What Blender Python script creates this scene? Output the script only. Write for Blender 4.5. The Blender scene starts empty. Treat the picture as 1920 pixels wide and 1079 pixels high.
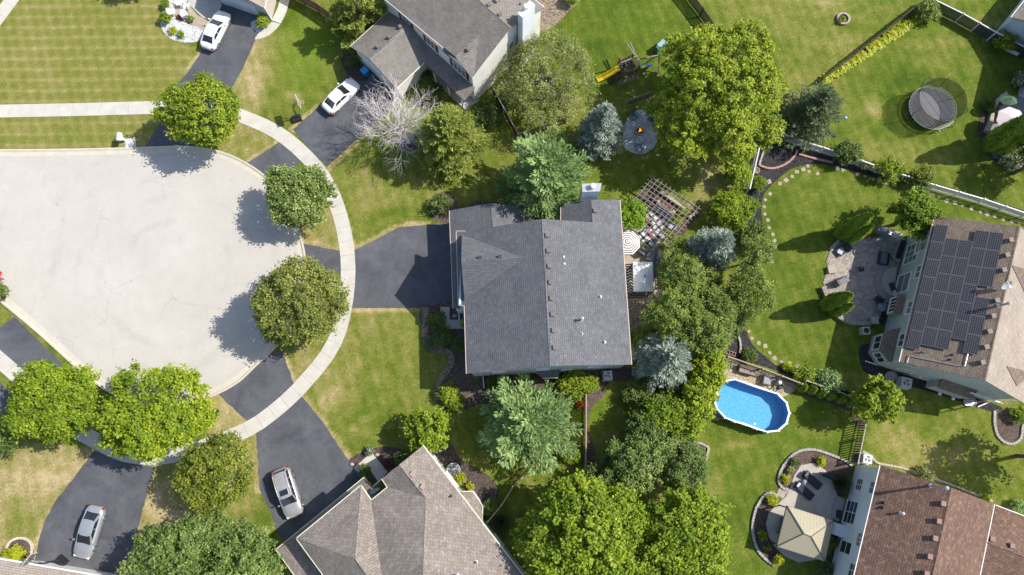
import bpy, math, random
import numpy as np
from mathutils import Vector, Matrix

# ------------------------------------------------------------------ camera
# survey of the site: metres, drone 68 m above the ground, camera pitched a little off straight down
F_PX, CXP, CYP, NXP, NYP, HCAM = 1280.0, 960.0, 539.5, 978.0, 797.0, 68.0
_g = np.array([(NXP-CXP)/F_PX, (NYP-CYP)/F_PX, 1.0]); _g /= np.linalg.norm(_g)
AZ = -_g
AX = np.array([1.0, 0, 0]); AX -= AX.dot(AZ)*AZ; AX /= np.linalg.norm(AX)
AY = np.cross(AZ, AX)
scene = bpy.context.scene
col = scene.collection
cam_data = bpy.data.cameras.new('camera'); cam = bpy.data.objects.new('camera', cam_data); col.objects.link(cam)
cam_data.sensor_fit = 'HORIZONTAL'; cam_data.sensor_width = 36.0; cam_data.lens = 36.0*F_PX/1920.0
cam_data.clip_start = 0.5; cam_data.clip_end = 3000.0
cam.matrix_world = Matrix(((AX[0], -AX[1], -AX[2], 0), (AY[0], -AY[1], -AY[2], 0), (AZ[0], -AZ[1], -AZ[2], HCAM), (0, 0, 0, 1)))
scene.camera = cam

# ------------------------------------------------------------------ sky, sun, exposure
SUN_EL = math.radians(46.5)
SUN_AZ = math.atan2(0.978, 0.215)          # from +Y towards +X
sun_dir = Vector((math.sin(SUN_AZ)*math.cos(SUN_EL), math.cos(SUN_AZ)*math.cos(SUN_EL), math.sin(SUN_EL)))
world = bpy.data.worlds.new('World'); scene.world = world; world.use_nodes = True
wn = world.node_tree.nodes; wl = world.node_tree.links; wn.clear()
sky = wn.new('ShaderNodeTexSky'); sky.sky_type = 'NISHITA'; sky.sun_disc = False
sky.sun_elevation = SUN_EL; sky.sun_rotation = SUN_AZ; sky.altitude = 200; sky.air_density = 1.0; sky.dust_density = 1.5
bg = wn.new('ShaderNodeBackground'); bg.inputs['Strength'].default_value = 0.125
wo = wn.new('ShaderNodeOutputWorld'); wl.new(sky.outputs[0], bg.inputs[0]); wl.new(bg.outputs[0], wo.inputs[0])
sd = bpy.data.lights.new('sun', 'SUN'); sd.energy = 4.1; sd.angle = math.radians(0.53); sd.color = (1.0, 0.955, 0.88)
sun = bpy.data.objects.new('sun', sd); col.objects.link(sun); sun.location = (60, 20, 80)
sun.rotation_euler = sun_dir.to_track_quat('Z', 'Y').to_euler()
scene.view_settings.view_transform = 'Standard'; scene.view_settings.look = 'None'
scene.view_settings.exposure = 0.64; scene.view_settings.gamma = 1.0; scene.view_settings.use_curve_mapping = False
scene.render.engine = 'CYCLES'
scene.cycles.max_bounces = 6; scene.cycles.diffuse_bounces = 3; scene.cycles.transparent_max_bounces = 8
scene.cycles.use_denoising = True

# ------------------------------------------------------------------ survey helpers
def P(px, py, z=0.0):
    """surveyed point: plan position of a photo pixel at height z"""
    d = np.array([(px-CXP)/F_PX, (py-CYP)/F_PX, 1.0])
    w = np.array([d @ AX, d @ AY, d @ AZ]); t = (z-HCAM)/w[2]
    return np.array([w[0]*t, w[1]*t, z])
def PX(pts, z=0.0): return [P(a, b, z) for a, b in pts]
def plane(*pts):
    a, b, c = [P(*p) if not isinstance(p, np.ndarray) else p for p in pts]
    n = np.cross(b-a, c-a); n /= np.linalg.norm(n)
    return (a, n if n[2] > 0 else -n)
def PL(px, py, pl):
    d = np.array([(px-CXP)/F_PX, (py-CYP)/F_PX, 1.0]); w = np.array([d @ AX, d @ AY, d @ AZ])
    o = np.array([0, 0, HCAM]); a, n = pl
    return o + w*((a-o) @ n)/(w @ n)
def zat(x, y, pl):
    a, n = pl
    return a[2] - (n[0]*(x-a[0]) + n[1]*(y-a[1]))/n[2]
def unit(v): v = np.asarray(v, float); return v/max(1e-9, np.linalg.norm(v))
def catmull(pts, closed=False, n=6):
    pts = [np.asarray(p, float) for p in pts]; m = len(pts); out = []
    for i in range(m if closed else m-1):
        p0 = pts[(i-1) % m] if closed or i > 0 else 2*pts[0]-pts[1]
        p1, p2 = pts[i], pts[(i+1) % m]
        p3 = pts[(i+2) % m] if closed or i+2 < m else 2*pts[-1]-pts[-2]
        for k in range(n):
            t = k/n
            out.append(.5*((2*p1)+(-p0+p2)*t+(2*p0-5*p1+4*p2-p3)*t*t+(-p0+3*p1-3*p2+p3)*t**3))
    if not closed: out.append(pts[-1])
    return out
def offset_line(pts, d):
    """offset an open polyline sideways by d (left positive), in plan"""
    out = []
    for i, p in enumerate(pts):
        a = pts[max(0, i-1)]; b = pts[min(len(pts)-1, i+1)]
        t = unit([b[0]-a[0], b[1]-a[1]])
        out.append(np.array([p[0]-t[1]*d, p[1]+t[0]*d, p[2] if len(p) > 2 else 0.0]))
    return out
def resample(pts, step):
    pts = np.array([[p[0], p[1]] for p in pts]); s = np.r_[0, np.cumsum(np.hypot(*np.diff(pts, axis=0).T))]
    n = max(1, int(round(s[-1]/step))); q = np.linspace(0, s[-1], n+1)
    return [np.array([np.interp(v, s, pts[:, 0]), np.interp(v, s, pts[:, 1]), 0.0]) for v in q]
def inside(poly, x, y):
    poly = np.asarray(poly)[:, :2]; r = np.zeros(np.shape(x), bool); j = len(poly)-1
    for i in range(len(poly)):
        xi, yi = poly[i]; xj, yj = poly[j]
        c = ((yi > y) != (yj > y)) & (x < (xj-xi)*(y-yi)/((yj-yi) if yj != yi else 1e-9)+xi)
        r ^= c; j = i
    return r

# ------------------------------------------------------------------ materials
MATS = {}
def nodes_of(name):
    m = bpy.data.materials.new(name); m.use_nodes = True; nt = m.node_tree; nt.nodes.clear()
    out = nt.nodes.new('ShaderNodeOutputMaterial'); b = nt.nodes.new('ShaderNodeBsdfPrincipled')
    nt.links.new(b.outputs[0], out.inputs[0]); MATS[name] = m
    return m, nt, b, out
def N(nt, kind, **kw):
    n = nt.nodes.new('ShaderNode'+kind)
    for k, v in kw.items():
        if k.startswith('i_'):
            key = k[2:].replace('_', ' ')
            n.inputs[int(key) if key.isdigit() else key].default_value = v
        else: setattr(n, k, v)
    return n
def noise(nt, vec, scale, detail=3, rough=.6, dist=0.0):
    n = N(nt, 'TexNoise'); n.inputs['Scale'].default_value = scale; n.inputs['Detail'].default_value = detail
    n.inputs['Roughness'].default_value = rough; n.inputs['Distortion'].default_value = dist
    if vec is not None: nt.links.new(vec, n.inputs['Vector'])
    return n
def ramp(nt, fac, stops):
    r = N(nt, 'ValToRGB'); e = r.color_ramp.elements
    while len(e) < len(stops): e.new(.5)
    for i, (p, c) in enumerate(stops):
        e[i].position = p; e[i].color = (c, c, c, 1) if isinstance(c, (int, float)) else (*c, 1)
    nt.links.new(fac, r.inputs[0]); return r
def math_(nt, op, a, b=None, c=None, clamp=False):
    n = N(nt, 'Math', operation=op, use_clamp=clamp)
    for i, v in enumerate((a, b, c)):
        if v is None: continue
        if isinstance(v, (int, float)): n.inputs[i].default_value = v
        else: nt.links.new(v, n.inputs[i])
    return n.outputs[0]
def mixc(nt, fac, a, b, mode='MIX'):
    n = N(nt, 'Mix', data_type='RGBA', blend_type=mode)
    for k, v in ((0, fac), (6, a), (7, b)):
        if isinstance(v, (int, float)): n.inputs[k].default_value = v
        elif isinstance(v, tuple): n.inputs[k].default_value = (*v, 1)
        else: nt.links.new(v, n.inputs[k])
    return n.outputs[2]
def bump(nt, b, h, strength=.4, dist=.02):
    n = N(nt, 'Bump'); n.inputs['Strength'].default_value = strength; n.inputs['Distance'].default_value = dist
    nt.links.new(h, n.inputs['Height']); nt.links.new(n.outputs[0], b.inputs['Normal'])
def sc(c, k): return tuple(min(1.0, v*k) for v in c)
def plain(name, base, rough=.7, var=.18, scale=3.0, fine=30.0, bmp=.15, metallic=0.0, spec=.35, world_space=True, alt=None, coat=0.0):
    """solid material with two scales of tonal wear and a little relief"""
    if name in MATS: return MATS[name]
    m, nt, b, out = nodes_of(name)
    v = (N(nt, 'NewGeometry').outputs['Position'] if world_space else N(nt, 'TexCoord').outputs['Object'])
    n1 = noise(nt, v, scale, 4, .6); n2 = noise(nt, v, fine, 3, .6)
    f = math_(nt, 'ADD', math_(nt, 'MULTIPLY', n1.outputs[0], .6), math_(nt, 'MULTIPLY', n2.outputs[0], .4))
    r = ramp(nt, f, [(.32, sc(base, 1-var)), (.68, alt if alt else sc(base, 1+var))])
    nt.links.new(r.outputs[0], b.inputs['Base Color'])
    b.inputs['Roughness'].default_value = rough; b.inputs['Metallic'].default_value = metallic
    b.inputs['Specular IOR Level'].default_value = spec; b.inputs['Coat Weight'].default_value = coat
    if bmp: bump(nt, b, n2.outputs[0], bmp, .01)
    return m
def glassy(name, base=(.02, .025, .03), rough=.05, coat=.5):
    if name in MATS: return MATS[name]
    m, nt, b, out = nodes_of(name)
    v = N(nt, 'TexCoord').outputs['Object']; n1 = noise(nt, v, 1.5, 2)
    r = ramp(nt, n1.outputs[0], [(.3, sc(base, .7)), (.7, sc(base, 1.4))]); nt.links.new(r.outputs[0], b.inputs['Base Color'])
    b.inputs['Roughness'].default_value = rough; b.inputs['Specular IOR Level'].default_value = .8; b.inputs['Coat Weight'].default_value = coat
    return m

# ------------------------------------------------------------------ objects
def tag(o, label=None, cat=None, group=None, kind=None):
    if label: o['label'] = label
    if cat: o['category'] = cat
    if group: o['group'] = group
    if kind: o['kind'] = kind
    return o
def thing(name, label, cat, loc=(0, 0, 0), rotz=0.0, group=None):
    o = bpy.data.objects.new(name, None); o.empty_display_size = .3; col.objects.link(o)
    o.location = tuple(float(v) for v in loc); o.rotation_euler = (0, 0, rotz)
    return tag(o, label, cat, group)
def wmat(o):
    m = Matrix.LocRotScale(o.location, o.rotation_euler.to_quaternion(), o.scale)
    return wmat(o.parent) @ m if o.parent else m
def link_mesh(name, me, mat=None, parent=None, smooth=False):
    o = bpy.data.objects.new(name, me); col.objects.link(o)
    if mat is not None and not me.materials: me.materials.append(mat)
    if parent is not None: o.parent = parent
    if smooth: me.polygons.foreach_set('use_smooth', [True]*len(me.polygons))
    return o
class MB:
    """collects faces; build() links them as one mesh object"""
    def __init__(s): s.v = []; s.f = []
    def add(s, vs, fs):
        o = len(s.v); s.v += [tuple(float(c) for c in p) for p in vs]; s.f += [tuple(i+o for i in f) for f in fs]; return s
    def box(s, c, d, rz=0.0, taper=1.0):
        x, y, z = (k/2 for k in d); ca, sa = math.cos(rz), math.sin(rz); vs = []
        for zz, k in ((-z, 1.0), (z, taper)):
            for a, b in ((-x, -y), (x, -y), (x, y), (-x, y)):
                a, b = a*k, b*k; vs.append((c[0]+a*ca-b*sa, c[1]+a*sa+b*ca, c[2]+zz))
        return s.add(vs, [(3, 2, 1, 0), (4, 5, 6, 7), (0, 1, 5, 4), (1, 2, 6, 5), (2, 3, 7, 6), (3, 0, 4, 7)])
    def beam(s, a, b, w, h, up=(0, 0, 1)):
        a = np.asarray(a, float); b = np.asarray(b, float); t = unit(b-a); u = np.asarray(up, float)
        if abs(t @ u) > .95: u = np.array([1.0, 0, 0])
        r = unit(np.cross(t, u)); u = np.cross(r, t); vs = []
        for p in (a, b):
            for i, j in ((-1, -1), (1, -1), (1, 1), (-1, 1)): vs.append(p+r*i*w/2+u*j*h/2)
        return s.add(vs, [(0, 1, 2, 3), (7, 6, 5, 4), (0, 4, 5, 1), (1, 5, 6, 2), (2, 6, 7, 3), (3, 7, 4, 0)])
    def prism(s, poly, z0, z1, cap=True):
        n = len(poly); vs = [(p[0], p[1], z0) for p in poly]+[(p[0], p[1], z1) for p in poly]
        ar = sum(poly[i][0]*poly[(i+1) % n][1]-poly[(i+1) % n][0]*poly[i][1] for i in range(n))
        fs = [(i, (i+1) % n, (i+1) % n+n, i+n) for i in range(n)]
        if cap: fs += [tuple(range(n, 2*n)), tuple(range(n-1, -1, -1))]
        if ar < 0: fs = [tuple(reversed(f)) for f in fs]
        return s.add(vs, fs)
    def slab(s, pts, th):
        """plate under an arbitrary (roof) polygon"""
        n = len(pts); nn = np.zeros(3)
        for i in range(n): nn += np.cross(pts[i], pts[(i+1) % n])
        if nn[2] < 0: pts = pts[::-1]
        vs = list(pts)+[np.asarray(p)-np.array([0, 0, th]) for p in pts]
        return s.add(vs, [tuple(range(n)), tuple(range(2*n-1, n-1, -1))]+[(i, i+n, (i+1) % n+n, (i+1) % n) for i in range(n)])
    def tube(s, path, r, n=6, cap=True):
        path = [np.asarray(p, float) for p in path]; rs = r if isinstance(r, (list, tuple, np.ndarray)) else [r]*len(path)
        vs = []; fs = []
        for i, p in enumerate(path):
            t = unit(path[min(i+1, len(path)-1)]-path[max(i-1, 0)]); u = np.array([0, 0, 1.0]) if abs(t[2]) < .9 else np.array([1.0, 0, 0])
            a = unit(np.cross(t, u)); b = np.cross(a, t)
            for k in range(n): an = 2*math.pi*k/n; vs.append(p+(a*math.cos(an)+b*math.sin(an))*rs[i])
        for i in range(len(path)-1):
            for k in range(n): fs.append((i*n+k, i*n+(k+1) % n, (i+1)*n+(k+1) % n, (i+1)*n+k))
        if cap: fs += [tuple(range(n)), tuple(range((len(path)-1)*n+n-1, (len(path)-1)*n-1, -1))]
        return s.add(vs, fs)
    def lathe(s, c, prof, n=16, sx=1.0, sy=1.0):
        vs = []; fs = []; m = len(prof)
        for r, z in prof:
            for k in range(n): a = 2*math.pi*k/n; vs.append((c[0]+math.cos(a)*r*sx, c[1]+math.sin(a)*r*sy, c[2]+z))
        for i in range(m-1):
            for k in range(n): fs.append((i*n+k, i*n+(k+1) % n, (i+1)*n+(k+1) % n, (i+1)*n+k))
        fs += [tuple(range(n-1, -1, -1)), tuple(range((m-1)*n, m*n))]
        return s.add(vs, fs)
    def build(s, name, mat, parent=None, smooth=False, local=False):
        v = s.v
        if parent is not None and not local:
            inv = wmat(parent).inverted(); v = [tuple(inv @ Vector(p)) for p in v]
        me = bpy.data.meshes.new(name); me.from_pydata(v, [], s.f); me.update()
        return link_mesh(name, me, mat, parent, smooth)
def children(o): return [c for c in bpy.data.objects if c.parent == o]
def copy_tree(o, kids, parent=None):
    c = o.copy(); col.objects.link(c)
    if parent is not None: c.parent = parent
    for k in kids.get(o.name, []): copy_tree(k, kids, c)
    return c
def kid_map(o, d=None):
    d = {} if d is None else d
    d[o.name] = list(o.children)
    for k in d[o.name]: kid_map(k, d)
    return d
def sheet(name, pts, z, mat, parent=None, kind='structure', label=None, cat=None):
    """flat sheet on the ground"""
    me = bpy.data.meshes.new(name); p = [(q[0], q[1], z) for q in pts]
    ar = sum(p[i][0]*p[(i+1) % len(p)][1]-p[(i+1) % len(p)][0]*p[i][1] for i in range(len(p)))
    if ar < 0: p = p[::-1]
    me.from_pydata(p, [], [tuple(range(len(p)))]); me.update()
    o = link_mesh(name, me, mat, parent)
    return tag(o, label, cat, kind=kind)
def ribbon(mb, pts, w0, w1, z0, z1=None):
    """solid strip between two offsets of a polyline"""
    a = offset_line(pts, w0); b = offset_line(pts, w1); z1 = z0 if z1 is None else z1
    n = len(a); vs = [(p[0], p[1], z0) for p in a]+[(p[0], p[1], z1) for p in b]+[(p[0], p[1], -.05) for p in a]+[(p[0], p[1], -.05) for p in b]
    fs = []
    for i in range(n-1):
        q = (i, i+1, n+i+1, n+i) if w0 > w1 else (n+i, n+i+1, i+1, i)
        fs.append(q[::-1])
        fs.append((i, i+1, 2*n+i+1, 2*n+i)); fs.append((n+i, 3*n+i, 3*n+i+1, n+i+1))
    fs += [(0, 2*n, 3*n, n), (n-1, 2*n-1, 4*n-1, 3*n-1)]
    mb.add(vs, fs); return mb
rng = np.random.default_rng(7); random.seed(7)
# ================================================================== surface materials
def lawn_material():
    m, nt, b, out = nodes_of('lawn_grass')
    pos = N(nt, 'NewGeometry').outputs['Position']; sep = N(nt, 'SeparateXYZ'); nt.links.new(pos, sep.inputs[0])
    at = N(nt, 'Attribute', attribute_name='lawn'); rgb = N(nt, 'SeparateColor'); nt.links.new(at.outputs['Color'], rgb.inputs[0])
    dry, stripe, lush = rgb.outputs[0], rgb.outputs[1], rgb.outputs[2]
    n0 = noise(nt, pos, .16, 3, .55); n1 = noise(nt, pos, .75, 4, .6, .3); n2 = noise(nt, pos, 4.5, 4, .7); n3 = noise(nt, pos, 22.0, 3, .7)
    def c(n, k): return math_(nt, 'MULTIPLY', math_(nt, 'SUBTRACT', n.outputs[0], .5), k)
    f = math_(nt, 'ADD', dry, math_(nt, 'MULTIPLY', math_(nt, 'MULTIPLY_ADD', stripe, -.5, 1.0), math_(nt, 'ADD', c(n0, .5), math_(nt, 'ADD', c(n1, .85), math_(nt, 'ADD', c(n2, .45), c(n3, .3))))))
    # mowing passes
    wob = math_(nt, 'ADD', sep.outputs[1], math_(nt, 'MULTIPLY', n0.outputs[0], .3))
    st = math_(nt, 'SINE', math_(nt, 'MULTIPLY', wob, 2*math.pi/1.27)); st = math_(nt, 'POWER', math_(nt, 'MULTIPLY_ADD', st, .5, .5), 3.0)
    dg = math_(nt, 'ADD', math_(nt, 'MULTIPLY', sep.outputs[0], .62), math_(nt, 'MULTIPLY', sep.outputs[1], -.55))
    sg = math_(nt, 'SINE', math_(nt, 'MULTIPLY', dg, 2*math.pi/1.1)); sg = math_(nt, 'POWER', math_(nt, 'MULTIPLY_ADD', sg, .5, .5), 3.0)
    f = math_(nt, 'ADD', f, math_(nt, 'MULTIPLY', stripe, math_(nt, 'ADD', math_(nt, 'MULTIPLY', math_(nt, 'MULTIPLY', math_(nt, 'MULTIPLY', st, .72), ramp(nt, n0.outputs[0], [(.3, .6), (.65, 1.0)]).outputs[0]), .24), math_(nt, 'MULTIPLY_ADD', sg, .05, -.04))))
    vg = math_(nt, 'SINE', math_(nt, 'MULTIPLY', math_(nt, 'ADD', math_(nt, 'MULTIPLY', sep.outputs[0], .95), math_(nt, 'MULTIPLY', sep.outputs[1], .3)), 2*math.pi/1.15))
    f = math_(nt, 'ADD', f, math_(nt, 'MULTIPLY', vg, .045))
    r = ramp(nt, f, [(0.0, (.050, .088, .009)), (.3, (.100, .138, .016)), (.52, (.172, .180, .038)), (.75, (.275, .232, .092)), (1.0, (.42, .335, .185))])
    lu = mixc(nt, lush, r.outputs[0], (.125, .20, .014))
    v = math_(nt, 'ADD', math_(nt, 'MULTIPLY', n3.outputs[0], .55), math_(nt, 'MULTIPLY', n2.outputs[0], .45))
    speckle = ramp(nt, v, [(.3, .60), (.7, 1.36)])  # fine random speckle in the grass tone
    cc = mixc(nt, 1.0, lu, speckle.outputs[0], 'MULTIPLY'); nt.links.new(cc, b.inputs['Base Color'])
    b.inputs['Roughness'].default_value = .95; b.inputs['Specular IOR Level'].default_value = .1
    bump(nt, b, v, .75, .06); return m
def street_material():
    m, nt, b, out = nodes_of('street_surface')
    pos = N(nt, 'NewGeometry').outputs['Position']
    n0 = noise(nt, pos, .12, 4, .6); n1 = noise(nt, pos, .7, 5, .65, .6); n2 = noise(nt, pos, 14.0, 4, .7)
    base = ramp(nt, n0.outputs[0], [(.3, (.435, .405, .36)), (.7, (.485, .455, .41))])
    c1 = mixc(nt, 1.0, base.outputs[0], ramp(nt, n1.outputs[0], [(.3, .955), (.62, 1.02)]).outputs[0], 'MULTIPLY')
    c2 = mixc(nt, 1.0, c1, ramp(nt, n2.outputs[0], [(.25, .84), (.75, 1.12)]).outputs[0], 'MULTIPLY')
    # hairline cracks, only in stretches
    wv = N(nt, 'Vector Math'.replace(' ', ''), operation='ADD'); wn1 = noise(nt, pos, .5, 3, .6)
    sx = N(nt, 'VectorMath', operation='SCALE'); sx.inputs['Scale'].default_value = 2.2
    nt.links.new(wn1.outputs['Color'], sx.inputs[0]); nt.links.new(pos, wv.inputs[0]); nt.links.new(sx.outputs[0], wv.inputs[1])
    vo = N(nt, 'TexVoronoi', feature='DISTANCE_TO_EDGE'); vo.inputs['Scale'].default_value = .2; nt.links.new(wv.outputs[0], vo.inputs['Vector'])
    cr = ramp(nt, vo.outputs['Distance'], [(.002, 1.0), (.012, 0.0)])
    vo2 = N(nt, 'TexVoronoi', feature='DISTANCE_TO_EDGE'); vo2.inputs['Scale'].default_value = .55; nt.links.new(wv.outputs[0], vo2.inputs['Vector'])
    cr2 = ramp(nt, vo2.outputs['Distance'], [(.002, .5), (.012, 0.0)])
    ms = ramp(nt, noise(nt, pos, .3, 3).outputs[0], [(.46, 0.0), (.62, 1.0)])
    k = math_(nt, 'MULTIPLY', math_(nt, 'MAXIMUM', cr.outputs[0], cr2.outputs[0]), math_(nt, 'MULTIPLY_ADD', ms.outputs[0], .3, .03))
    c3 = mixc(nt, k, c2, (.2, .19, .185))
    # tyre scrub: rings about the middle of the turning circle, broken up by noise
    ctr = P(330, 505); d = N(nt, 'VectorMath', operation='DISTANCE'); nt.links.new(wv.outputs[0], d.inputs[0]); d.inputs[1].default_value = (ctr[0]+1.1, ctr[1]+1.1, 1.1)
    tw = math_(nt, 'SINE', math_(nt, 'MULTIPLY', d.outputs['Value'], 2.6))
    tm = ramp(nt, noise(nt, pos, .22, 4).outputs[0], [(.45, 0.0), (.68, .26)])
    c4 = mixc(nt, math_(nt, 'MULTIPLY', ramp(nt, tw, [(.2, 0.0), (.9, 1.0)]).outputs[0], tm.outputs[0]), c3, (.29, .282, .278))
    nt.links.new(c4, b.inputs['Base Color']); b.inputs['Roughness'].default_value = .9; b.inputs['Specular IOR Level'].default_value = .2
    bump(nt, b, n2.outputs[0], .3, .01); return m
def asphalt_material():
    m, nt, b, out = nodes_of('sealed_asphalt')
    pos = N(nt, 'NewGeometry').outputs['Position']
    n0 = noise(nt, pos, .35, 4, .6, .4); n1 = noise(nt, pos, 2.2, 4, .6, 1.2); n2 = noise(nt, pos, 40.0, 3, .7)
    f = math_(nt, 'ADD', math_(nt, 'MULTIPLY', n0.outputs[0], .7), math_(nt, 'MULTIPLY', n1.outputs[0], .3))
    c = ramp(nt, f, [(.34, (.058, .060, .071)), (.66, (.112, .114, .127))])
    c2 = mixc(nt, 1.0, c.outputs[0], ramp(nt, n2.outputs[0], [(.3, .75), (.7, 1.25)]).outputs[0], 'MULTIPLY')
    wv = N(nt, 'VectorMath', operation='ADD'); s2 = N(nt, 'VectorMath', operation='SCALE'); s2.inputs['Scale'].default_value = 1.5
    nt.links.new(noise(nt, pos, .8, 3).outputs['Color'], s2.inputs[0]); nt.links.new(pos, wv.inputs[0]); nt.links.new(s2.outputs[0], wv.inputs[1])
    vo = N(nt, 'TexVoronoi', feature='DISTANCE_TO_EDGE'); vo.inputs['Scale'].default_value = .22; nt.links.new(wv.outputs[0], vo.inputs['Vector'])
    k = math_(nt, 'MULTIPLY', ramp(nt, vo.outputs['Distance'], [(.003, 1.0), (.014, 0.0)]).outputs[0], ramp(nt, n0.outputs[0], [(.5, 0.0), (.6, .55)]).outputs[0])
    c3 = mixc(nt, k, c2, (.13, .13, .14))
    sp = ramp(nt, noise(nt, pos, 9.0, 1).outputs[0], [(.79, 0.0), (.81, .8)])
    c4 = mixc(nt, sp.outputs[0], c3, (.22, .2, .15))
    nt.links.new(c4, b.inputs['Base Color']); b.inputs['Roughness'].default_value = .82; b.inputs['Specular IOR Level'].default_value = .3
    bump(nt, b, n2.outputs[0], .3, .006); return m
def chips(name, c0, c1, scale=11.0, strength=.9, dark=(.01, .01, .01)):
    """loose chips: mulch or gravel"""
    if name in MATS: return MATS[name]
    m, nt, b, out = nodes_of(name); pos = N(nt, 'NewGeometry').outputs['Position']
    vo = N(nt, 'TexVoronoi'); vo.inputs['Scale'].default_value = scale; nt.links.new(pos, vo.inputs['Vector'])
    s = N(nt, 'SeparateColor'); nt.links.new(vo.outputs['Color'], s.inputs[0]); n1 = noise(nt, pos, .8, 4)
    f = math_(nt, 'ADD', math_(nt, 'MULTIPLY', s.outputs[0], .65), math_(nt, 'MULTIPLY', n1.outputs[0], .4))
    c = ramp(nt, f, [(.1, c0), (.95, c1)]); e = ramp(nt, vo.outputs['Distance'], [(.35, 1.0), (.75, .45)])
    cc = mixc(nt, 1.0, c.outputs[0], e.outputs[0], 'MULTIPLY'); nt.links.new(cc, b.inputs['Base Color'])
    b.inputs['Roughness'].default_value = .95; b.inputs['Specular IOR Level'].default_value = .15
    bump(nt, b, vo.outputs['Distance'], strength, -.03); return m
M_LAWN = lawn_material(); M_STREET = street_material(); M_ASPH = asphalt_material()
M_WALK = plain('walk_concrete', (.46, .435, .38), .9, .10, .9, 18, .2, alt=(.54, .51, .455))
M_KERB = plain('kerb_concrete', (.50, .455, .37), .9, .12, 1.2, 16, .25)
M_JOINT = plain('joint_sand', (.26, .22, .16), .95, .2)
M_MULCH = chips('brown_mulch', (.075, .052, .042), (.20, .15, .125))
M_BMULCH = chips('black_mulch', (.018, .017, .018), (.085, .08, .085))
M_DMULCH = chips('dark_mulch', (.055, .042, .034), (.16, .125, .105))
M_WGRAV = chips('white_gravel', (.5, .5, .5), (.8, .8, .79), 9.0, .5)
M_TGRAV = chips('tan_gravel', (.32, .26, .16), (.62, .53, .38), 9.0, .6)
M_DIRT = chips('bare_soil', (.22, .165, .12), (.34, .27, .2), 6.0, .4)
M_BLOCK = plain('edging_stone', (.38, .33, .26), .9, .25, 4.0, 20, .4)
M_GBLOCK = plain('grey_edging_stone', (.33, .305, .28), .9, .25, 4.0, 20, .4)
M_PBLOCK = plain('pink_edging_brick', (.36, .225, .18), .9, .25, 4.0, 20, .4)
M_STONE = plain('flagstone', (.34, .275, .21), .9, .25, 2.5, 16, .4, alt=(.45, .385, .315))
M_CONC = plain('patio_concrete', (.40, .385, .36), .9, .12, 1.0, 20, .2)

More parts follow.
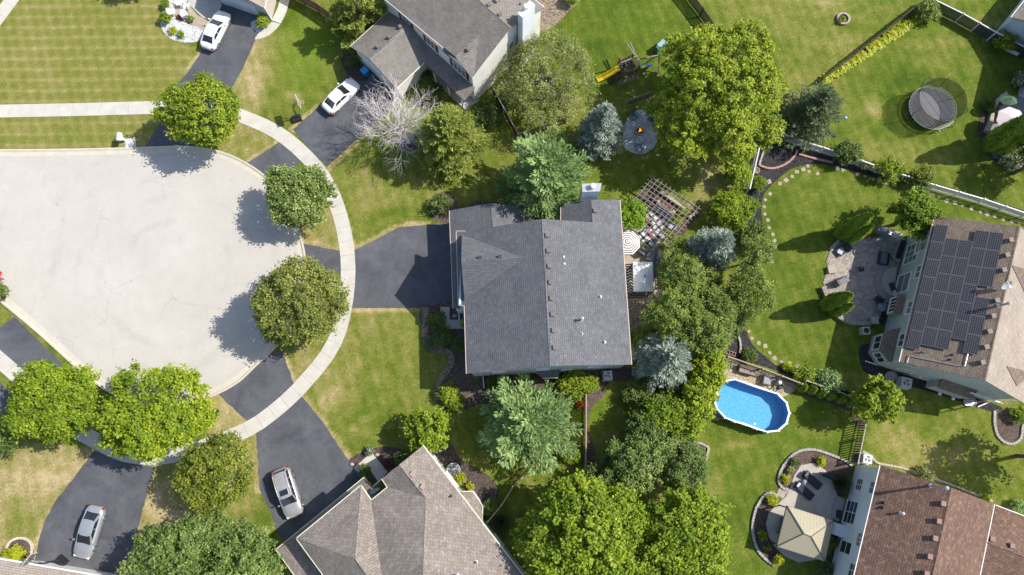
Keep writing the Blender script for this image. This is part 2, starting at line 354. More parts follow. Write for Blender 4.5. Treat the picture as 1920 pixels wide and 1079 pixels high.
# ================================================================== ground
FRINGE = [[(661, 580), (800, 580)], [(664, 470), (700, 451), (746, 426), (800, 421)], [(480, 78), (432, 176)], [(352, 134), (380, 100)], [(568, 746), (640, 842), (668, 882)], [(481, 815), (485, 918)], [(278, 925), (245, 1040)], [(176, 848), (104, 940), (84, 976), (62, 1060)], [(613, 316), (652, 281), (690, 243)],
          [(571, 456), (638, 469)], [(549, 243), (596, 202)], [(520, 270), (470, 302)], [(390, 749), (412, 742)], [(530, 665), (550, 718)], [(660, 480), (650, 420), (632, 372)], [(560, 440), (572, 470)]]
def build_ground():
    xs = np.r_[[-900, -420, -200, -120, -85, -70], np.arange(-62, 60.1, .3), [68, 85, 120, 200, 420, 900]]
    ys = np.r_[[-900, -420, -200, -100, -50, -28], np.arange(-19, 52.1, .3), [60, 78, 120, 200, 420, 900]]
    gx, gy = np.meshgrid(xs, ys); nx, ny = len(xs), len(ys)
    dry = np.full(gx.shape, .40); stp = np.zeros(gx.shape); lush = np.zeros(gx.shape)
    def reg(pts, d, s=0.0, l=0.0):
        w = inside(PX(pts), gx, gy); dry[w] = d; stp[w] = s; lush[w] = l
    reg([(-150, -60), (340, -60), (300, 60), (390, 100), (350, 135), (300, 196), (-150, 200)], .54, 1.0)
    reg([(-150, 200), (330, 190), (300, 285), (-150, 290)], .54, .8)
    reg([(440, 210), (500, 60), (560, -20), (700, 70), (600, 230), (540, 265)], .40)
    reg([(440, 210), (480, 225), (540, 262), (470, 305), (400, 300)], .58)
    reg([(600, 300), (800, 280), (850, 400), (660, 475)], .44)
    reg([(560, 400), (620, 380), (650, 470), (560, 470)], .66)
    reg([(560, 575), (800, 575), (800, 700), (880, 860), (660, 860), (565, 745)], .43)
    reg([(-50, 820), (200, 840), (60, 1060), (-50, 1079)], .72)
    reg([(230, 870), (480, 820), (540, 990), (240, 1079)], .68)
    reg([(380, 745), (420, 735), (470, 790), (390, 840)], .78)
    reg([(500, 690), (560, 640), (600, 660), (550, 720)], .58)
    reg([(1020, -60), (1285, -60), (1330, 60), (1260, 180), (1000, 180)], .23)
    reg([(1285, -60), (1720, -60), (1735, 10), (1530, 160), (1320, 50)], .39)
    reg([(1735, 10), (1990, 130), (1990, 420), (1440, 245), (1530, 155)], .29)
    reg([(1735, -60), (1990, -60), (1990, 120), (1735, 5)], .36)
    reg([(1400, 270), (1440, 250), (1990, 420), (1760, 410), (1640, 700), (1500, 700), (1350, 600)], .30)
    reg([(1280, 720), (1500, 720), (1640, 770), (1610, 880), (1440, 1079), (1300, 1079)], .27)
    reg([(1620, 770), (1990, 770), (1990, 1000), (1650, 880)], .40)
    reg([(880, 400), (1420, 180), (1420, 640), (1180, 640), (1180, 400)], .34)
    reg([(880, 690), (1320, 690), (1320, 900), (880, 960)], .38)
    def blob(px, py, rx, ry, d, a=None, rot=0.0):
        c = P(px, py); e = P(px+rx, py); f = P(px, py+ry); r1 = abs(e[0]-c[0]); r2 = abs(f[1]-c[1])
        u = (gx-c[0]); v = (gy-c[1]); cr, sr = math.cos(rot), math.sin(rot); u, v = u*cr+v*sr, -u*sr+v*cr
        w = np.exp(-((u/r1)**2+(v/r2)**2)); (dry if a is None else a)[:] += w*d
    for q in ((480, 110, 30, 70, .3), (470, 170, 30, 50, .28), (550, 180, 13, 9, .5), (700, 380, 50, 25, .25), (680, 330, 30, 30, .12), (745, 400, 70, 25, -.2),
              (660, 650, 50, 60, .12), (620, 720, 40, 40, .2), (700, 780, 60, 40, -.2), (663, 803, 9, 6, .5), (683, 787, 12, 7, .35), (625, 750, 30, 22, .25),
              (60, 900, 60, 40, .2), (95, 895, 22, 10, .25), (40, 985, 40, 30, -.2), (300, 940, 26, 40, .2), (330, 965, 30, 14, .3), (500, 950, 30, 50, -.35), (440, 985, 60, 30, -.3),
              (1450, 20, 50, 30, .15), (1545, 5, 30, 8, .4), (1490, 60, 80, 40, .08), (1600, 80, 60, 40, .1), (1540, 180, 40, 50, .18), (1640, 205, 14, 18, .45), (1700, 300, 80, 30, .18),
              (1640, 290, 40, 30, .1), (1700, 150, 30, 20, -.25), (1760, 100, 60, 40, .08), (1590, 50, 22, 12, -.3), (1860, 40, 30, 20, .1), (1875, 45, 20, 10, .3),
              (1330, 345, 40, 45, .36), (1290, 390, 40, 25, .2), (1480, 420, 50, 60, -.1), (1600, 370, 60, 20, .15), (1530, 640, 60, 40, .06),
              (1385, 835, 25, 7, .35), (1340, 920, 16, 30, .25), (1420, 900, 20, 40, .1), (1450, 880, 12, 12, .2), (1560, 800, 40, 30, .1), (1690, 820, 40, 25, .25), (1760, 850, 60, 20, .22), (1720, 875, 40, 15, .15),
              (1850, 950, 40, 20, .15), (1095, 800, 25, 30, .05), (1115, 770, 30, 20, -.25), (1170, 90, 70, 40, -.05), (1195, 175, 40, 20, .1), (540, 30, 30, 30, -.2)):
        blob(*q)
    for q in ((600, 75, 60, 45, .75), (560, 130, 40, 40, .35), (1210, 50, 60, 50, .12), (1725, 50, 60, 9, .5), (1490, 780, 50, 40, .15), (1455, 650, 60, 50, .06), (1110, 770, 26, 20, .35)):
        blob(*q, a=lush)
    for e in FRINGE:
        w = PX(e)
        for a, b in zip(w[:-1], w[1:]):
            d = (b-a)[:2]; L2 = max(1e-6, d @ d); t = np.clip(((gx-a[0])*d[0]+(gy-a[1])*d[1])/L2, 0, 1); dd = np.hypot(gx-a[0]-t*d[0], gy-a[1]-t*d[1]); dry[:] = np.maximum(dry, np.where(dd < .42, .78, 0)*1.0)
    dry[:] = np.clip(dry, 0, 1.1); lush[:] = np.clip(lush, 0, 1)
    v = np.stack([gx.ravel(), gy.ravel(), np.zeros(gx.size)], 1)
    i = np.arange(nx*ny).reshape(ny, nx)
    f = np.stack([i[:-1, :-1].ravel(), i[:-1, 1:].ravel(), i[1:, 1:].ravel(), i[1:, :-1].ravel()], 1)
    me = bpy.data.meshes.new('ground'); me.from_pydata(v.tolist(), [], f.tolist()); me.update()
    a = me.attributes.new('lawn', 'FLOAT_COLOR', 'POINT')
    a.data.foreach_set('color', np.stack([dry.ravel(), stp.ravel(), lush.ravel(), np.ones(dry.size)], 1).astype(np.float32).ravel())
    tag(link_mesh('ground', me, M_LAWN), 'mown lawns, patchy green and straw, covering the whole neighbourhood', kind='structure')
build_ground()

# ================================================================== street, kerb, sidewalk, driveways
KERB_PX = [(-260, 281), (-80, 281), (0, 281), (120, 280), (250, 277), (310, 275), (360, 275), (423, 287), (480, 316), (520, 352), (548, 396), (564, 440), (572, 472), (574, 500),
           (571, 545), (556, 600), (523, 647), (480, 688), (448, 718), (405, 742), (360, 757), (305, 763), (245, 754), (197, 732), (165, 708), (137, 685), (72, 626), (7, 572), (-60, 520), (-160, 478), (-260, 470)]
KERB = resample(catmull(PX(KERB_PX), n=8), .55)
street_edge = offset_line(KERB, -.10)
sheet('street', street_edge+[P(-420, 460), P(-420, 285)], .012, M_STREET, label='pale cracked concrete turning circle of the cul-de-sac')
mb = MB(); ribbon(mb, KERB, 0.0, -.17, .12, .12); ribbon(mb, KERB, -.172, -.30, .112, .03); ribbon(mb, KERB, -.302, -.78, .03, .022)
tag(mb.build('kerb', M_KERB), 'cream concrete kerb and gutter curving round the street', kind='structure')
SW_PX = [(-150, 213), (0, 209), (150, 206), (300, 202), (370, 203), (430, 211), (480, 229), (515, 246), (550, 271), (587, 307), (607, 333), (628, 375), (643, 425), (651, 471), (653, 510),
         (649, 560), (636, 620), (612, 668), (569, 720), (533, 756), (480, 797), (440, 816), (400, 832), (345, 849), (290, 858), (232, 851), (187, 830), (143, 806), (100, 768), (60, 730), (20, 693), (0, 676), (-60, 625)]
SWL = resample(catmull(PX(SW_PX), n=8), 1.52)
def slab_walk(name, line, half, z, label, gap=.014, mat=M_WALK):
    base = MB(); ribbon(base, line, half-.02, -half+.02, z-.022, z-.022)
    root = tag(base.build(name, M_JOINT), label, kind='structure')
    a = offset_line(line, half); b = offset_line(line, -half)
    for i in range(len(line)-1):
        q = np.array([a[i], a[i+1], b[i+1], b[i]]); c = q.mean(0); g = 1-gap
        q = c+(q-c)*np.array([g, g, 1]); dz = random.uniform(-.004, .004)
        m = MB(); m.slab([np.array([p[0], p[1], z+dz]) for p in q], .04); m.build('slab', mat, root)
    return root
slab_walk('sidewalk', SWL, .76, .04, 'curving sidewalk of pale concrete slabs round the turning circle')
slab_walk('footpath', resample(PX([(-60, 110), (22, 0), (60, -52)]), 1.52), .78, .04, 'straight footpath of concrete slabs in the top left corner')
def drive(pts, label, z=.018, mat=M_ASPH, name='driveway'):
    w = PX(pts); out = []
    for a, b in zip(w, w[1:]+w[:1]):
        L = np.linalg.norm(b-a); k = max(1, int(L/.35)); n_ = np.array([-(b-a)[1], (b-a)[0], 0])/L
        out += [a+(b-a)*i/k+n_*(random.gauss(0, .028) if i else 0) for i in range(k)]
    return sheet(name, out, z, mat, label=label)
drive([(420, -4), (432, 6), (492, 30), (488, 45), (478, 78), (455, 130), (430, 176), (412, 206), (340, 206), (300, 202), (352, 136), (374, 104), (380, 92), (395, 50), (404, 30)], 'driveway of the top left house under the white sedan')
drive([(311, 212), (412, 212), (398, 246), (366, 278), (270, 279)], 'short asphalt apron shaded by the maple at the kerb')
drive([(640, 92), (672, 118), (700, 140), (768, 168), (740, 200), (690, 240), (652, 278), (613, 313), (583, 283), (549, 243), (596, 202), (634, 160), (655, 133)], 'driveway under the white car and the bare tree')
drive([(528, 264), (572, 300), (508, 343), (464, 306)], 'small asphalt apron beside the flowering round tree')
drive([(664, 470), (700, 452), (746, 427), (790, 423), (880, 415), (886, 578), (660, 578), (664, 540), (666, 500)], 'wide dark driveway in front of the grey roofed house')
drive([(566, 457), (600, 463), (645, 472), (645, 512), (568, 514)], 'apron between kerb and sidewalk before the main driveway')
drive([(560, 738), (568, 746), (600, 785), (640, 843), (668, 884), (690, 905), (700, 940), (560, 1040), (520, 1000), (508, 962), (487, 918), (480, 812), (478, 796), (525, 762)], 'driveway under the silver roof-rail car')
drive([(528, 655), (552, 722), (524, 752), (470, 796), (408, 738), (440, 716), (475, 684)], 'apron crossing the kerb south of the round linden')
drive([(176, 846), (230, 866), (292, 877), (276, 925), (243, 1050), (235, 1085), (60, 1075), (74, 1010), (85, 975), (104, 940), (140, 895)], 'driveway under the silver sedan at lower left')
drive([(27, 594), (118, 684), (48, 718), (-30, 650), (-20, 630)], 'apron at the left edge of the turning circle')
drive([(-40, 690), (25, 735), (10, 775), (-60, 770)], 'strip of asphalt driveway beyond the sidewalk at far left')
# straw-coloured dead grass along the driveway edges
def stones_path(name, pts, label, size=.37, mat=M_STONE):
    root = tag(bpy.data.objects.new(name, None), label, kind='structure'); col.objects.link(root)
    for (x, y) in pts:
        c = P(x, y); n = random.choice((4, 4, 5)); a0 = random.random()*6; r = size*random.uniform(.7, 1.15)
        poly = [(c[0]+math.cos(a0+2*math.pi*k/n+random.uniform(-.2, .2))*r*.72, c[1]+math.sin(a0+2*math.pi*k/n+random.uniform(-.2, .2))*r*.72) for k in range(n)]
        m = MB(); m.prism(poly, -.02, random.uniform(.02, .045)); m.build('stepping_stone', mat, root)
    return root
stones_path('stepping_path', [(1429, 331), (1442, 341), (1444, 364), (1435, 375), (1433, 388), (1434, 402), (1440, 413), (1442, 428), (1449, 440), (1452, 452), (1453, 464), (1446, 478), (1447, 490),
    (1462, 345), (1474, 338), (1485, 331), (1494, 323), (1506, 318), (1517, 322), (1515, 312), (1533, 326), (1570, 316), (1580, 319), (1608, 327), (1622, 331), (1637, 337), (1648, 338), (1662, 343), (1676, 347),
    (1716, 358), (1731, 363), (1746, 367), (1760, 371), (1775, 377), (1790, 381), (1805, 386), (1821, 392), (1838, 398), (1850, 402), (1865, 406), (1881, 412), (1896, 416), (1911, 420)], 'stepping stones along the edge of the green back lawn')
stones_path('stepping_path', [(1391, 583), (1394, 595), (1398, 607), (1404, 622), (1410, 635), (1423, 644), (1435, 649), (1443, 662), (1452, 672), (1465, 679), (1480, 682), (1495, 688)], 'stepping stones beside the dark mulch bed near the pool')

# ================================================================== beds, gravel, patios on the ground
def bed(name, pts, mat, label, z=.03, smooth=True, n=5):
    w = PX(pts); w = catmull(w, True, n) if smooth else w
    m = MB(); m.prism([(p[0], p[1]) for p in w], -.03, z)
    return tag(m.build(name, mat), label, kind='structure')
def edging(pts, label, w=.2, h=.14, step=.31, mat=M_BLOCK, closed=False, name='edging_blocks', smooth=True, z0=0.0):
    ln = catmull(PX(pts), closed, 6) if smooth else PX(pts)
    if closed and smooth: ln = ln+[ln[0]]
    ln = resample(ln, step); m = MB()
    for a, b in zip(ln[:-1], ln[1:]):
        t = b-a; l = np.linalg.norm(t[:2]); c = (a+b)/2
        m.box((c[0]+random.uniform(-.01, .01), c[1]+random.uniform(-.01, .01), z0+(h+random.uniform(-.015, .015))/2), (l*.93, w*random.uniform(.9, 1.08), h), math.atan2(t[1], t[0]))
    return tag(m.build(name, mat), label, kind='stuff')
bed('gravel_bed', [(312, 14), (302, 30), (301, 46), (308, 62), (322, 74), (345, 80), (366, 79), (378, 72), (384, 58), (350, 44), (332, 36), (322, 20)], M_WGRAV, 'white gravel bed beside the top left driveway')
bed('gravel_bed', [(318, 14), (330, 22), (345, 12), (352, -4), (330, -12), (316, -4)], M_WGRAV, 'white gravel around the small front patio', .026)
bed('stone_patio', [(322, 22), (336, 36), (383, 57), (393, 42), (372, 30), (352, 8), (340, 8)], M_STONE, 'tan stone seating patio by the white gravel', .045, False)
sheet('front_walk', PX([(352, -6), (354, 8), (380, 34), (404, 40), (416, 10), (410, -6)]), .034, M_CONC, label='grey front walk at the top left house')
bed('side_walk', [(478, 74), (492, 72), (508, 64), (522, 50), (534, 30), (541, 8), (546, -14), (528, -14), (522, 12), (512, 34), (506, 46), (490, 58)], M_WALK, 'curving concrete walk round the top left garage', .035)
bed('gravel_bed', [(470, 44), (478, 58), (492, 60), (506, 48), (500, 36), (485, 36)], M_WGRAV, 'white gravel ring under the round bush by the garage', .03)
bed('soil_patch', [(985, 45), (1010, 62), (1040, 48), (1066, 22), (1088, -2), (1070, -20), (1000, -20)], M_DIRT, 'bare tan soil beside the upper house', .01)
bed('mulch_bed', [(640, 110), (650, 138), (668, 150), (690, 150), (676, 120), (664, 100)], M_DMULCH, 'mulch bed at the corner of the upper garage')
bed('mulch_bed', [(740, 262), (752, 280), (772, 284), (782, 268), (774, 252), (752, 250)], M_DMULCH, 'ring of mulch under the bare tree')
bed('mulch_bed', [(815, 366), (812, 384), (808, 400), (818, 416), (846, 418), (900, 420), (960, 420), (960, 395), (905, 375), (868, 388), (845, 362)], M_MULCH, 'brown mulch bed north of the main driveway')
bed('mulch_bed', [(792, 578), (792, 620), (796, 648), (810, 658), (838, 660), (848, 672), (840, 690), (822, 708), (816, 728), (818, 752), (832, 768), (860, 772), (905, 752), (905, 712), (884, 700), (880, 578)], M_MULCH, 'shaded mulch bed along the front of the main house', .028)
fp = resample(catmull(PX([(798, 577), (797, 610), (797, 640), (806, 653), (824, 657), (840, 661), (847, 676), (838, 695), (825, 712), (819, 735), (822, 750)]), n=6), .3)
mb = MB(); ribbon(mb, fp, .30, -.30, .036); tag(mb.build('garden_path', M_DIRT), 'narrow winding earth path along the edge of the front bed', kind='structure')
bed('mulch_bed', [(900, 700), (905, 760), (960, 745), (1080, 740), (1120, 735), (1150, 715), (1190, 712), (1190, 690), (900, 690)], M_DMULCH, 'mulch strip along the south wall of the main house', .022)
bed('mulch_bed', [(1096, 745), (1098, 800), (1100, 870), (1120, 862), (1112, 830), (1102, 800), (1110, 765), (1135, 738), (1120, 725)], M_MULCH, 'brown mulch strip along the short grey fence', .034)
bed('mulch_bed', [(655, 863), (668, 885), (700, 905), (735, 898), (770, 870), (760, 850), (735, 838), (690, 843)], M_DMULCH, 'mulch bed at the front walk of the tan roofed house')
bed('mulch_bed', [(800, 838), (828, 838), (848, 835), (858, 855), (880, 872), (910, 888), (935, 915), (930, 945), (910, 960), (890, 940), (860, 900), (820, 860)], M_DMULCH, 'brown mulch bed behind the tan roofed house')
bed('mulch_bed', [(14, 1022), (30, 1010), (50, 1012), (62, 1026), (58, 1056), (0, 1056)], M_MULCH, 'small edged mulch bed with the lime shrub')
edging([(12, 1030), (20, 1016), (36, 1009), (54, 1013), (61, 1028), (55, 1056)], 'pale edging round the lime shrub bed', .22, .12, .3, M_KERB)
bed('mulch_bed', [(1412, 285), (1408, 345), (1395, 380), (1400, 440), (1412, 490), (1438, 480), (1430, 420), (1428, 385), (1436, 360), (1460, 335), (1490, 315), (1540, 308), (1600, 322), (1680, 342), (1740, 350), (1740, 332), (1680, 322), (1600, 300), (1560, 285), (1450, 255), (1425, 258)], M_BMULCH, 'black mulch border along the white picket fence', .024)
edging([(1423, 311), (1440, 317), (1458, 315), (1478, 305), (1490, 292), (1494, 282)], 'curved pink brick edging in the black mulch corner', .22, .2, .3, M_PBLOCK)
edging([(1497, 290), (1520, 297), (1560, 306)], 'straight pink brick edging under the picket fence', .22, .2, .3, M_PBLOCK)
edging([(1431, 286), (1427, 297), (1423, 311)], 'short row of pale edging stones by the fence corner', .2, .16, .32, M_GBLOCK)
bed('mulch_strip', [(1744, 350), (1800, 366), (1860, 386), (1960, 420), (1960, 408), (1860, 376), (1800, 358), (1744, 341)], M_BMULCH, 'dark mulch strip along the right end of the picket fence', .026, False)
bed('mulch_bed', [(1352, 590), (1344, 620), (1345, 655), (1368, 668), (1440, 690), (1500, 712), (1600, 755), (1625, 770), (1625, 752), (1560, 722), (1500, 704), (1462, 690), (1434, 668), (1412, 648), (1402, 628), (1394, 606), (1380, 580)], M_BMULCH, 'dark mulch bed between pool fence and lawn', .024)
edging([(1356, 596), (1372, 608), (1383, 628), (1388, 648), (1386, 664)], 'curved tan timber edging in the mulch by the pool', .2, .2, .6, M_BLOCK)
bed('gravel_pad', [(1352, 668), (1330, 712), (1330, 760), (1345, 790), (1372, 760), (1466, 745), (1492, 722), (1440, 700), (1380, 680)], M_TGRAV, 'tan gravel pad behind the pool')
bed('mulch_strip', [(1500, 722), (1540, 738), (1580, 752), (1610, 775), (1620, 800), (1606, 800), (1590, 772), (1550, 755), (1500, 738)], M_DMULCH, 'mulch strip under the row of small arborvitae', .026)
bed('mulch_bed', [(1295, 826), (1318, 830), (1328, 838), (1322, 870), (1310, 912), (1280, 915), (1240, 880), (1260, 830)], M_MULCH, 'brown bed under the trees west of the pool lawn', .03)
edging([(1296, 827), (1314, 831), (1329, 839), (1321, 875), (1317, 884), (1310, 905)], 'pinkish edging bricks round the tree bed by the pool lawn', .22, .16, .3, M_BLOCK, smooth=False)
# ================================================================== houses
def shingles(name, c0, c1, spot, row=.2, tab=.34, spotamt=.35):
    m, nt, b, out = nodes_of(name)
    uv = N(nt, 'UVMap', uv_map='UVMap').outputs[0]
    br = N(nt, 'TexBrick'); nt.links.new(uv, br.inputs['Vector']); br.offset = .5; br.squash = 1.0
    br.inputs['Scale'].default_value = 1.0; br.inputs['Brick Width'].default_value = tab; br.inputs['Row Height'].default_value = row
    br.inputs['Mortar Size'].default_value = .016; br.inputs['Mortar Smooth'].default_value = .3; br.inputs['Bias'].default_value = -.1
    br.inputs['Color1'].default_value = (*c0, 1); br.inputs['Color2'].default_value = (*c1, 1); br.inputs['Mortar'].default_value = (*sc(c0, .42), 1)
    n0 = noise(nt, uv, .5, 3); n1 = noise(nt, uv, 2.6, 2, .5); n2 = noise(nt, uv, 40, 2)
    c = mixc(nt, math_(nt, 'MULTIPLY', ramp(nt, n1.outputs[0], [(.55, 0.0), (.68, 1.0)]).outputs[0], spotamt), br.outputs['Color'], spot)
    c = mixc(nt, 1.0, c, ramp(nt, n0.outputs[0], [(.3, .86), (.7, 1.12)]).outputs[0], 'MULTIPLY')
    c = mixc(nt, 1.0, c, ramp(nt, n2.outputs[0], [(.3, .8), (.7, 1.2)]).outputs[0], 'MULTIPLY')
    nt.links.new(c, b.inputs['Base Color']); b.inputs['Roughness'].default_value = .88; b.inputs['Specular IOR Level'].default_value = .22
    # each course laps over the one below: saw-tooth relief
    sy = N(nt, 'SeparateXYZ'); nt.links.new(uv, sy.inputs[0])
    saw = math_(nt, 'FRACT', math_(nt, 'DIVIDE', sy.outputs[1], row)); h = math_(nt, 'SUBTRACT', math_(nt, 'MULTIPLY', br.outputs['Fac'], -.5), saw)
    bump(nt, b, h, .55, .02); return m
def siding(name, base, step=.16):
    m, nt, b, out = nodes_of(name); pos = N(nt, 'NewGeometry').outputs['Position']
    s = N(nt, 'SeparateXYZ'); nt.links.new(pos, s.inputs[0]); saw = math_(nt, 'FRACT', math_(nt, 'DIVIDE', s.outputs[2], step))
    n0 = noise(nt, pos, .6, 4); n1 = noise(nt, pos, 12, 3)
    c = ramp(nt, math_(nt, 'MULTIPLY_ADD', n1.outputs[0], .3, math_(nt, 'MULTIPLY', n0.outputs[0], .7)), [(.3, sc(base, .88)), (.7, sc(base, 1.08))])
    e = ramp(nt, saw, [(.0, .7), (.12, 1.0)]); cc = mixc(nt, 1.0, c.outputs[0], e.outputs[0], 'MULTIPLY'); nt.links.new(cc, b.inputs['Base Color'])
    b.inputs['Roughness'].default_value = .6; bump(nt, b, saw, .5, -.02); return m
S_GREY = shingles('charcoal_shingles', (.120, .122, .132), (.150, .153, .164), (.215, .219, .232), spotamt=.28)
S_TAUPE = shingles('taupe_shingles', (.195, .176, .155), (.25, .228, .203), (.30, .275, .25), spotamt=.25)
S_TAN = shingles('mottled_tan_shingles', (.215, .178, .150), (.272, .238, .208), (.33, .305, .277), spotamt=.5, tab=.4)
S_BROWN = shingles('brown_shingles', (.19, .145, .108), (.255, .195, .15), (.30, .235, .18), spotamt=.25)
S_RED = shingles('red_brown_shingles', (.14, .085, .064), (.205, .125, .09), (.275, .195, .15), spotamt=.5)
S_PINK = shingles('pale_tan_shingles', (.32, .268, .222), (.375, .318, .268), (.42, .36, .31), spotamt=.3)  # also carries the sunlit paleness of the solar house's east slope
W_BLUE = siding('pale_blue_siding', (.56, .62, .66)); W_CREAM = siding('cream_siding', (.76, .745, .69)); W_SAGE = siding('sage_grey_siding', (.40, .43, .42))
W_WHITE = siding('white_siding', (.72, .75, .78)); W_BEIGE = siding('beige_siding', (.48, .42, .37)); W_GREY = siding('grey_siding', (.42, .45, .48))
TRIM = plain('white_trim', (.74, .73, .70), .5, .06, 2, 30, .05); TRIM_C = plain('cream_trim', (.72, .70, .50), .5, .06, 2, 30, .05)
TRIM_P = plain('pinkish_trim', (.60, .47, .40), .5, .1, 2, 30, .05); TRIM_B = plain('brown_trim', (.10, .06, .045), .5, .1, 2, 30, .05)
GLASS = glassy('window_glass', (.03, .04, .05)); BLIND = plain('window_blind', (.16, .18, .19), .3, .2, 2, 30, .05); SHUT = plain('maroon_shutter', (.10, .012, .025), .5, .1)
VENTM = plain('roof_vent_metal', (.17, .135, .115), .6, .15, 3, 30, .05); VENTD = plain('dark_roof_vent', (.045, .045, .05), .6, .15); PIPEM = plain('galvanised_pipe', (.55, .56, .57), .35, .1, 4, 30, .05, metallic=.6)
PIPEW = plain('white_pipe', (.75, .75, .74), .5, .06); WHITE = plain('white_paint', (.78, .78, .77), .5, .05, 2, 30, .05)

def set_uv(o):
    me = o.data; uv = me.uv_layers.new(name='UVMap'); v = np.zeros(len(me.vertices)*3); me.vertices.foreach_get('co', v); v = v.reshape(-1, 3)
    p = me.polygons[0]; n = np.array(p.normal); n = n if n[2] > 0 else -n
    u = unit(np.cross([0, 0, 1], n)) if abs(n[2]) < .999 else np.array([1.0, 0, 0]); w = np.cross(n, u)
    li = np.zeros(len(me.loops), int); me.loops.foreach_get('vertex_index', li)
    q = np.stack([v[li] @ u, v[li] @ w], 1); uv.data.foreach_set('uv', q.ravel())
def roof(h, pts, mat, th=.14, name='roof_plane', cap=None):
    pts = [p if isinstance(p, np.ndarray) else P(*p) for p in pts]
    o = MB().slab(pts, th).build(name, mat, h); set_uv(o); return o
def cap(h, a, b, mat, w=.3):
    a = a if isinstance(a, np.ndarray) else P(*a); b = b if isinstance(b, np.ndarray) else P(*b)
    t = unit(b-a); r = unit(np.cross(t, [0, 0, 1])); m = MB(); up = np.array([0, 0, .035])
    n = max(1, int(np.linalg.norm(b-a)/.5))
    for k in range(n):
        p = a+(b-a)*k/n; q = a+(b-a)*(k+.96)/n
        m.add([p-r*w/2-up*2.0, p+up, p+r*w/2-up*2.0, q-r*w/2-up*2.2, q+up*.6, q+r*w/2-up*2.2], [(0, 1, 4, 3), (1, 2, 5, 4), (0, 2, 1), (3, 4, 5)])
    o = m.build('ridge_cap', mat, h); set_uv(o); return o
def gutter(h, pts, mat=TRIM, w=.13, hh=.12, dz=-.07):
    m = MB(); pts = [p if isinstance(p, np.ndarray) else P(*p) for p in pts]
    for a, b in zip(pts[:-1], pts[1:]):
        d = np.array([0, 0, dz]); m.beam(a+d, b+d, w, hh)
    return m.build('gutter', mat, h)
def walls(h, pts, z0, z1, mat, name='wall', inset=0.0):
    pts = [np.asarray(p)[:2] for p in pts]
    if inset:
        c = np.mean(pts, 0); n = len(pts); ar = sum(pts[i][0]*pts[(i+1) % n][1]-pts[(i+1) % n][0]*pts[i][1] for i in range(n)); s = 1 if ar > 0 else -1; out = []
        for i in range(n):
            a, p, b = pts[i-1], pts[i], pts[(i+1) % n]; t1 = unit(p-a); t2 = unit(b-p); n1 = np.array([-t1[1], t1[0]])*s; n2 = np.array([-t2[1], t2[0]])*s
            k = 1+n1 @ n2; out.append(p+(n1+n2)*inset/max(.3, k))
        pts = out
    return MB().prism(pts, z0, z1).build(name, mat, h), pts
def gable(h, a, b, peak, zb, th, mat):
    """triangular wall between eave ends a, b (plan) up to peak"""
    a, b, pk = np.asarray(a, float), np.asarray(b, float), np.asarray(peak, float); t = unit(b[:2]-a[:2]); n = np.array([-t[1], t[0]])*th/2; vs = []
    for s in (-1, 1):
        for p, z in ((a, zb), (b, zb), (pk, pk[2])): vs.append((p[0]+n[0]*s, p[1]+n[1]*s, z))
    return MB().add(vs, [(0, 1, 2), (5, 4, 3), (0, 3, 4, 1), (1, 4, 5, 2), (2, 5, 3, 0)]).build('gable_wall', mat, h)
def window(h, a, b, t, zc, w, hh, out, cols=2, rows=2, frame=TRIM, pane=GLASS, shutters=None, proud=.05):
    """framed window on the wall a-b (plan); out = a plan point on the outer side"""
    a, b, out = (np.asarray(q, float)[:2] for q in (a, b, out)); d = unit(b-a); n = np.array([-d[1], d[0]]); c = a+(b-a)*t
    if (out-c) @ n < 0: n = -n
    f = MB()
    def bar(u0, u1, z0, z1, dep):
        q = [c+d*u0, c+d*u1, c+d*u1+n*dep, c+d*u0+n*dep]; f.prism(q, z0, z1)
    z0, z1 = zc-hh/2, zc+hh/2
    bar(-w/2-.1, w/2+.1, z1, z1+.12, proud+.02); bar(-w/2-.12, w/2+.12, z0-.12, z0, proud+.05)
    bar(-w/2-.1, -w/2, z0, z1, proud); bar(w/2, w/2+.1, z0, z1, proud)
    for k in range(1, cols): bar(-w/2+w*k/cols-.03, -w/2+w*k/cols+.03, z0, z1, proud-.008)
    for k in range(1, rows): bar(-w/2, w/2, z0+hh*k/rows-.025, z0+hh*k/rows+.025, proud-.012)
    win = f.build('window', frame, h)
    g = MB(); q = [c-d*w/2, c+d*w/2, c+d*w/2+n*.018, c-d*w/2+n*.018]; g.prism(q, z0, z1); g.build('pane', pane, win)
    if shutters is not None:
        for s in (-1, 1):
            m = MB(); u0, u1 = (w/2+.1, w/2+.5) if s > 0 else (-w/2-.5, -w/2-.1)
            m.prism([c+d*u0, c+d*u1, c+d*u1+n*.05, c+d*u0+n*.05], z0-.05, z1+.05); m.build('shutter', shutters, win)
    return win
def box_vent(h, px, py, pl, mat=VENTM, s=.42, hgt=.2, ang=0.0):
    p = PL(px, py, pl); m = MB(); m.box((p[0], p[1], p[2]+hgt*.3), (s*.72, s*.72, hgt*1.6), ang); m.box((p[0], p[1], p[2]+hgt+.05), (s, s, .07), ang, .9)
    return m.build('roof_vent', mat, h)
def pipe(h, px, py, pl, r=.05, l=.35, mat=PIPEW, cap_r=None, flash=None):
    p = PL(px, py, pl); m = MB(); m.tube([p-np.array([0, 0, .1]), p+np.array([0, 0, l])], r, 10)
    if cap_r: m.lathe((p[0], p[1], p[2]+l), [(cap_r*.6, 0), (cap_r, .02), (cap_r, .12), (cap_r*.3, .2), (.01, .22)], 12)
    o = m.build('vent_pipe', mat, h)
    f = MB(); f.lathe((p[0], p[1], p[2]-.1), [(r*1.9, 0), (r*1.9, .12), (r*1.15, .18), (r*1.02, .2)], 10); f.build('flashing', flash or mat, o)
    return o
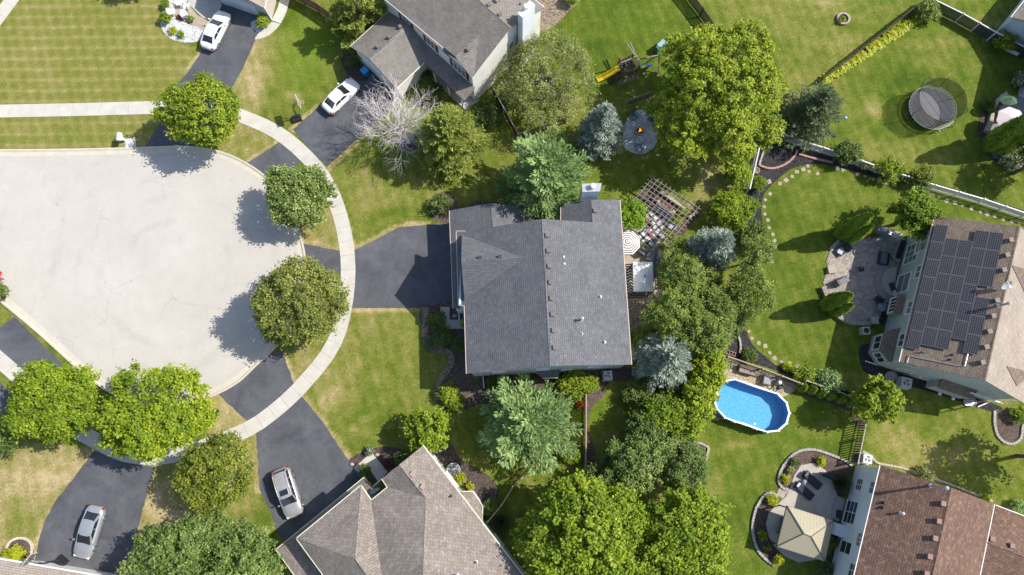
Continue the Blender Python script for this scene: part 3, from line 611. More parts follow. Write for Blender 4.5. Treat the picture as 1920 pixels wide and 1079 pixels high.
def downspout(h, p, z1, out, mat=TRIM):
    p = np.asarray(p, float)[:2]; o = np.asarray(out, float)[:2]; m = MB(); m.beam((*p, .25), (*p, z1), .09, .07); e = p+unit(o-p)*1.1
    m.beam((*p, .22), (*e, .08), .1, .08); return m.build('downspout', mat, h)
def ac_unit(px, py, label, rot=0.0, s=.85):
    c = P(px, py, .8); t = thing('air_conditioner', label, 'air conditioner', (c[0], c[1], 0), rot)
    m = MB(); m.box((0, 0, .42), (s, s, .8)); m.build('cabinet', plain('ac_grey', (.42, .44, .45), .5, .08, 4, 30, .05), t, local=True)
    m = MB(); m.box((0, 0, .03), (s+.2, s+.2, .06)); m.build('pad', M_CONC, t, local=True)
    m = MB()
    m.lathe((0, 0, .825), [(s*.40, 0), (s*.42, .015), (s*.36, .02), (s*.36, .0)], 24)
    for k in range(12): a = k*math.pi/6; m.beam((.06*math.cos(a), .06*math.sin(a), .85), (s*.4*math.cos(a), s*.4*math.sin(a), .85), .014, .014)
    m.build('fan_guard', TRIM, t, local=True)
    m = MB(); m.lathe((0, 0, .823), [(s*.36, 0), (s*.36, .004)], 24); m.build('fan_opening', VENTD, t, local=True)
    f = MB()
    for k in range(3):
        a = k*2*math.pi/3; f.add([(0, 0, .832), (s*.33*math.cos(a), s*.33*math.sin(a), .83), (s*.33*math.cos(a+.7), s*.33*math.sin(a+.7), .845)], [(0, 1, 2)])
    f.build('fan_blade', PIPEM, t, local=True); return t

# ------------------------------------------------------------------ main house, charcoal roof
def main_house():
    c = P(1030, 560); h = thing('house', 'large house with charcoal shingle roof at the centre of the picture', 'house', (c[0], c[1], 0))
    ze, zr = 5.4, 8.9
    W = plane((875, 701, ze), (1031, 686.5, zr), (1016, 411, zr)); E = plane((1184, 684, ze), (1031, 686.5, zr), (1016, 411, zr))
    rs, rn = P(1031, 686.5, zr), P(1016, 411, zr)
    wp = [rs, rn, PL(872, 434, W), PL(856, 434, W), PL(860, 572, W), PL(871, 573, W), PL(875, 701, W)]
    roof(h, wp, S_GREY)
    wr, wrn = PL(1111, 417, E), PL(1108, 375, E)
    ep = [rs, rn, wr, wrn, PL(1162, 375, E), PL(1184, 684, E)]; roof(h, ep, S_GREY)
    wd = wr[2]-1.45; roof(h, [wr, wrn, P(1052, 389, wd), P(1052, 414, wd)], S_GREY)
    gutter(h, wp[2:], TRIM_P); gutter(h, [ep[4], ep[5]], TRIM_P); gutter(h, [P(1052, 389, wd), P(1052, 414, wd)], TRIM_P)
    cap(h, rs, rn, S_GREY); cap(h, wr, wrn, S_GREY)
    # front cross gable
    gb = PL(983, 484, W); gz = gb[2]; gf = P(865, 489.5, gz); n0, s0 = PL(866, 441, W)+np.array([0, 0, .12]), PL(871, 564, W)+np.array([0, 0, .12])
    roof(h, [gf, gb, n0], S_GREY, .12); roof(h, [gf, s0, gb], S_GREY, .12); cap(h, gf, gb, S_GREY, .26)
    d = np.array([.25, 0]); gable(h, n0[:2]+d, s0[:2]+d, np.array([gf[0]+.25, gf[1], gz-.12]), PL(868, 500, W)[2]-.3, .1, W_BLUE)
    # garage wing
    G = plane((843, 395, 2.85), (920, 381.5, 4.6), (925, 440, 4.6)); ga, gc = P(920, 381.5, 4.6), P(926, 446, 4.6)
    gp = [PL(843, 395, G), ga, gc, PL(872, 450, G), PL(878, 578, G), PL(850, 578, G)]; roof(h, gp, S_GREY)
    ge = 2*gc-np.array([*P(845, 448, 2.85)[:2], 0]); ge2 = 2*ga-np.array([*gp[0][:2], 0]); ge[2] = ge2[2] = 2.85
    roof(h, [ga, gc, ge, ge2], S_GREY); cap(h, ga, gc, S_GREY); gutter(h, [gp[0], gp[5]], TRIM_P)
    f1, f2 = P(856, 434, ze)[:2], P(871, 573, ze)[:2]
    SW, SE, NE, NR = P(875, 701, ze)[:2], P(1184, 684, ze)[:2], P(1162, 375, ze)[:2], rn[:2]
    NWc = np.array([f1[0], rn[1]-.35])
    up = [SW+[.35, .12], SE+[-.35, .12], NE+[-.35, -.3], np.array([P(1052, 389, wd)[0]+.3, NE[1]-.3]), np.array([P(1052, 414, wd)[0]+.3, rn[1]-.3]), NWc+[.45, 0], f2+[-.55, .1], f2+[.35, .1]]
    walls(h, up, 0, 5.25, W_BLUE)
    gable(h, SW+[.4, .17], SE+[-.4, .17], np.array([rs[0], rs[1]+.17, zr-.2]), 5.2, .1, W_BLUE)
    gable(h, np.array([f1[0]+.5, rn[1]-.35]), np.array([rn[0]*2-f1[0]-.5, rn[1]-.35]), np.array([rn[0], rn[1]-.35, zr-.2]), 5.2, .1, W_BLUE)
    pk = wrn; gable(h, np.array([P(1052, 389, wd)[0]+.3, pk[1]-.35]), NE+[-.4, -.35], np.array([pk[0], pk[1]-.35, pk[2]-.2]), 5.2, .1, W_BLUE)
    walls(h, [gp[0][:2]+[.3, -.3], ge2[:2]+[-.3, -.3], np.array([ge[0]-.3, gc[1]]), np.array([gp[5][0]+.3, gp[5][1]+.35]), gp[5][:2]+[.3, .35]], 0, 2.75, W_BLUE)
    gable(h, gp[0][:2]+[.3, -.35], ge2[:2]+[-.3, -.35], np.array([ga[0], ga[1]-.35, 4.4]), 2.7, .1, W_BLUE)
    # south wall: windows and a small pent bay
    sw, se = SW+[.35, .12], SE+[-.35, .12]; o = (sw+se)/2+np.array([0, -5])
    for t, z in ((.18, 4.2), (.46, 4.3), (.62, 1.6), (.8, 4.2)): window(h, sw, se, t, z, 1.1, 1.2, o)
    b0, b1 = P(1003, 694, 2.9), P(1053, 692, 2.9); q0, q1 = P(1018, 709, 2.5), P(1046, 708, 2.5)
    roof(h, [b0, b1, q1, q0], S_GREY, .1); gutter(h, [q0, q1])
    walls(h, [b0[:2], b1[:2], q1[:2]+[-.1, .15], q0[:2]+[.1, .15]], 0, 2.42, W_BLUE, 'bay')
    downspout(h, SW+[1.2, .08], 5.0, SW+[1.4, -2]); downspout(h, gp[5][:2]+[.25, .3], 2.7, gp[5][:2]+[.5, -2])
    # west front porch post and step
    m = MB(); m.box((*(P(862, 580, 1.2)[:2]), 1.3), (.5, .5, 2.5)); m.build('porch_post', WHITE, h)
    for x, y in ((1027, 442), (1029, 471), (1031, 500), (1033, 530), (1035, 560), (1037, 590), (1039, 620), (1041, 652)): box_vent(h, x-.5, y, E, ang=.05)
    box_vent(h, 1116, 396, E, ang=.05)
    for x, y in ((900, 484), (937, 482)): box_vent(h, x, y, plane(gf, gb, n0), VENTD, .36, .16, .05)
    pipe(h, 1057, 482, E, .06, .12); pipe(h, 1058, 495, E, .06, .12); pipe(h, 1091, 626, E, .06, .1)
    pipe(h, 1126, 557, E, .07, .35); pipe(h, 1134, 642, E, .07, .35); pipe(h, 1090, 600, E, .09, .8, PIPEM, .16)
    # chimney
    k = P(1093, 347, 8.0); cpts = [P(1091.5, 346, 8.0), P(1127, 345, 8.0), P(1124, 358.5, 8.0), P(1092.5, 360, 8.0)]
    ch, _ = walls(h, cpts, 0, 7.95, W_BLUE, 'chimney')
    MB().prism([p[:2] for p in [P(1090.8, 345, 8.0), P(1128, 344, 8.0), P(1125, 359.5, 8.0), P(1092, 361, 8.0)]], 7.952, 8.05).build('chimney_cap', PIPEM, ch)
    q = P(1111, 351, 8.1); MB().lathe((q[0], q[1], 8.04), [(.22, 0), (.22, .35), (.26, .36), (.26, .45), (.1, .5)], 16).build('flue', WHITE, ch, True)
main_house()
ac_unit(1140, 704, 'square air conditioner by the south wall of the main house', .04)

# ------------------------------------------------------------------ upper house, taupe roof
def upper_house():
    c = P(830, 60); h = thing('house', 'house with taupe shingle roof and tall white chimney at the top', 'house', (c[0], c[1], 0))
    zr, ze = 8.0, 5.4
    r0 = P(957, 52, zr); rd = unit(P(897, 0, zr)-r0); r1 = r0+rd*14
    e0 = P(885, 145, ze); e1 = e0+rd*14; SWp = plane(r0, r1, e0); n0 = P(1020, 14, ze); n1 = n0+rd*14
    roof(h, [r0, r1, e1, e0], S_TAUPE); roof(h, [r0, n0, n1, r1], S_TAUPE); cap(h, r0, r1, S_TAUPE)
    gutter(h, [PL(832, 90, SWp), e1]); gutter(h, [n0, n1])
    bk = PL(899, 66, SWp); pk = P(853, 106, 6.35); lf = PL(833, 90, SWp)+np.array([0, 0, .1]); rg = P(884, 146, ze+.05); rb = PL(898, 126, plane(pk, bk, rg))
    roof(h, [pk, bk, lf], S_TAUPE, .12); roof(h, [pk, rg, rb, bk], S_TAUPE, .12); cap(h, bk, pk, S_TAUPE, .24)
    nrm = unit(np.cross(rd, [0, 0, 1])); nrm = nrm if nrm @ (e0-r0) > 0 else -nrm
    n2 = nrm[:2]; W = [e0[:2]-n2*.1+rd[:2]*.12, n0[:2]+n2*.35+rd[:2]*.12, n0[:2]+n2*.35+rd[:2]*13, e0[:2]-n2*.1+rd[:2]*13]
    walls(h, W, 0, 5.3, W_CREAM)
    gable(h, W[0]-rd[:2]*.0, W[1], np.array([*(r0[:2]+rd[:2]*.3), zr-.2]), 5.25, .1, W_CREAM)
    fw0, fw1 = W[0], W[0]+rd[:2]*3.7; o = W[0]+n2*6
    gable(h, fw0, fw1, np.array([*((fw0+fw1)/2), 6.1]), 5.25, .08, W_CREAM)
    window(h, fw0, fw1, .5, 4.3, 1.7, 1.25, o, 3, 2, shutters=SHUT)
    for t in (6.0, 9.6): window(h, W[0], W[0]+rd[:2]*10, t/10, 4.5, 1.1, 1.2, o, 2, 2, shutters=SHUT)
    window(h, W[0], W[1], .56, 4.1, .55, 1.0, W[0]-rd[:2]*6, 1, 2)
    # garage
    gz, gr = 2.85, 4.5
    a = P(656.7, 87.5, gz); b = P(743, 166, gz); cc = P(795, 117.5, gz); gd = unit((cc-b)[:3]); pkf = (a+b)/2; pkf[2] = gr; L = np.linalg.norm(cc-b)+2.4
    a2, b2, p2 = a+gd*L, b+gd*L, pkf+gd*(L+1.5)
    roof(h, [pkf, a, a2, p2], S_TAUPE); roof(h, [pkf, p2, b2, b], S_TAUPE); cap(h, pkf, p2, S_TAUPE); gutter(h, [b, cc]); gutter(h, [a, a2])
    fr = unit(b-a)[:2]; GW = [a[:2]+gd[:2]*.3+fr*.3, b[:2]+gd[:2]*.3-fr*.3, b2[:2]-fr*.3, a2[:2]+fr*.3]
    walls(h, GW, 0, 2.75, W_CREAM); gable(h, GW[0], GW[1], np.array([*(pkf[:2]+gd[:2]*.3), gr-.2]), 2.7, .08, W_BLUE)
    m = MB(); c0, c1 = GW[0]+(GW[1]-GW[0])*.14, GW[0]+(GW[1]-GW[0])*.86; q = -gd[:2]*.06
    for i in range(4): m.prism([c0, c1, c1+q, c0+q], .05+i*.56, .58+i*.56)
    m.build('garage_door', WHITE, h)
    # porch roof between garage and the two-storey wall
    p0, p1 = P(795, 117.5, 2.8), P(871, 189.5, 2.8); q1 = np.array([*(W[0]+n2*.02-rd[:2]*.3), 3.35]); q0 = q1+np.array([*(rd[:2]*9.5), 0])
    p0e = p0+unit(p0-p1)*2.5
    roof(h, [p1, q1, q0, p0e], S_TAUPE, .1); gutter(h, [p1, p0], TRIM_B)
    for t in (.12, .45, .8):
        p = p1[:2]+(p0[:2]-p1[:2])*t-n2*.15; m = MB(); m.box((*p, 1.35), (.14, .14, 2.7)); m.build('porch_post', WHITE, h)
    m = MB(); m.prism([p1[:2]-n2*.1, p0[:2]-n2*.1, p0[:2]-n2*2.0, p1[:2]-n2*2.0], 0, .16); m.build('porch_floor', M_CONC, h)
    GP = plane(pkf, p2, b2); 
    for x, y in ((709, 89), (731, 71), (751, 52)): box_vent(h, x, y, plane(pkf, a, a2), s=.4, ang=.7)
    NEp = plane(r0, r1, n0)
    for x, y in ((917, 11), (937, 29)): box_vent(h, x, y, NEp, s=.4, ang=.7)
    box_vent(h, 878, 94, plane(pk, rg, bk), s=.4, ang=.7)
    pipe(h, 975, 9, NEp, .06, .35, VENTD)
    # chimney chase on the gable wall
    ct = 9.0; cp = [P(971, 26, ct), P(993, 2.5, ct), P(1003, 11, ct), P(980, 33.5, ct)]
    ch, _ = walls(h, cp, 0, ct, W_WHITE, 'chimney'); m = MB(); m.prism([np.mean(cp, 0)[:2]+(p[:2]-np.mean(cp, 0)[:2])*1.04 for p in cp], ct+.002, ct+.08); m.build('chimney_cap', WHITE, ch)
    q = P(986, 13, ct+.4); MB().lathe((q[0], q[1], ct+.05), [(.24, 0), (.24, .4), (.28, .41), (.28, .5), (.1, .55)], 14).build('flue', WHITE, ch, True)
    # satellite dish on the far slope
    s = NEp; p = PL(937, 4, s); m = MB(); m.tube([p, p+np.array([0, 0, .7])], .03, 6); m.lathe((p[0], p[1], p[2]+.7), [(.02, 0), (.2, .04), (.33, .12), (.32, .13), (.02, .03)], 16); m.build('satellite_dish', VENTM, h)
upper_house()

# ------------------------------------------------------------------ tan roofed house, bottom
def tan_house():
    c = P(720, 1000); h = thing('house', 'house with mottled tan shingle roof and cream gutters at the bottom', 'house', (c[0], c[1], 0))
    z = 5.3
    A = plane((793, 836, z), (980, 1079, z), (748, 872, 6.75)); pk = PL(748, 872, A); rj = PL(798, 933, A); hp = PL(794, 1054, A); hp2 = PL(791, 1150, A)
    e0, e1 = P(793, 836, z), PL(1060, 1183, A)
    roof(h, [e0, pk, rj, hp, hp2, e1], S_TAN)
    b0 = P(716, 898, z+.1); B = plane(pk, rj, b0); c1 = P(727, 914, z)
    roof(h, [b0, c1, rj, pk], S_TAN); c2 = P(696, 939, z); C = plane(c1, c2, hp)
    lz = 7.7; t1 = P(676.5, 911, z); t2 = P(556, 1010, z); tp = P(666, 1048, lz); tr = P(687, 1077, lz); t3 = P(640, 1125, z); tr2 = P(722, 1125, lz)
    roof(h, [c1, c2, tr, tr2, hp2, hp, rj], S_TAN); roof(h, [t1, t2, tp], S_TAN); roof(h, [t1, tp, tr, c2], S_TAN); roof(h, [t2, t3, tr2, tr, tp], S_TAN)
    cap(h, pk, rj, S_TAN); cap(h, rj, hp, S_TAN, .26); cap(h, t1, tp, S_TAN, .22); cap(h, t2, tp, S_TAN, .22); cap(h, tp, tr, S_TAN)
    gutter(h, [b0, c1, c2, t1, t2, t3], TRIM_C); gutter(h, [e0, e1], TRIM_C, .16, .14)
    walls(h, [e0, b0, c1, c2, t1, t2, t3, P(800, 1150, z), e1], 0, 5.2, W_GREY, inset=.35)
    gable(h, e0[:2]+[-.1, -.4], b0[:2]+[.3, -.1], np.array([pk[0]+.2, pk[1]-.25, pk[2]-.2]), 5.15, .1, W_GREY)
    # lower pent roofs round the garage corner
    l = 2.95; p0, p1, p2 = P(682.5, 896, l), P(518, 1031, l), P(600, 1146, l); u = 3.75
    v0, v1, v2 = np.array([*(t1[:2]+[.45, -.35]), u]), np.array([*(t2[:2]+[.45, 0.1]), u]), np.array([*(t3[:2]+[.5, .1]), u])
    roof(h, [p0, p1, v1, v0], S_TAN, .1); roof(h, [p1, p2, v2, v1], S_TAN, .1)
    pz = P(697, 915, l); pw = P(716, 898, l-.02); roof(h, [p0, v0, np.array([*(c2[:2]+[.1, .6]), u]), pz], S_TAN, .1)
    gutter(h, [pz, p0, p1, p2], TRIM_C); gutter(h, [pz, pw], TRIM_C, .1, .1)
    walls(h, [p0, p1, p2, P(760, 1100, 3)], 0, 2.85, W_GREY, inset=.45)
    w0, w1 = p0[:2]+unit(p1-p0)[:2]*.6, p1[:2]+unit(p0-p1)[:2]*.6
    m = MB(); q = P(700, 931, .6); m.box((*P(703, 921, 1.4)[:2], 1.4), (.3, .3, 2.8), .8); m.build('porch_post', WHITE, h)
    # bay on the garden side
    bp = [P(866, 922.5, 3.0), P(886, 922, 2.75), P(905, 950, 2.75), P(904, 978, 3.0)]; bi = [P(868, 930, 3.3), P(893, 968, 3.3)]
    roof(h, [bp[0], bp[1], bi[0]], S_TAN, .08); roof(h, [bp[1], bp[2], bi[1], bi[0]], S_TAN, .08); roof(h, [bp[2], bp[3], bi[1]], S_TAN, .08); gutter(h, bp[:4], TRIM, .09, .09)
    walls(h, [bp[0][:2]-[.3, .2], bp[1][:2]-[.12, .12], bp[2][:2]-[.15, 0], bp[3][:2]-[.3, 0]], 0, 2.68, W_WHITE, 'bay')
    d = unit(e1-e0)[:2]; nn = np.array([d[1], -d[0]]); nn = nn if nn[0] > 0 else -nn; wa = e0[:2]+d*.5-nn*.33
    for t, zc, w in ((1.2, 1.5, 1.0), (3.4, 1.3, 1.6), (2.2, 4.2, 1.1), (10.5, 1.4, 1.2)): window(h, wa, wa+d*12, t/12, zc, w, 1.2, wa+nn*6)
    for x, y in ((774, 889), (793, 913)): box_vent(h, x, y, A, plain('pinkish_vent', (.36, .25, .22), .6, .1), .42, .2, .9)
    pipe(h, 845, 931, A, .08, .25, VENTD); pipe(h, 893, 1054, A, .08, .3, VENTD, None, PIPEW); pipe(h, 857, 1078, A, .1, .4, PIPEM, .15)
    downspout(h, e0[:2]+[.1, -.3], 5.1, e0[:2]+[1.5, -.8])
tan_house()

# ------------------------------------------------------------------ right house with the solar panels
def solar_house():
    c = P(1800, 560); h = thing('house', 'sage sided house with brown shingle roof carrying solar panels', 'house', (c[0], c[1], 0))
    z, zr = 5.2, 8.4
    a, b = P(1753, 405, z), P(1687, 679, z); ra, rb = P(1912, 425, zr), P(1846.5, 713.6, zr)
    W = plane(a, b, ra); rb = PL(1846.5, 713.6, W); roof(h, [a, b, rb, ra], S_BROWN); ea, eb = 2*ra-a, 2*rb-b; ea[2] = eb[2] = z
    roof(h, [ra, rb, eb, ea], S_PINK); cap(h, ra, rb, S_BROWN); gutter(h, [a, b], TRIM_P, .16, .14); E = plane(ra, rb, ea)  # east slope faces the sun: its brightness is put into paler shingles
    m = MB(); d = unit(b-a); q = unit(np.cross(d, [0, 0, 1])); q = q if q[0] < 0 else -q
    # cross gables on the east slope
    for (x0, y0, x1, y1, x2, y2) in ((1897, 498, 1934, 512, 1926, 560), (1887, 687, 1930, 700, 1906, 724)):
        k = np.array([0, 0, .06]); roof(h, [PL(x0, y0, E)+k, PL(x1, y1, E)+k*8, PL(x2, y2, E)+k], S_BROWN, .1)
    walls(h, [a, b, eb, ea], 0, 5.1, W_SAGE, inset=.38)
    dd = d[:2]; qq = q[:2]; A0 = a[:2]-qq*.38+dd*.38; B0 = b[:2]-qq*.38-dd*.38; Lw = np.linalg.norm(B0-A0)
    S1 = eb[:2]-dd*.38+qq*.38; gable(h, B0, S1, np.array([*(rb[:2]-dd*.38), zr-.2]), 5.05, .1, W_SAGE)
    N1 = ea[:2]+dd*.38+qq*.38; gable(h, A0, N1, np.array([*(ra[:2]+dd*.38), zr-.2]), 5.05, .1, W_SAGE)
    out = A0+qq*8
    def wv(px, py, zc, w, hh, cols, rows, pane=GLASS):
        p = P(px, py, zc)[:2]; t = ((p-A0) @ dd)/Lw; return window(h, A0, B0, t, zc, w, hh, out, cols, rows, TRIM, pane)
    wv(1733, 452, 3.6, 2.0, 2.2, 2, 3, BLIND); wv(1704, 473, 1.8, 2.0, 2.2, 3, 3, BLIND)
    wv(1720, 508, 4.0, 1.2, 1.0, 2, 1, BLIND); wv(1686, 529, 1.5, 1.9, 2.2, 1, 2, BLIND); wv(1702, 575, 4.0, 1.2, 1.0, 2, 1, BLIND); wv(1690, 637, 4.0, 1.2, 1.1, 2, 1)
    # kitchen window box with little roof
    p = P(1674, 572, 1.6)[:2]; t = (p-A0) @ dd; o0 = A0+dd*(t-.9); o1 = A0+dd*(t+.9)
    walls(h, [o0, o1, o1+qq*.5, o0+qq*.5], .8, 2.3, W_SAGE, 'window_box'); window(h, o0+qq*.5, o1+qq*.5, .5, 1.6, 1.4, 1.1, out, 4, 1)
    roof(h, [np.array([*(o0-dd*.1), 2.75]), np.array([*(o1+dd*.1), 2.75]), np.array([*(o1+dd*.1+qq*.65), 2.35]), np.array([*(o0-dd*.1+qq*.65), 2.35])], S_BROWN, .08)
    # bay near the south corner
    t = (P(1640, 645, 1.2)[:2]-A0) @ dd; k0, k1 = A0+dd*(t-1.7), A0+dd*(t+1.7); m0, m1 = A0+dd*(t-1.0)+qq*1.0, A0+dd*(t+.75)+qq*1.0
    walls(h, [k0, m0, m1, k1], 0, 2.5, W_SAGE, 'bay'); top = [np.array([*p, 3.1]) for p in (k0-dd*.1, k1+dd*.1)]; low = [np.array([*(p+qq*.15), 2.55]) for p in (m0-dd*.05, m1+dd*.05)]
    roof(h, [top[0], low[0], low[1], top[1]], S_BROWN, .08)
    window(h, m0, m1, .5, 1.5, 1.3, 1.3, out, 2, 1); window(h, m1, k1, .5, 1.5, .9, 1.2, out+dd*30, 2, 1)
    # south wall
    o = (B0+S1)/2+dd*6
    for t, zc, w in ((.12, 4.2, .8), (.2, 1.6, 1.2), (.42, 1.3, 1.2)): window(h, B0, S1, t, zc, w, .55, o, 2, 1)
    e = unit(S1-B0); s0 = B0+e*4.9; s1 = B0+e*8.2; walls(h, [s0, s1, s1+dd*.7, s0+dd*.7], .3, 2.3, W_SAGE, 'bay')
    roof(h, [np.array([*s0, 2.9]), np.array([*s1, 2.9]), np.array([*(s1+dd*.85), 2.35]), np.array([*(s0+dd*.85), 2.35])], S_BROWN, .08)
    downspout(h, B0+dd*.06, 5.0, B0+qq*3); downspout(h, B0+e*11+dd*.06, 5, B0+e*9+dd*2)
    gutter(h, [np.array([*(S1+dd*.4), 2.9]), np.array([*(S1+dd*.4-e*3), 2.9])])
    for x, y in ((1893, 451), (1886, 479), (1880, 507), (1867, 564), (1860, 593), (1853, 622), (1847, 651), (1840, 680)): box_vent(h, x, y, W, VENTM, .44, .2, .22)
    for x, y in ((1785, 666), (1781, 675)): pipe(h, x, y, W, .06, .3, VENTD)
    p = PL(1880, 576, W); pp = pipe(h, 1872, 574, W, .1, 1.3, PIPEM, .17)
    # rigid conduit on the roof
    cd = MB(); cd.tube([PL(1700, 680, W)+[0, 0, .08], PL(1704, 668, W)+[0, 0, .1], PL(1745, 676, W)+[0, 0, .1], PL(1794, 686, W)+[0, 0, .1], PL(1808, 687, W)+[0, 0, .1], PL(1814, 662, W)+[0, 0, .1]], .035, 6); cd.build('conduit', PIPEM, h)
    m = MB(); pz = PL(1733, 661, W); m.beam(pz+[-.3, .05, .08], pz+[.3, -.05, .1], .1, .1); m.build('junction_box', VENTD, h)
    # satellite dish
    p = PL(1862, 540, W); t = thing('satellite_dish', 'grey satellite dish near the ridge beside the solar panels', 'satellite dish', p)
    m = MB(); m.tube([p, p+[0.05, 0, .55], p+[.35, .1, .9]], .035, 6); m.build('mast', PIPEM, t)
    cpt = p+np.array([.45, .1, 1.0]); ax = unit([.15, -.75, .65]); x = unit(np.cross(ax, [0, 0, 1])); y = np.cross(ax, x); vs = []; fs = []
    for i, r in enumerate((.02, .2, .36, .46)):
        for k in range(18): an = k*math.pi/9; vs.append(cpt+x*math.cos(an)*r*1.05+y*math.sin(an)*r+ax*(r*r*.6))
    for i in range(3):
        for k in range(18): fs.append((i*18+k, i*18+(k+1) % 18, (i+1)*18+(k+1) % 18, (i+1)*18+k))
    MB().add(vs, fs).build('reflector', PIPEM, t, True)
    m = MB(); m.tube([cpt-y*.4, cpt+ax*.45-y*.12], .018, 6); m.box(cpt+ax*.47-y*.1, (.14, .1, .1)); m.build('feed_arm', PIPEM, t)
    return W, a, b, ra, rb
SOLW, sol_a, sol_b, sol_ra, sol_rb = solar_house()

def solar_array():
    m, nt, bs, out = nodes_of('solar_cells'); uv = N(nt, 'TexCoord').outputs['Object']
    g3 = N(nt, 'SeparateXYZ'); nt.links.new(uv, g3.inputs[0]); fx, fy = (math_(nt, 'ABSOLUTE', math_(nt, 'SUBTRACT', math_(nt, 'FRACT', math_(nt, 'DIVIDE', g3.outputs[q], .163)), .5)) for q in (0, 1))
    dot = math_(nt, 'GREATER_THAN', math_(nt, 'ADD', fx, fy), .80); ln = math_(nt, 'GREATER_THAN', math_(nt, 'MAXIMUM', fx, fy), .465); mk = math_(nt, 'MAXIMUM', dot, math_(nt, 'MULTIPLY', ln, .45)); n1 = noise(nt, uv, .7, 2)
    nt.links.new(mixc(nt, mk, mixc(nt, n1.outputs[0], (.030, .029, .034), (.052, .049, .052)), (.25, .235, .24)), bs.inputs['Base Color']); bs.inputs['Roughness'].default_value = .25; bs.inputs['Specular IOR Level'].default_value = .3
    fr = plain('panel_frame', (.27, .25, .265), .35, .08, 4, 20, 0, metallic=.7)
    t = thing('solar_array', 'dark solar panels in five columns on the brown roof', 'solar panels', PL(1780, 560, SOLW))
    n = SOLW[1]; d = unit(sol_b-sol_a); d = unit(d-n*(d @ n)); u = np.cross(n, d)
    if u @ (sol_ra-sol_a) < 0: u = -u
    # columns listed from the eave up: (px, py) of the lower-left start, count of panels
    pw, ph = 1.078, 1.765
    proto = None
    def panel(c):
        nonlocal proto
        M = Matrix((( *u, ), ( *d, ), ( *n, ))).transposed().to_4x4(); M.translation = Vector(c)
        loc = wmat(t).inverted() @ M
        if proto is None:
            f = MB(); f.box((0, 0, 0), (pw-.02, ph-.02, .045)); me = bpy.data.meshes.new('solar_panel'); me.from_pydata(f.v, [], f.f); me.materials.append(fr)
            g = MB(); g.box((0, 0, .0245), (pw-.1, ph-.1, .006)); me2 = bpy.data.meshes.new('cells'); me2.from_pydata(g.v, [], g.f); me2.materials.append(m); proto = (me, me2)
        o = link_mesh('solar_panel', proto[0], None, t); o.matrix_local = loc
        link_mesh('cells', proto[1], None, o)
    k = n*.16
    o0 = PL(1753.5, 422, SOLW)+k+u*pw/2
    base = o0+d*(ph/2)
    for j, rows in enumerate(([0, 1, 2, 3, 4, 5, 6], [.7+q for q in range(6)], [.7+q for q in range(6)], [.05+q for q in range(6)], [.05, 1.05, 2.05, 3.65, 4.65, 5.65])):
        for i in rows: panel(base+u*pw*j+d*ph*i)
        for s in (-.32, .32): MB().beam(base+u*(pw*j+s)-k*.5+d*ph*(rows[0]-.4), base+u*(pw*j+s)-k*.5+d*ph*(rows[2]+.4), .05, .08).build('mounting_rail', fr, t); MB().beam(base+u*(pw*j+s)-k*.5+d*ph*(rows[3]-.4), base+u*(pw*j+s)-k*.5+d*ph*(rows[-1]+.4), .05, .08).build('mounting_rail', fr, t)
solar_array()

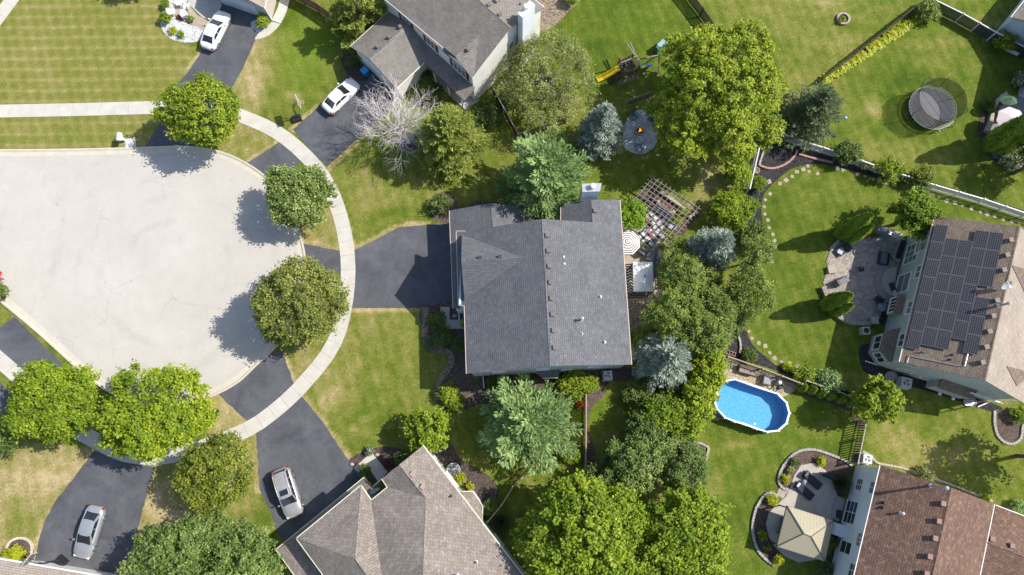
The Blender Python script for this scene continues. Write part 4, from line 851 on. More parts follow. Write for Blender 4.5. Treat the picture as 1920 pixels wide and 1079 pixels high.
# ------------------------------------------------------------------ lower right house, red-brown roof
def red_house():
    c = P(1740, 990); h = thing('house', 'white sided house with red-brown shingle roof at lower right', 'house', (c[0], c[1], 0))
    z, zr = 5.2, 7.7
    a, b = P(1651, 873, z), P(1602, 1079, z); r0, r1 = P(1784, 915, zr), P(1748, 1079, zr); d = unit(b-a); b2 = a+d*13; q2 = r0+d*13
    roof(h, [a, b2, q2, r0], S_RED); e0 = P(1864.6, 946, z); e2 = e0+d*13; roof(h, [r0, q2, e2, e0], S_RED); cap(h, r0, q2, S_RED); gutter(h, [a, b2], TRIM, .14, .12); gutter(h, [e0, e2], TRIM, .14, .12)
    W = plane(a, b2, r0); dd = d[:2]; q = unit((e0-a)[:2]-dd*((e0-a)[:2] @ dd)); A0 = a[:2]+q*.35+dd*.15; B0 = b2[:2]+q*.35; E0 = e0[:2]-q*.35+dd*.15
    walls(h, [A0, B0, e2[:2]-q*.35, E0], 0, 5.1, W_WHITE); gable(h, A0, E0, np.array([*(r0[:2]+dd*.15), zr-.2]), 5.05, .1, W_WHITE)
    Lw = np.linalg.norm(B0-A0); out = A0-q*6
    def wv(px, py, zc, w, hh, c, r, pane=GLASS): t = ((P(px, py, zc)[:2]-A0) @ dd)/Lw; return window(h, A0, B0, t, zc, w, hh, out, c, r, TRIM, pane)
    wv(1611, 909, 1.6, 1.0, 1.1, 2, 3); wv(1634, 914, 4.1, 1.0, .9, 2, 1, BLIND); wv(1608, 1011, 4.1, 1.1, 1.0, 3, 2, BLIND); wv(1589, 1028, 1.9, 1.0, 2.0, 1, 2); wv(1592, 1068, 4.0, 1.1, 1.0, 2, 2)
    wv(1590, 959, 1.25, 2.0, 2.1, 2, 3)
    # ledge beside the patio door
    t = (P(1580, 985, .5)[:2]-A0) @ dd; k0 = A0+dd*t; k1 = k0+dd*1.1; walls(h, [k0, k1, k1-q*.9, k0-q*.9], 0, 1.0, W_WHITE, 'bump_out')
    for x, y in ((1766, 944), (1758, 977), (1751, 1009), (1741, 1043), (1735, 1075)): box_vent(h, x, y, W, plain('rusty_vent', (.25, .15, .12), .6, .1), .44, .2, -.2)
    for x, y in ((1657, 943), (1655, 952)): pipe(h, x, y, W, .09, .3, VENTD)
    pipe(h, 1688, 962, W, .07, .4, PIPEW, .12, PIPEM); pipe(h, 1745, 911, W, .1, 2.2, PIPEM, .17, PIPEM)
    # lower wing
    g0 = P(1867, 948, 3.9); g1 = P(1925, 970, 3.9); gd = unit(g1-g0); gr0 = P(1851, 1018, 5.2); gr1 = gr0+gd*9; g2 = g0+gd*9
    roof(h, [g0, g2, gr1, gr0], S_RED); s0 = 2*gr0-g0; s0[2] = 3.9; s1 = s0+gd*9; roof(h, [gr0, gr1, s1, s0], S_RED); cap(h, gr0, gr1, S_RED); gutter(h, [g0, g2]); GPn = plane(g0, g2, gr0)
    walls(h, [g0, g2, s1, s0], 0, 3.8, W_WHITE, inset=.3)
    for x, y in ((1858, 1010), (1895, 1023)): box_vent(h, x, y, GPn, plain('rusty_vent', (.25, .15, .12), .6, .1), .44, .2, -.2)
red_house()
ac_unit(1627, 861, 'air conditioner at the north corner of the red-brown roofed house', -.2)
ac_unit(1700, 718, 'air conditioner beside the south wall of the sage house', -.25, 1.0)

# ------------------------------------------------------------------ houses cut by the frame
def corner_houses():
    # top left: garage front and sunlit side wall
    b0, b1, s1 = P(414, 4), P(510, 36.5), P(526, -30); d = unit(b1-b0); c = (b0+b1)/2
    h = thing('house', 'grey fronted garage of the house cut off at the top left', 'house', c)
    w = s1-b1; b3 = b0+w*1.6; b2 = b1+w*1.6
    wo, _ = walls(h, [b1, b2, b3, b0], 0, 2.6, W_BEIGE); fr = unit(np.array([d[1], -d[0]])) if d[1]*0-d[0] < 0 else unit(np.array([-d[1], d[0]]))
    q = np.array([d[1], -d[0]]); q = q if q[1] < 0 else -q
    MB().prism([b0[:2]+q*.02, b1[:2]+q*.02, b1[:2]+q*.1, b0[:2]+q*.1], 0, 2.6).build('front_wall', W_GREY, h)
    m = MB(); g0, g1 = b0[:2]+d[:2]*.5+q*.1, b0[:2]+d[:2]*5.0+q*.1
    for i in range(4): m.prism([g0, g1, g1+q*.05, g0+q*.05], .04+i*.54, .56+i*.54)
    m.build('garage_door', W_BLUE, h)
    pk = (b0+b1)/2; z = 2.7; r = 4.3; ov = .3
    A_, B_ = b0[:2]-d[:2]*ov+q*.35, b1[:2]+d[:2]*ov+q*.35; Pk = pk[:2]+q*.35; back = unit(w[:2])*11
    A3, B3, P3 = (np.array([*A_, z]), np.array([*B_, z]), np.array([*Pk, r])); bk = np.array([*back, 0])
    roof(h, [P3, B3, B3+bk, P3+bk], S_PINK); roof(h, [P3, P3+bk, A3+bk, A3], S_PINK); gutter(h, [B3, B3+bk]); cap(h, P3, P3+bk, S_PINK)
    gable(h, b0[:2]+q*.05, b1[:2]+q*.05, np.array([*(pk[:2]+q*.05), r-.25]), 2.55, .1, W_GREY); downspout(h, b1[:2]+q*.15+d[:2]*.1, 2.5, b1[:2]+d[:2]*3)
    # bottom left: only the eave shows
    e0, e1 = P(-40, 1042, 2.9), P(230, 1088, 2.9); c = (e0+e1)/2; h = thing('house', 'pale shingle roof edge with white gutter in the bottom left corner', 'house', (c[0], c[1]-4, 0))
    d = unit(e1-e0); n = np.array([d[1], -d[0], 0]); n = n if n[1] < 0 else -n; r0, r1 = e0+n*4+[0, 0, 1.7], e1+n*4+[0, 0, 1.7]; f0, f1 = e0+n*8, e1+n*8
    roof(h, [e0, e1, r1, r0], S_PINK); roof(h, [r0, r1, f1, f0], S_PINK); gutter(h, [e0, e1], TRIM, .2, .16); walls(h, [e0, e1, f1, f0], 0, 2.8, W_CREAM, inset=.4); cap(h, r0, r1, S_PINK)
    # top right corner
    e0 = P(1896, 33, 3.0); b0 = P(1874, 57); e1 = P(1922, 0, 3.0); e2 = P(1960, 36, 3.0)
    h = thing('house', 'pale walled house cut off in the top right corner', 'house', (b0[0]+5, b0[1]+2, 0)); u = unit(e1-e0); v = unit(np.array([u[1], -u[0], 0]))
    v = v if v[0] > 0 else -v; e1 = e0+u*10; e2 = e0+v*9; e3 = e1+v*9; pk = (e0+e2)/2+[0, 0, 2.2]; pk1 = pk+u*10
    roof(h, [e0, e1, pk1, pk], S_TAN); roof(h, [pk, pk1, e3, e2], S_TAN); ww = [e0, e1, e3, e2]; walls(h, ww, 0, 2.9, W_BLUE, inset=.25); gutter(h, [e0, e1])
    gable(h, e0[:2]+v[:2]*.3+u[:2]*.25, e2[:2]-v[:2]*.3+u[:2]*.25, np.array([*(pk[:2]+u[:2]*.25), pk[2]-.2]), 2.85, .1, W_BLUE)
    # east neighbour, just past the frame: its wall corner shows behind the white hydrangea
    p = P(1916, 162); h = thing('house', 'blue-grey house whose wall shows at the right edge behind white flowers', 'house', (p[0]+6, p[1], 0))
    u = unit(P(1921, 120)-P(1907, 178)); v = np.array([u[1], -u[0], 0]); v = v if v[0] > 0 else -v; w0 = P(1908, 181); w1 = w0+u*6.5; w2 = w1+v*11; w3 = w0+v*11
    walls(h, [w0, w1, w2, w3], 0, 4.9, W_GREY); o = lambda p, a, b, z: np.array([p[0]+(u*a+v*b)[0], p[1]+(u*a+v*b)[1], z])
    q0, q1, q2, q3 = o(w0, -.3, -.3, 4.85), o(w1, .3, -.3, 4.85), o(w2, .3, .3, 4.85), o(w3, -.3, .3, 4.85); k0, k1 = (q0+q3)/2+[0, 0, 2.2], (q1+q2)/2+[0, 0, 2.2]
    roof(h, [q0, q1, k1, k0], S_TAUPE); roof(h, [k0, k1, q2, q3], S_TAUPE); gutter(h, [q0, q1]); gable(h, w0, w3, (w0+w3)/2+[0, 0, 6.9], 4.85, .1, W_GREY); gable(h, w1, w2, (w1+w2)/2+[0, 0, 6.9], 4.85, .1, W_GREY)
corner_houses()
# ================================================================== plants
def leaf_material(name, dark, mid, light, trans=.4, rough=.55, accent=None):
    if name in MATS: return MATS[name]
    m, nt, b, out = nodes_of(name); dark, mid, light = (sc(q, 1.3) for q in (dark, mid, light))
    at = N(nt, 'Attribute', attribute_name='tint'); stops = [(.0, dark), (.5, mid), (.93, light)]
    if accent: stops += [(.96, accent)]
    r = ramp(nt, at.outputs['Fac'], stops)
    if accent: r.color_ramp.interpolation = 'LINEAR'
    nt.links.new(r.outputs[0], b.inputs['Base Color']); b.inputs['Roughness'].default_value = rough; b.inputs['Specular IOR Level'].default_value = .35
    t = N(nt, 'BsdfTranslucent'); g = mixc(nt, 1.0, r.outputs[0], (1.25, 1.2, .55), 'MULTIPLY'); nt.links.new(g, t.inputs[0])
    mx = N(nt, 'MixShader'); mx.inputs[0].default_value = trans; nt.links.new(b.outputs[0], mx.inputs[1]); nt.links.new(t.outputs[0], mx.inputs[2]); nt.links.new(mx.outputs[0], out.inputs[0])
    return m
L_MAPLE = leaf_material('maple_leaf', (.070, .115, .009), (.165, .225, .014), (.33, .37, .03))
L_GOLD = leaf_material('golden_maple_leaf', (.065, .115, .008), (.155, .225, .010), (.31, .36, .025))
L_OLIVE = leaf_material('olive_linden_leaf', (.062, .092, .018), (.152, .178, .034), (.32, .325, .085))
L_PALE = leaf_material('pale_blossom_leaf', (.055, .098, .016), (.13, .19, .035), (.42, .46, .2))
L_MIX = leaf_material('turning_maple_leaf', (.060, .095, .010), (.145, .18, .018), (.30, .31, .04), accent=(.26, .19, .03))
L_DEEP = leaf_material('deep_green_leaf', (.036, .068, .014), (.088, .135, .026), (.18, .235, .06))
L_SAGE = leaf_material('willowy_grey_leaf', (.070, .092, .022), (.165, .19, .05), (.36, .375, .15))
L_BIRCH = leaf_material('birch_leaf', (.060, .10, .016), (.15, .205, .034), (.31, .36, .085))
L_BRIGHT = leaf_material('bright_green_leaf', (.070, .125, .008), (.165, .235, .012), (.33, .38, .03))
L_ASH = leaf_material('grey_green_leaf', (.055, .095, .02), (.135, .195, .045), (.28, .34, .11))
L_LIME = leaf_material('lime_shrub_leaf', (.17, .20, .01), (.30, .33, .012), (.46, .46, .03))
L_BLUE = leaf_material('blue_spruce_needle', (.085, .112, .096), (.19, .235, .198), (.36, .41, .34), .25, .7)
L_PINE = leaf_material('white_pine_needle', (.072, .120, .040), (.168, .255, .088), (.34, .45, .17), .28, .7)
L_YPINE = leaf_material('yellow_green_needle', (.075, .105, .018), (.185, .22, .038), (.36, .39, .09), .28, .7)
L_DPINE = leaf_material('dark_spruce_needle', (.040, .062, .026), (.088, .122, .052), (.17, .21, .10), .25, .7)
L_ARB = leaf_material('arborvitae_spray', (.055, .10, .006), (.125, .19, .010), (.25, .32, .018), .2, .7)
L_YARB = leaf_material('golden_arborvitae_spray', (.070, .12, .008), (.17, .225, .010), (.32, .36, .02), .2, .7)
L_VINE = leaf_material('trumpet_vine_leaf', (.06, .13, .01), (.14, .25, .015), (.30, .42, .03), accent=(.62, .14, .03))
L_GRASSY = leaf_material('ornamental_grass_blade', (.045, .075, .02), (.10, .145, .035), (.20, .24, .08), .2, .7)
L_WFLOWER = leaf_material('white_hydrangea', (.035, .07, .015), (.08, .13, .03), (.55, .55, .5))
BARK = plain('brown_bark', (.11, .08, .06), .95, .3, 6, 25, .8); BARK_G = plain('grey_bark', (.20, .175, .15), .95, .3, 6, 25, .8); BARK_P = plain('bleached_bark', (.62, .56, .55), .9, .22, 3, 25, .5)
BARK_W = plain('birch_bark', (.46, .44, .40), .85, .35, 7, 25, .4)

def nrm(a): return a/np.maximum(1e-9, np.linalg.norm(a, axis=-1, keepdims=True))
def leaf_mesh(name, pos, d, n, L, W, tint, mat, parent):
    """many small rhombic leaves as one mesh; tint = own colour of each leaf"""
    k = len(pos); base = np.array(wmat(parent).translation)
    d = nrm(d); s = nrm(np.cross(d, n)); L = np.broadcast_to(L, (k,))[:, None]; W = np.broadcast_to(W, (k,))[:, None]; up = np.cross(s, d)
    v = np.empty((k, 4, 3)); p = pos-base
    v[:, 0] = p-d*L*.5; v[:, 1] = p+s*W*.5+d*L*.05+up*W*.12; v[:, 2] = p+d*L*.5; v[:, 3] = p-s*W*.5+d*L*.05+up*W*.12
    me = bpy.data.meshes.new(name); me.vertices.add(4*k); me.vertices.foreach_set('co', v.astype(np.float32).ravel())
    me.loops.add(4*k); me.loops.foreach_set('vertex_index', np.arange(4*k, dtype=np.int32)); me.polygons.add(k); me.polygons.foreach_set('loop_start', np.arange(0, 4*k, 4, dtype=np.int32))
    a = me.attributes.new('tint', 'FLOAT', 'FACE'); a.data.foreach_set('value', np.clip(tint, 0, 1).astype(np.float32)); me.update(calc_edges=True)
    return link_mesh(name, me, mat, parent)
def limb_path(a, b, k=5, wob=.12, r=None):
    r = r or rng; t = np.linspace(0, 1, k)[:, None]; a = np.asarray(a, float); b = np.asarray(b, float); l = np.linalg.norm(b-a)
    p = a+(b-a)*t; p[1:-1] += r.normal(0, wob*l*.5, (k-2, 3))*np.array([1, 1, .5]); return p
def sphere_dirs(k, r, zmin=-1.0):
    z = r.uniform(zmin, 1, k); a = r.uniform(0, 2*math.pi, k); q = np.sqrt(1-z*z); return np.stack([q*np.cos(a), q*np.sin(a), z], 1)
def broad_tree(name, label, px, py, rx, ry, mat, zc=4.5, rz=None, seed=1, group=None, lobes=11, clump=.55, per=46, leaf=.24, dens=1.0, bark=BARK, gap=.0, cat='tree', trunk_r=.16, tint_shift=0.0, base=None, zmin=-.35, lobe_r=.52, spread=.35, limbs=True, open_=0.0, flat=.75, trunk=True):
    """deciduous tree: tapered trunk, limbs to the lobes, leaf clumps round the lobes. rx, ry: crown half-size in photo pixels"""
    r = np.random.default_rng(seed); c = P(px, py, zc); scale = np.linalg.norm(P(px+10, py, zc)-c)/10; RX, RY = rx*scale, ry*scale; RZ = rz or .8*min(RX, RY)
    foot = (c[0], c[1], 0) if base is None else P(*base); t = thing(name, label, cat, foot, group=group)
    R = np.array([RX, RY, RZ])
    # lobes
    i = np.arange(lobes)+.5; ph = np.arccos(1-1.45*i/lobes); th = math.pi*(1+5**.5)*i+r.uniform(0, 6); ld = np.stack([np.cos(th)*np.sin(ph), np.sin(th)*np.sin(ph), np.cos(ph)], 1)
    ld = nrm(ld+r.normal(0, .18, ld.shape)); lc = ld*R*(1-lobe_r)*r.uniform(.78, 1.16, (lobes, 1)); lr = R*lobe_r*r.uniform(.68, 1.16, (lobes, 1)); ltint = r.normal(0, .06, lobes)
    area = 2*math.pi*RX*RY*1.25; nc = int(dens*1.5*area/(math.pi*clump*clump*.8)); nc = min(nc, 900)
    cp = np.zeros((0, 3)); cd = np.zeros((0, 3)); cl = np.zeros(0, int); tries = 0
    while len(cp) < nc and tries < 12:
        k = nc*3; li = r.integers(0, lobes, k); dd = sphere_dirs(k, r, zmin); ok = np.einsum('ij,ij->i', dd, ld[li]) > -.25; li, dd = li[ok], dd[ok]
        q = lc[li]+dd*lr[li]*r.uniform(.72, 1.08, (len(li), 1)); inn = np.zeros(len(q), bool)
        for j in range(lobes): inn |= (np.sum(((q-lc[j])/lr[j])**2, 1) < .62) & (li != j)
        inn |= r.random(len(q)) < gap; q, dd, li = q[~inn], dd[~inn], li[~inn]; cp = np.r_[cp, q]; cd = np.r_[cd, dd]; cl = np.r_[cl, li]; tries += 1
    cp, cd, cl = cp[:nc], cd[:nc], cl[:nc]; nc = len(cp)
    ctint = r.normal(0, .12, nc)+ltint[cl]; csz = clump*r.uniform(.65, 1.3, nc)
    ci = np.repeat(np.arange(nc), per); k = len(ci); off = r.normal(0, 1, (k, 3)); off = off/np.maximum(1, np.linalg.norm(off, axis=1, keepdims=True)/1.35)*np.array([.56, .56, .56*flat])+cd[ci]*r.normal(0, .5, (k, 1))
    pos = c+cp[ci]+off*csz[ci][:, None]; out = nrm(cd[ci]*.4+np.array([.22, .05, .85])+off*.3)
    n = nrm(out+r.normal(0, .4, (k, 3))); d = nrm(np.cross(n, r.normal(0, 1, (k, 3)))+off*.4)
    tint = .5+tint_shift+ctint[ci]+r.normal(0, .17, k)
    if open_ < 1:
        ki = int(k*.14*(1-open_)); q = sphere_dirs(ki, r, -.3)*R*(r.random((ki, 1))**.5)*.78; pos = np.r_[pos, c+q]; n = np.r_[n, nrm(r.normal(0, .6, (ki, 3))+[0, 0, 1])]; d = np.r_[d, r.normal(0, 1, (ki, 3))]; tint = np.r_[tint, .4+r.normal(0, .1, ki)]
    sz = leaf*r.uniform(.7, 1.3, len(pos)); leaf_mesh('crown', pos, d, n, sz, sz*.72, tint, mat, t)
    if trunk:
        m = MB(); ft = np.array([foot[0], foot[1], -.1]); m.tube([ft, ft*.5+(c-[0, 0, RZ*.5])*.5, c-[0, 0, RZ*.35], c+[0, 0, RZ*.3]], [trunk_r*1.35, trunk_r, trunk_r*.8, trunk_r*.3], 9)
        m.build('trunk', bark, t, True)
        if limbs:
            for j in range(lobes):
                m = MB(); st = c-[0, 0, RZ*r.uniform(.15, .45)]; pth = limb_path(st, c+lc[j]*1.25, 5, .13, r); m.tube(pth, np.linspace(trunk_r*.5, .02, 5), 5)
                for q in range(3):
                    e = c+lc[j]+sphere_dirs(1, r, 0)[0]*lr[j]*.9; m.tube(limb_path(pth[3], e, 4, .12, r), np.linspace(trunk_r*.2, .012, 4), 4)
                m.build('limb', bark, t, True)
    return t
def conifer(name, label, px, py, rpx, h, mat, seed=1, group=None, whorls=20, per=9, droop=.12, spray=(.34, .11), up=.25, zb=.5, dens=1.0, bark=BARK, shape=1.0, tuft=1.0, cat='tree', rand=.12, base=True, tint_shift=0.0):
    """spruce or pine: whorls of branches, each set with needle sprays. px, py: crown middle in the photo"""
    r = np.random.default_rng(seed); c = P(px, py, h*.42); sc_ = np.linalg.norm(P(px+10, py, h*.42)-c)/10; R = rpx*sc_
    t = thing(name, label, cat, (c[0], c[1], 0), group=group); o = np.array([c[0], c[1], 0]); pos = []; dr = []; nn = []; tt = []; br = MB()
    for w in range(whorls):
        f = (w+.5)/whorls; z = zb+(h-zb)*f; L0 = R*(1-f**1.15*.985)**shape*(.55+.45*min(1, f*5+.45)); k = max(4, int(per*(1-.5*f))); a0 = r.uniform(0, 6)
        for j in range(k):
            a = a0+2*math.pi*j/k+r.normal(0, .16); L = L0*r.uniform(1-2.2*rand, 1+rand); el = up*(f*1.2)-droop*(1-f)*1.6+r.normal(0, .05)
            dirv = np.array([math.cos(a)*math.cos(el), math.sin(a)*math.cos(el), math.sin(el)]); side = np.array([-math.sin(a), math.cos(a), 0]); bt = r.normal(0, .13); zz = z+r.normal(0, h/whorls*.3)
            br.tube([o+[0, 0, zz], o+[0, 0, zz]+dirv*L*.92], [.035*(1-f)+.012, .008], 4, False)
            nS = int(max(6, L*26*dens)); s = r.random(nS)**.75; wid = (1-s*.75)*L*.30+.10; lat = r.uniform(-1, 1, nS)
            p = o+[0, 0, zz]+dirv*(s*L)[:, None]+side*(lat*wid)[:, None]+np.array([0, 0, 1])*(-(np.abs(lat)*wid)*.18*(droop > .05)+(s**2)*L*.10*tuft+r.normal(0, .05, nS))[:, None]
            pos.append(p); dr.append(nrm(dirv+side*(lat*.85)[:, None]+r.normal(0, .22, (nS, 3))+np.array([0, 0, .16*tuft]))); nn.append(nrm(np.array([0, 0, 1])+r.normal(0, .45, (nS, 3))+dirv*.15)); tt.append(.5+bt+tint_shift+(s-.5)*.12+r.normal(0, .12, nS))
    pos = np.concatenate(pos); kk = len(pos); q = r.uniform(.75, 1.3, kk); leaf_mesh('crown', pos, np.concatenate(dr), np.concatenate(nn), spray[0]*q, spray[1]*q, np.concatenate(tt), mat, t)
    br.build('branches', bark, t); m = MB(); m.tube([o-[0, 0, .1], o+[0, 0, h*.5], o+[0, 0, h*.97]], [max(.1, h*.022), h*.014, .015], 8); m.build('trunk', bark, t, True); return t
def tuft_pine(name, label, px, py, rx, h, mat, seed=1, group=None, n=260, tuftn=60, L=.42, zc=.55, rz=None, tsize=.42, cat='tree', bark=BARK, shell=.35):
    """soft pine: star-shaped needle tufts at the branch ends"""
    r = np.random.default_rng(seed); z0 = h*zc; c = P(px, py, z0); s_ = np.linalg.norm(P(px+10, py, z0)-c)/10; R = rx*s_; RZ = rz or h*.42
    t = thing(name, label, cat, (c[0], c[1], 0), group=group); o = np.array([c[0], c[1], 0.])
    nb = max(12, n//8); zb_ = r.random(nb)**1.2; ab = np.arange(nb)*2.39996+r.normal(0, .25, nb); lb = R*np.sqrt(np.maximum(.02, 1-zb_**1.35))*np.where(r.random(nb) < .3, .6, 1.0)*r.uniform(.72, 1.12, nb); bt = r.normal(0, .09, nb)
    bi = np.repeat(np.arange(nb), 8); k = len(bi); fr = np.clip(1-np.abs(r.normal(0, .28, k)), .15, 1.04); lat = r.normal(0, .13, k)*lb[bi]*(1.15-fr)*2.2+r.normal(0, .12, k); ca, sa = np.cos(ab[bi]), np.sin(ab[bi]); rad = lb[bi]*fr; zz = zb_[bi]
    tp = np.stack([ca*rad-sa*lat, sa*rad+ca*lat, h*.14+zz*h*.84-rad/R*h*.05+fr*fr*.25], 1)+o; outd = nrm(np.stack([ca*.9-sa*lat*.5, sa*.9+ca*lat*.5, .45+zz*.8], 1)+r.normal(0, .18, (k, 3)))
    ct = r.normal(0, .08, k)+bt[bi]; i = np.repeat(np.arange(k), tuftn); d = nrm(outd[i]*.55+r.normal(0, .62, (len(i), 3))+[0, 0, .2]); back = r.uniform(-.5, .25, len(i))
    p = tp[i]+outd[i]*(back*tsize*1.6)[:, None]+d*(tsize*r.uniform(.25, .75, len(i)))[:, None]; nn = nrm(r.normal(0, .4, (len(i), 3))+[.2, 0, 1])
    q = r.uniform(.7, 1.25, len(i)); leaf_mesh('crown', p, d, nn, L*q, L*.3*q, .5+ct[i]+r.normal(0, .12, len(i)), mat, t)
    br = MB()
    for j in range(0, k, 3): br.tube(limb_path(o+[0, 0, max(.3, tp[j][2]*.85)], tp[j], 4, .05, r), [.045, .035, .022, .01], 4, False)
    br.build('branches', bark, t); m = MB(); m.tube([o-[0, 0, .1], o+[0, 0, h*.5], o+[0, 0, h*.95]], [.2, .13, .03], 8); m.build('trunk', bark, t, True); return t
def arborvitae(name, label, px, py, r0, h, mat=L_ARB, seed=1, group=None, k=2600, cat='arborvitae', tips=((0, 0, 1.0),), leaf=.17, base_px=True, sy=1.0):
    """flame-shaped evergreen: upright sprays over a tapering body; px, py is the foot"""
    r = np.random.default_rng(seed); o = P(px, py); t = thing(name, label, cat, o, group=group); pos = []; dr = []; nn = []; tt = []; tr = MB()
    for (dx, dy, s) in tips:
        H = h*s; kk = int(k*s); f = r.random(kk)**1.25; prof = np.clip(np.minimum(.62+f*1.6, 1.0)*np.sqrt(np.maximum(0, 1-f**1.9)), .04, 1); a = r.uniform(0, 2*math.pi, kk); fl = 1+.08*np.sin(a*5+seed)+.07*np.sin(f*22+a*3)
        rad = r0*s*prof*fl*r.uniform(.82, 1.04, kk); oo = o+np.array([dx, dy, 0]); p = np.stack([oo[0]+np.cos(a)*rad, oo[1]+np.sin(a)*rad*sy, .08+f*(H-.15)], 1)
        outd = np.stack([np.cos(a), np.sin(a), np.zeros(kk)], 1); pos.append(p); dr.append(nrm(outd*-.5+[0, 0, .85]+r.normal(0, .3, (kk, 3)))); nn.append(nrm(outd*.8+r.normal(0, .3, (kk, 3))+[0, 0, .6])); tt.append(.48+.15*np.sin(a*4+f*9)+r.normal(0, .13, kk))
        tr.tube([oo-[0, 0, .1], oo+[0, 0, H*.9]], [r0*.16, .02], 6)
        # opaque twig core
        tr.lathe(oo, [(r0*s*.3, .1), (r0*s*.62, H*.2), (r0*s*.66, H*.42), (r0*s*.5, H*.66), (r0*s*.25, H*.85), (.02, H*.94)], 10)
    pos = np.concatenate(pos); q = r.uniform(.75, 1.3, len(pos)); leaf_mesh('crown', pos, np.concatenate(dr), np.concatenate(nn), leaf*1.5*q, leaf*.75*q, np.concatenate(tt), mat, t); tr.build('trunk', plain('twig_core', (.035, .045, .012), .95, .3), t); return t
def shrub(name, label, px, py, rpx, mat, h=1.1, seed=1, group=None, leaf=.13, clump=.22, dens=1.0, per=30, lobes=7, cat='shrub', ry=None, **kw):
    z = h*.5; return broad_tree(name, label, px, py, rpx, ry or rpx, mat, z, h*.5, seed, group, lobes, clump, per, leaf, dens, BARK, cat=cat, trunk_r=.04, zmin=-.2, limbs=False, **kw)
def grassy(name, label, px, py, rpx, mat=L_GRASSY, h=1.1, seed=1, k=900, group=None, cat='ornamental grass', w=.03):
    r = np.random.default_rng(seed); o = P(px, py, h*.5); o[2] = 0; R = rpx*.053; t = thing(name, label, cat, o, group=group)
    a = r.uniform(0, 2*math.pi, k); l = R*np.sqrt(r.random(k)); el = np.stack([np.cos(a)*l, np.sin(a)*l, h*(1-.55*(l/R)**2)*r.uniform(.6, 1, k)], 1); d = nrm(el+[0, 0, .1]); L = np.linalg.norm(el, axis=1)
    pos = o+el*.55; leaf_mesh('blades', pos, d, nrm(np.cross(d, r.normal(0, 1, (k, 3)))), L*.95, w*r.uniform(.8, 1.6, k), .5+r.normal(0, .2, k), mat, t)
    m = MB(); m.lathe(o, [(R*.25, -.05), (R*.3, .1), (R*.12, h*.3), (.02, h*.4)], 9); m.build('crown_base', plain('thatch', (.10, .09, .045), .95, .2), t); return t

# ------------------------------------------------------------------ street trees and front yards
broad_tree('maple_tree', 'irregular green maple shading the apron at the top of the turning circle', 378, 209, 79, 73, L_MAPLE, 4.6, 2.9, 11, None, 15, .46, 46, .23, 1.0, BARK_G, gap=.12, lobe_r=.42)
broad_tree('flowering_tree', 'round tree with pale blossom tips between kerb and sidewalk', 561, 367, 64, 60, L_PALE, 3.6, 2.7, 12, None, 16, .4, 40, .21, 1.15, lobe_r=.36)
broad_tree('linden_tree', 'round olive green linden overhanging the sidewalk at the turning circle', 563, 571, 91, 84, L_OLIVE, 4.4, 3.6, 13, None, 18, .45, 44, .2, 1.15, lobe_r=.34)
broad_tree('maple_tree', 'yellow-green maple at the left end of the kerb', 97, 757, 91, 72, L_GOLD, 4.4, 2.8, 14, None, 12, .5, 46, .25, 1.0, BARK_G, tint_shift=-.05, gap=.12, lobe_r=.4)
broad_tree('maple_tree', 'bright golden maple at the bottom of the turning circle', 297, 779, 107, 92, L_GOLD, 4.8, 3.5, 15, None, 16, .5, 46, .25, 1.0, BARK_G, tint_shift=.08, gap=.08, lobe_r=.36)
broad_tree('maple_tree', 'olive maple with orange tinged leaves beside the silver car driveway', 408, 888, 73, 74, L_MIX, 4.4, 2.8, 16, None, 12, .46, 40, .23, .9, BARK_G, gap=.1, lobe_r=.46)
broad_tree('oak_tree', 'broad dark green tree at the bottom left edge', 385, 1058, 152, 88, L_ASH, 4.6, 3.4, 17, None, 24, .42, 44, .21, 1.1, lobe_r=.34)
broad_tree('leafy_tree', 'dark leaved small tree cut by the left edge below the apron', -8, 822, 38, 36, L_DEEP, 2.6, 1.7, 18, None, 8, .4, 36, .2, 1.0)
broad_tree('leafy_tree', 'green bush with red blossom cut by the left edge of the street', -14, 552, 27, 24, L_DEEP, 1.6, 1.3, 19, None, 6, .35, 34, .18, 1.0, tint_shift=.12)
shrub('rose_shrub', 'bright red flowering shrub at the left edge of the street', -9, 519, 12, leaf_material('red_petal', (.25, .005, .01), (.5, .01, .02), (.65, .03, .04)), 2.4, 20, cat='flowering shrub')
broad_tree('leafy_tree', 'tree at the top edge shading the striped lawn', 262, -82, 60, 34, L_MAPLE, 4.0, 2.4, 21, None, 9, .5, 40, .25, .9)
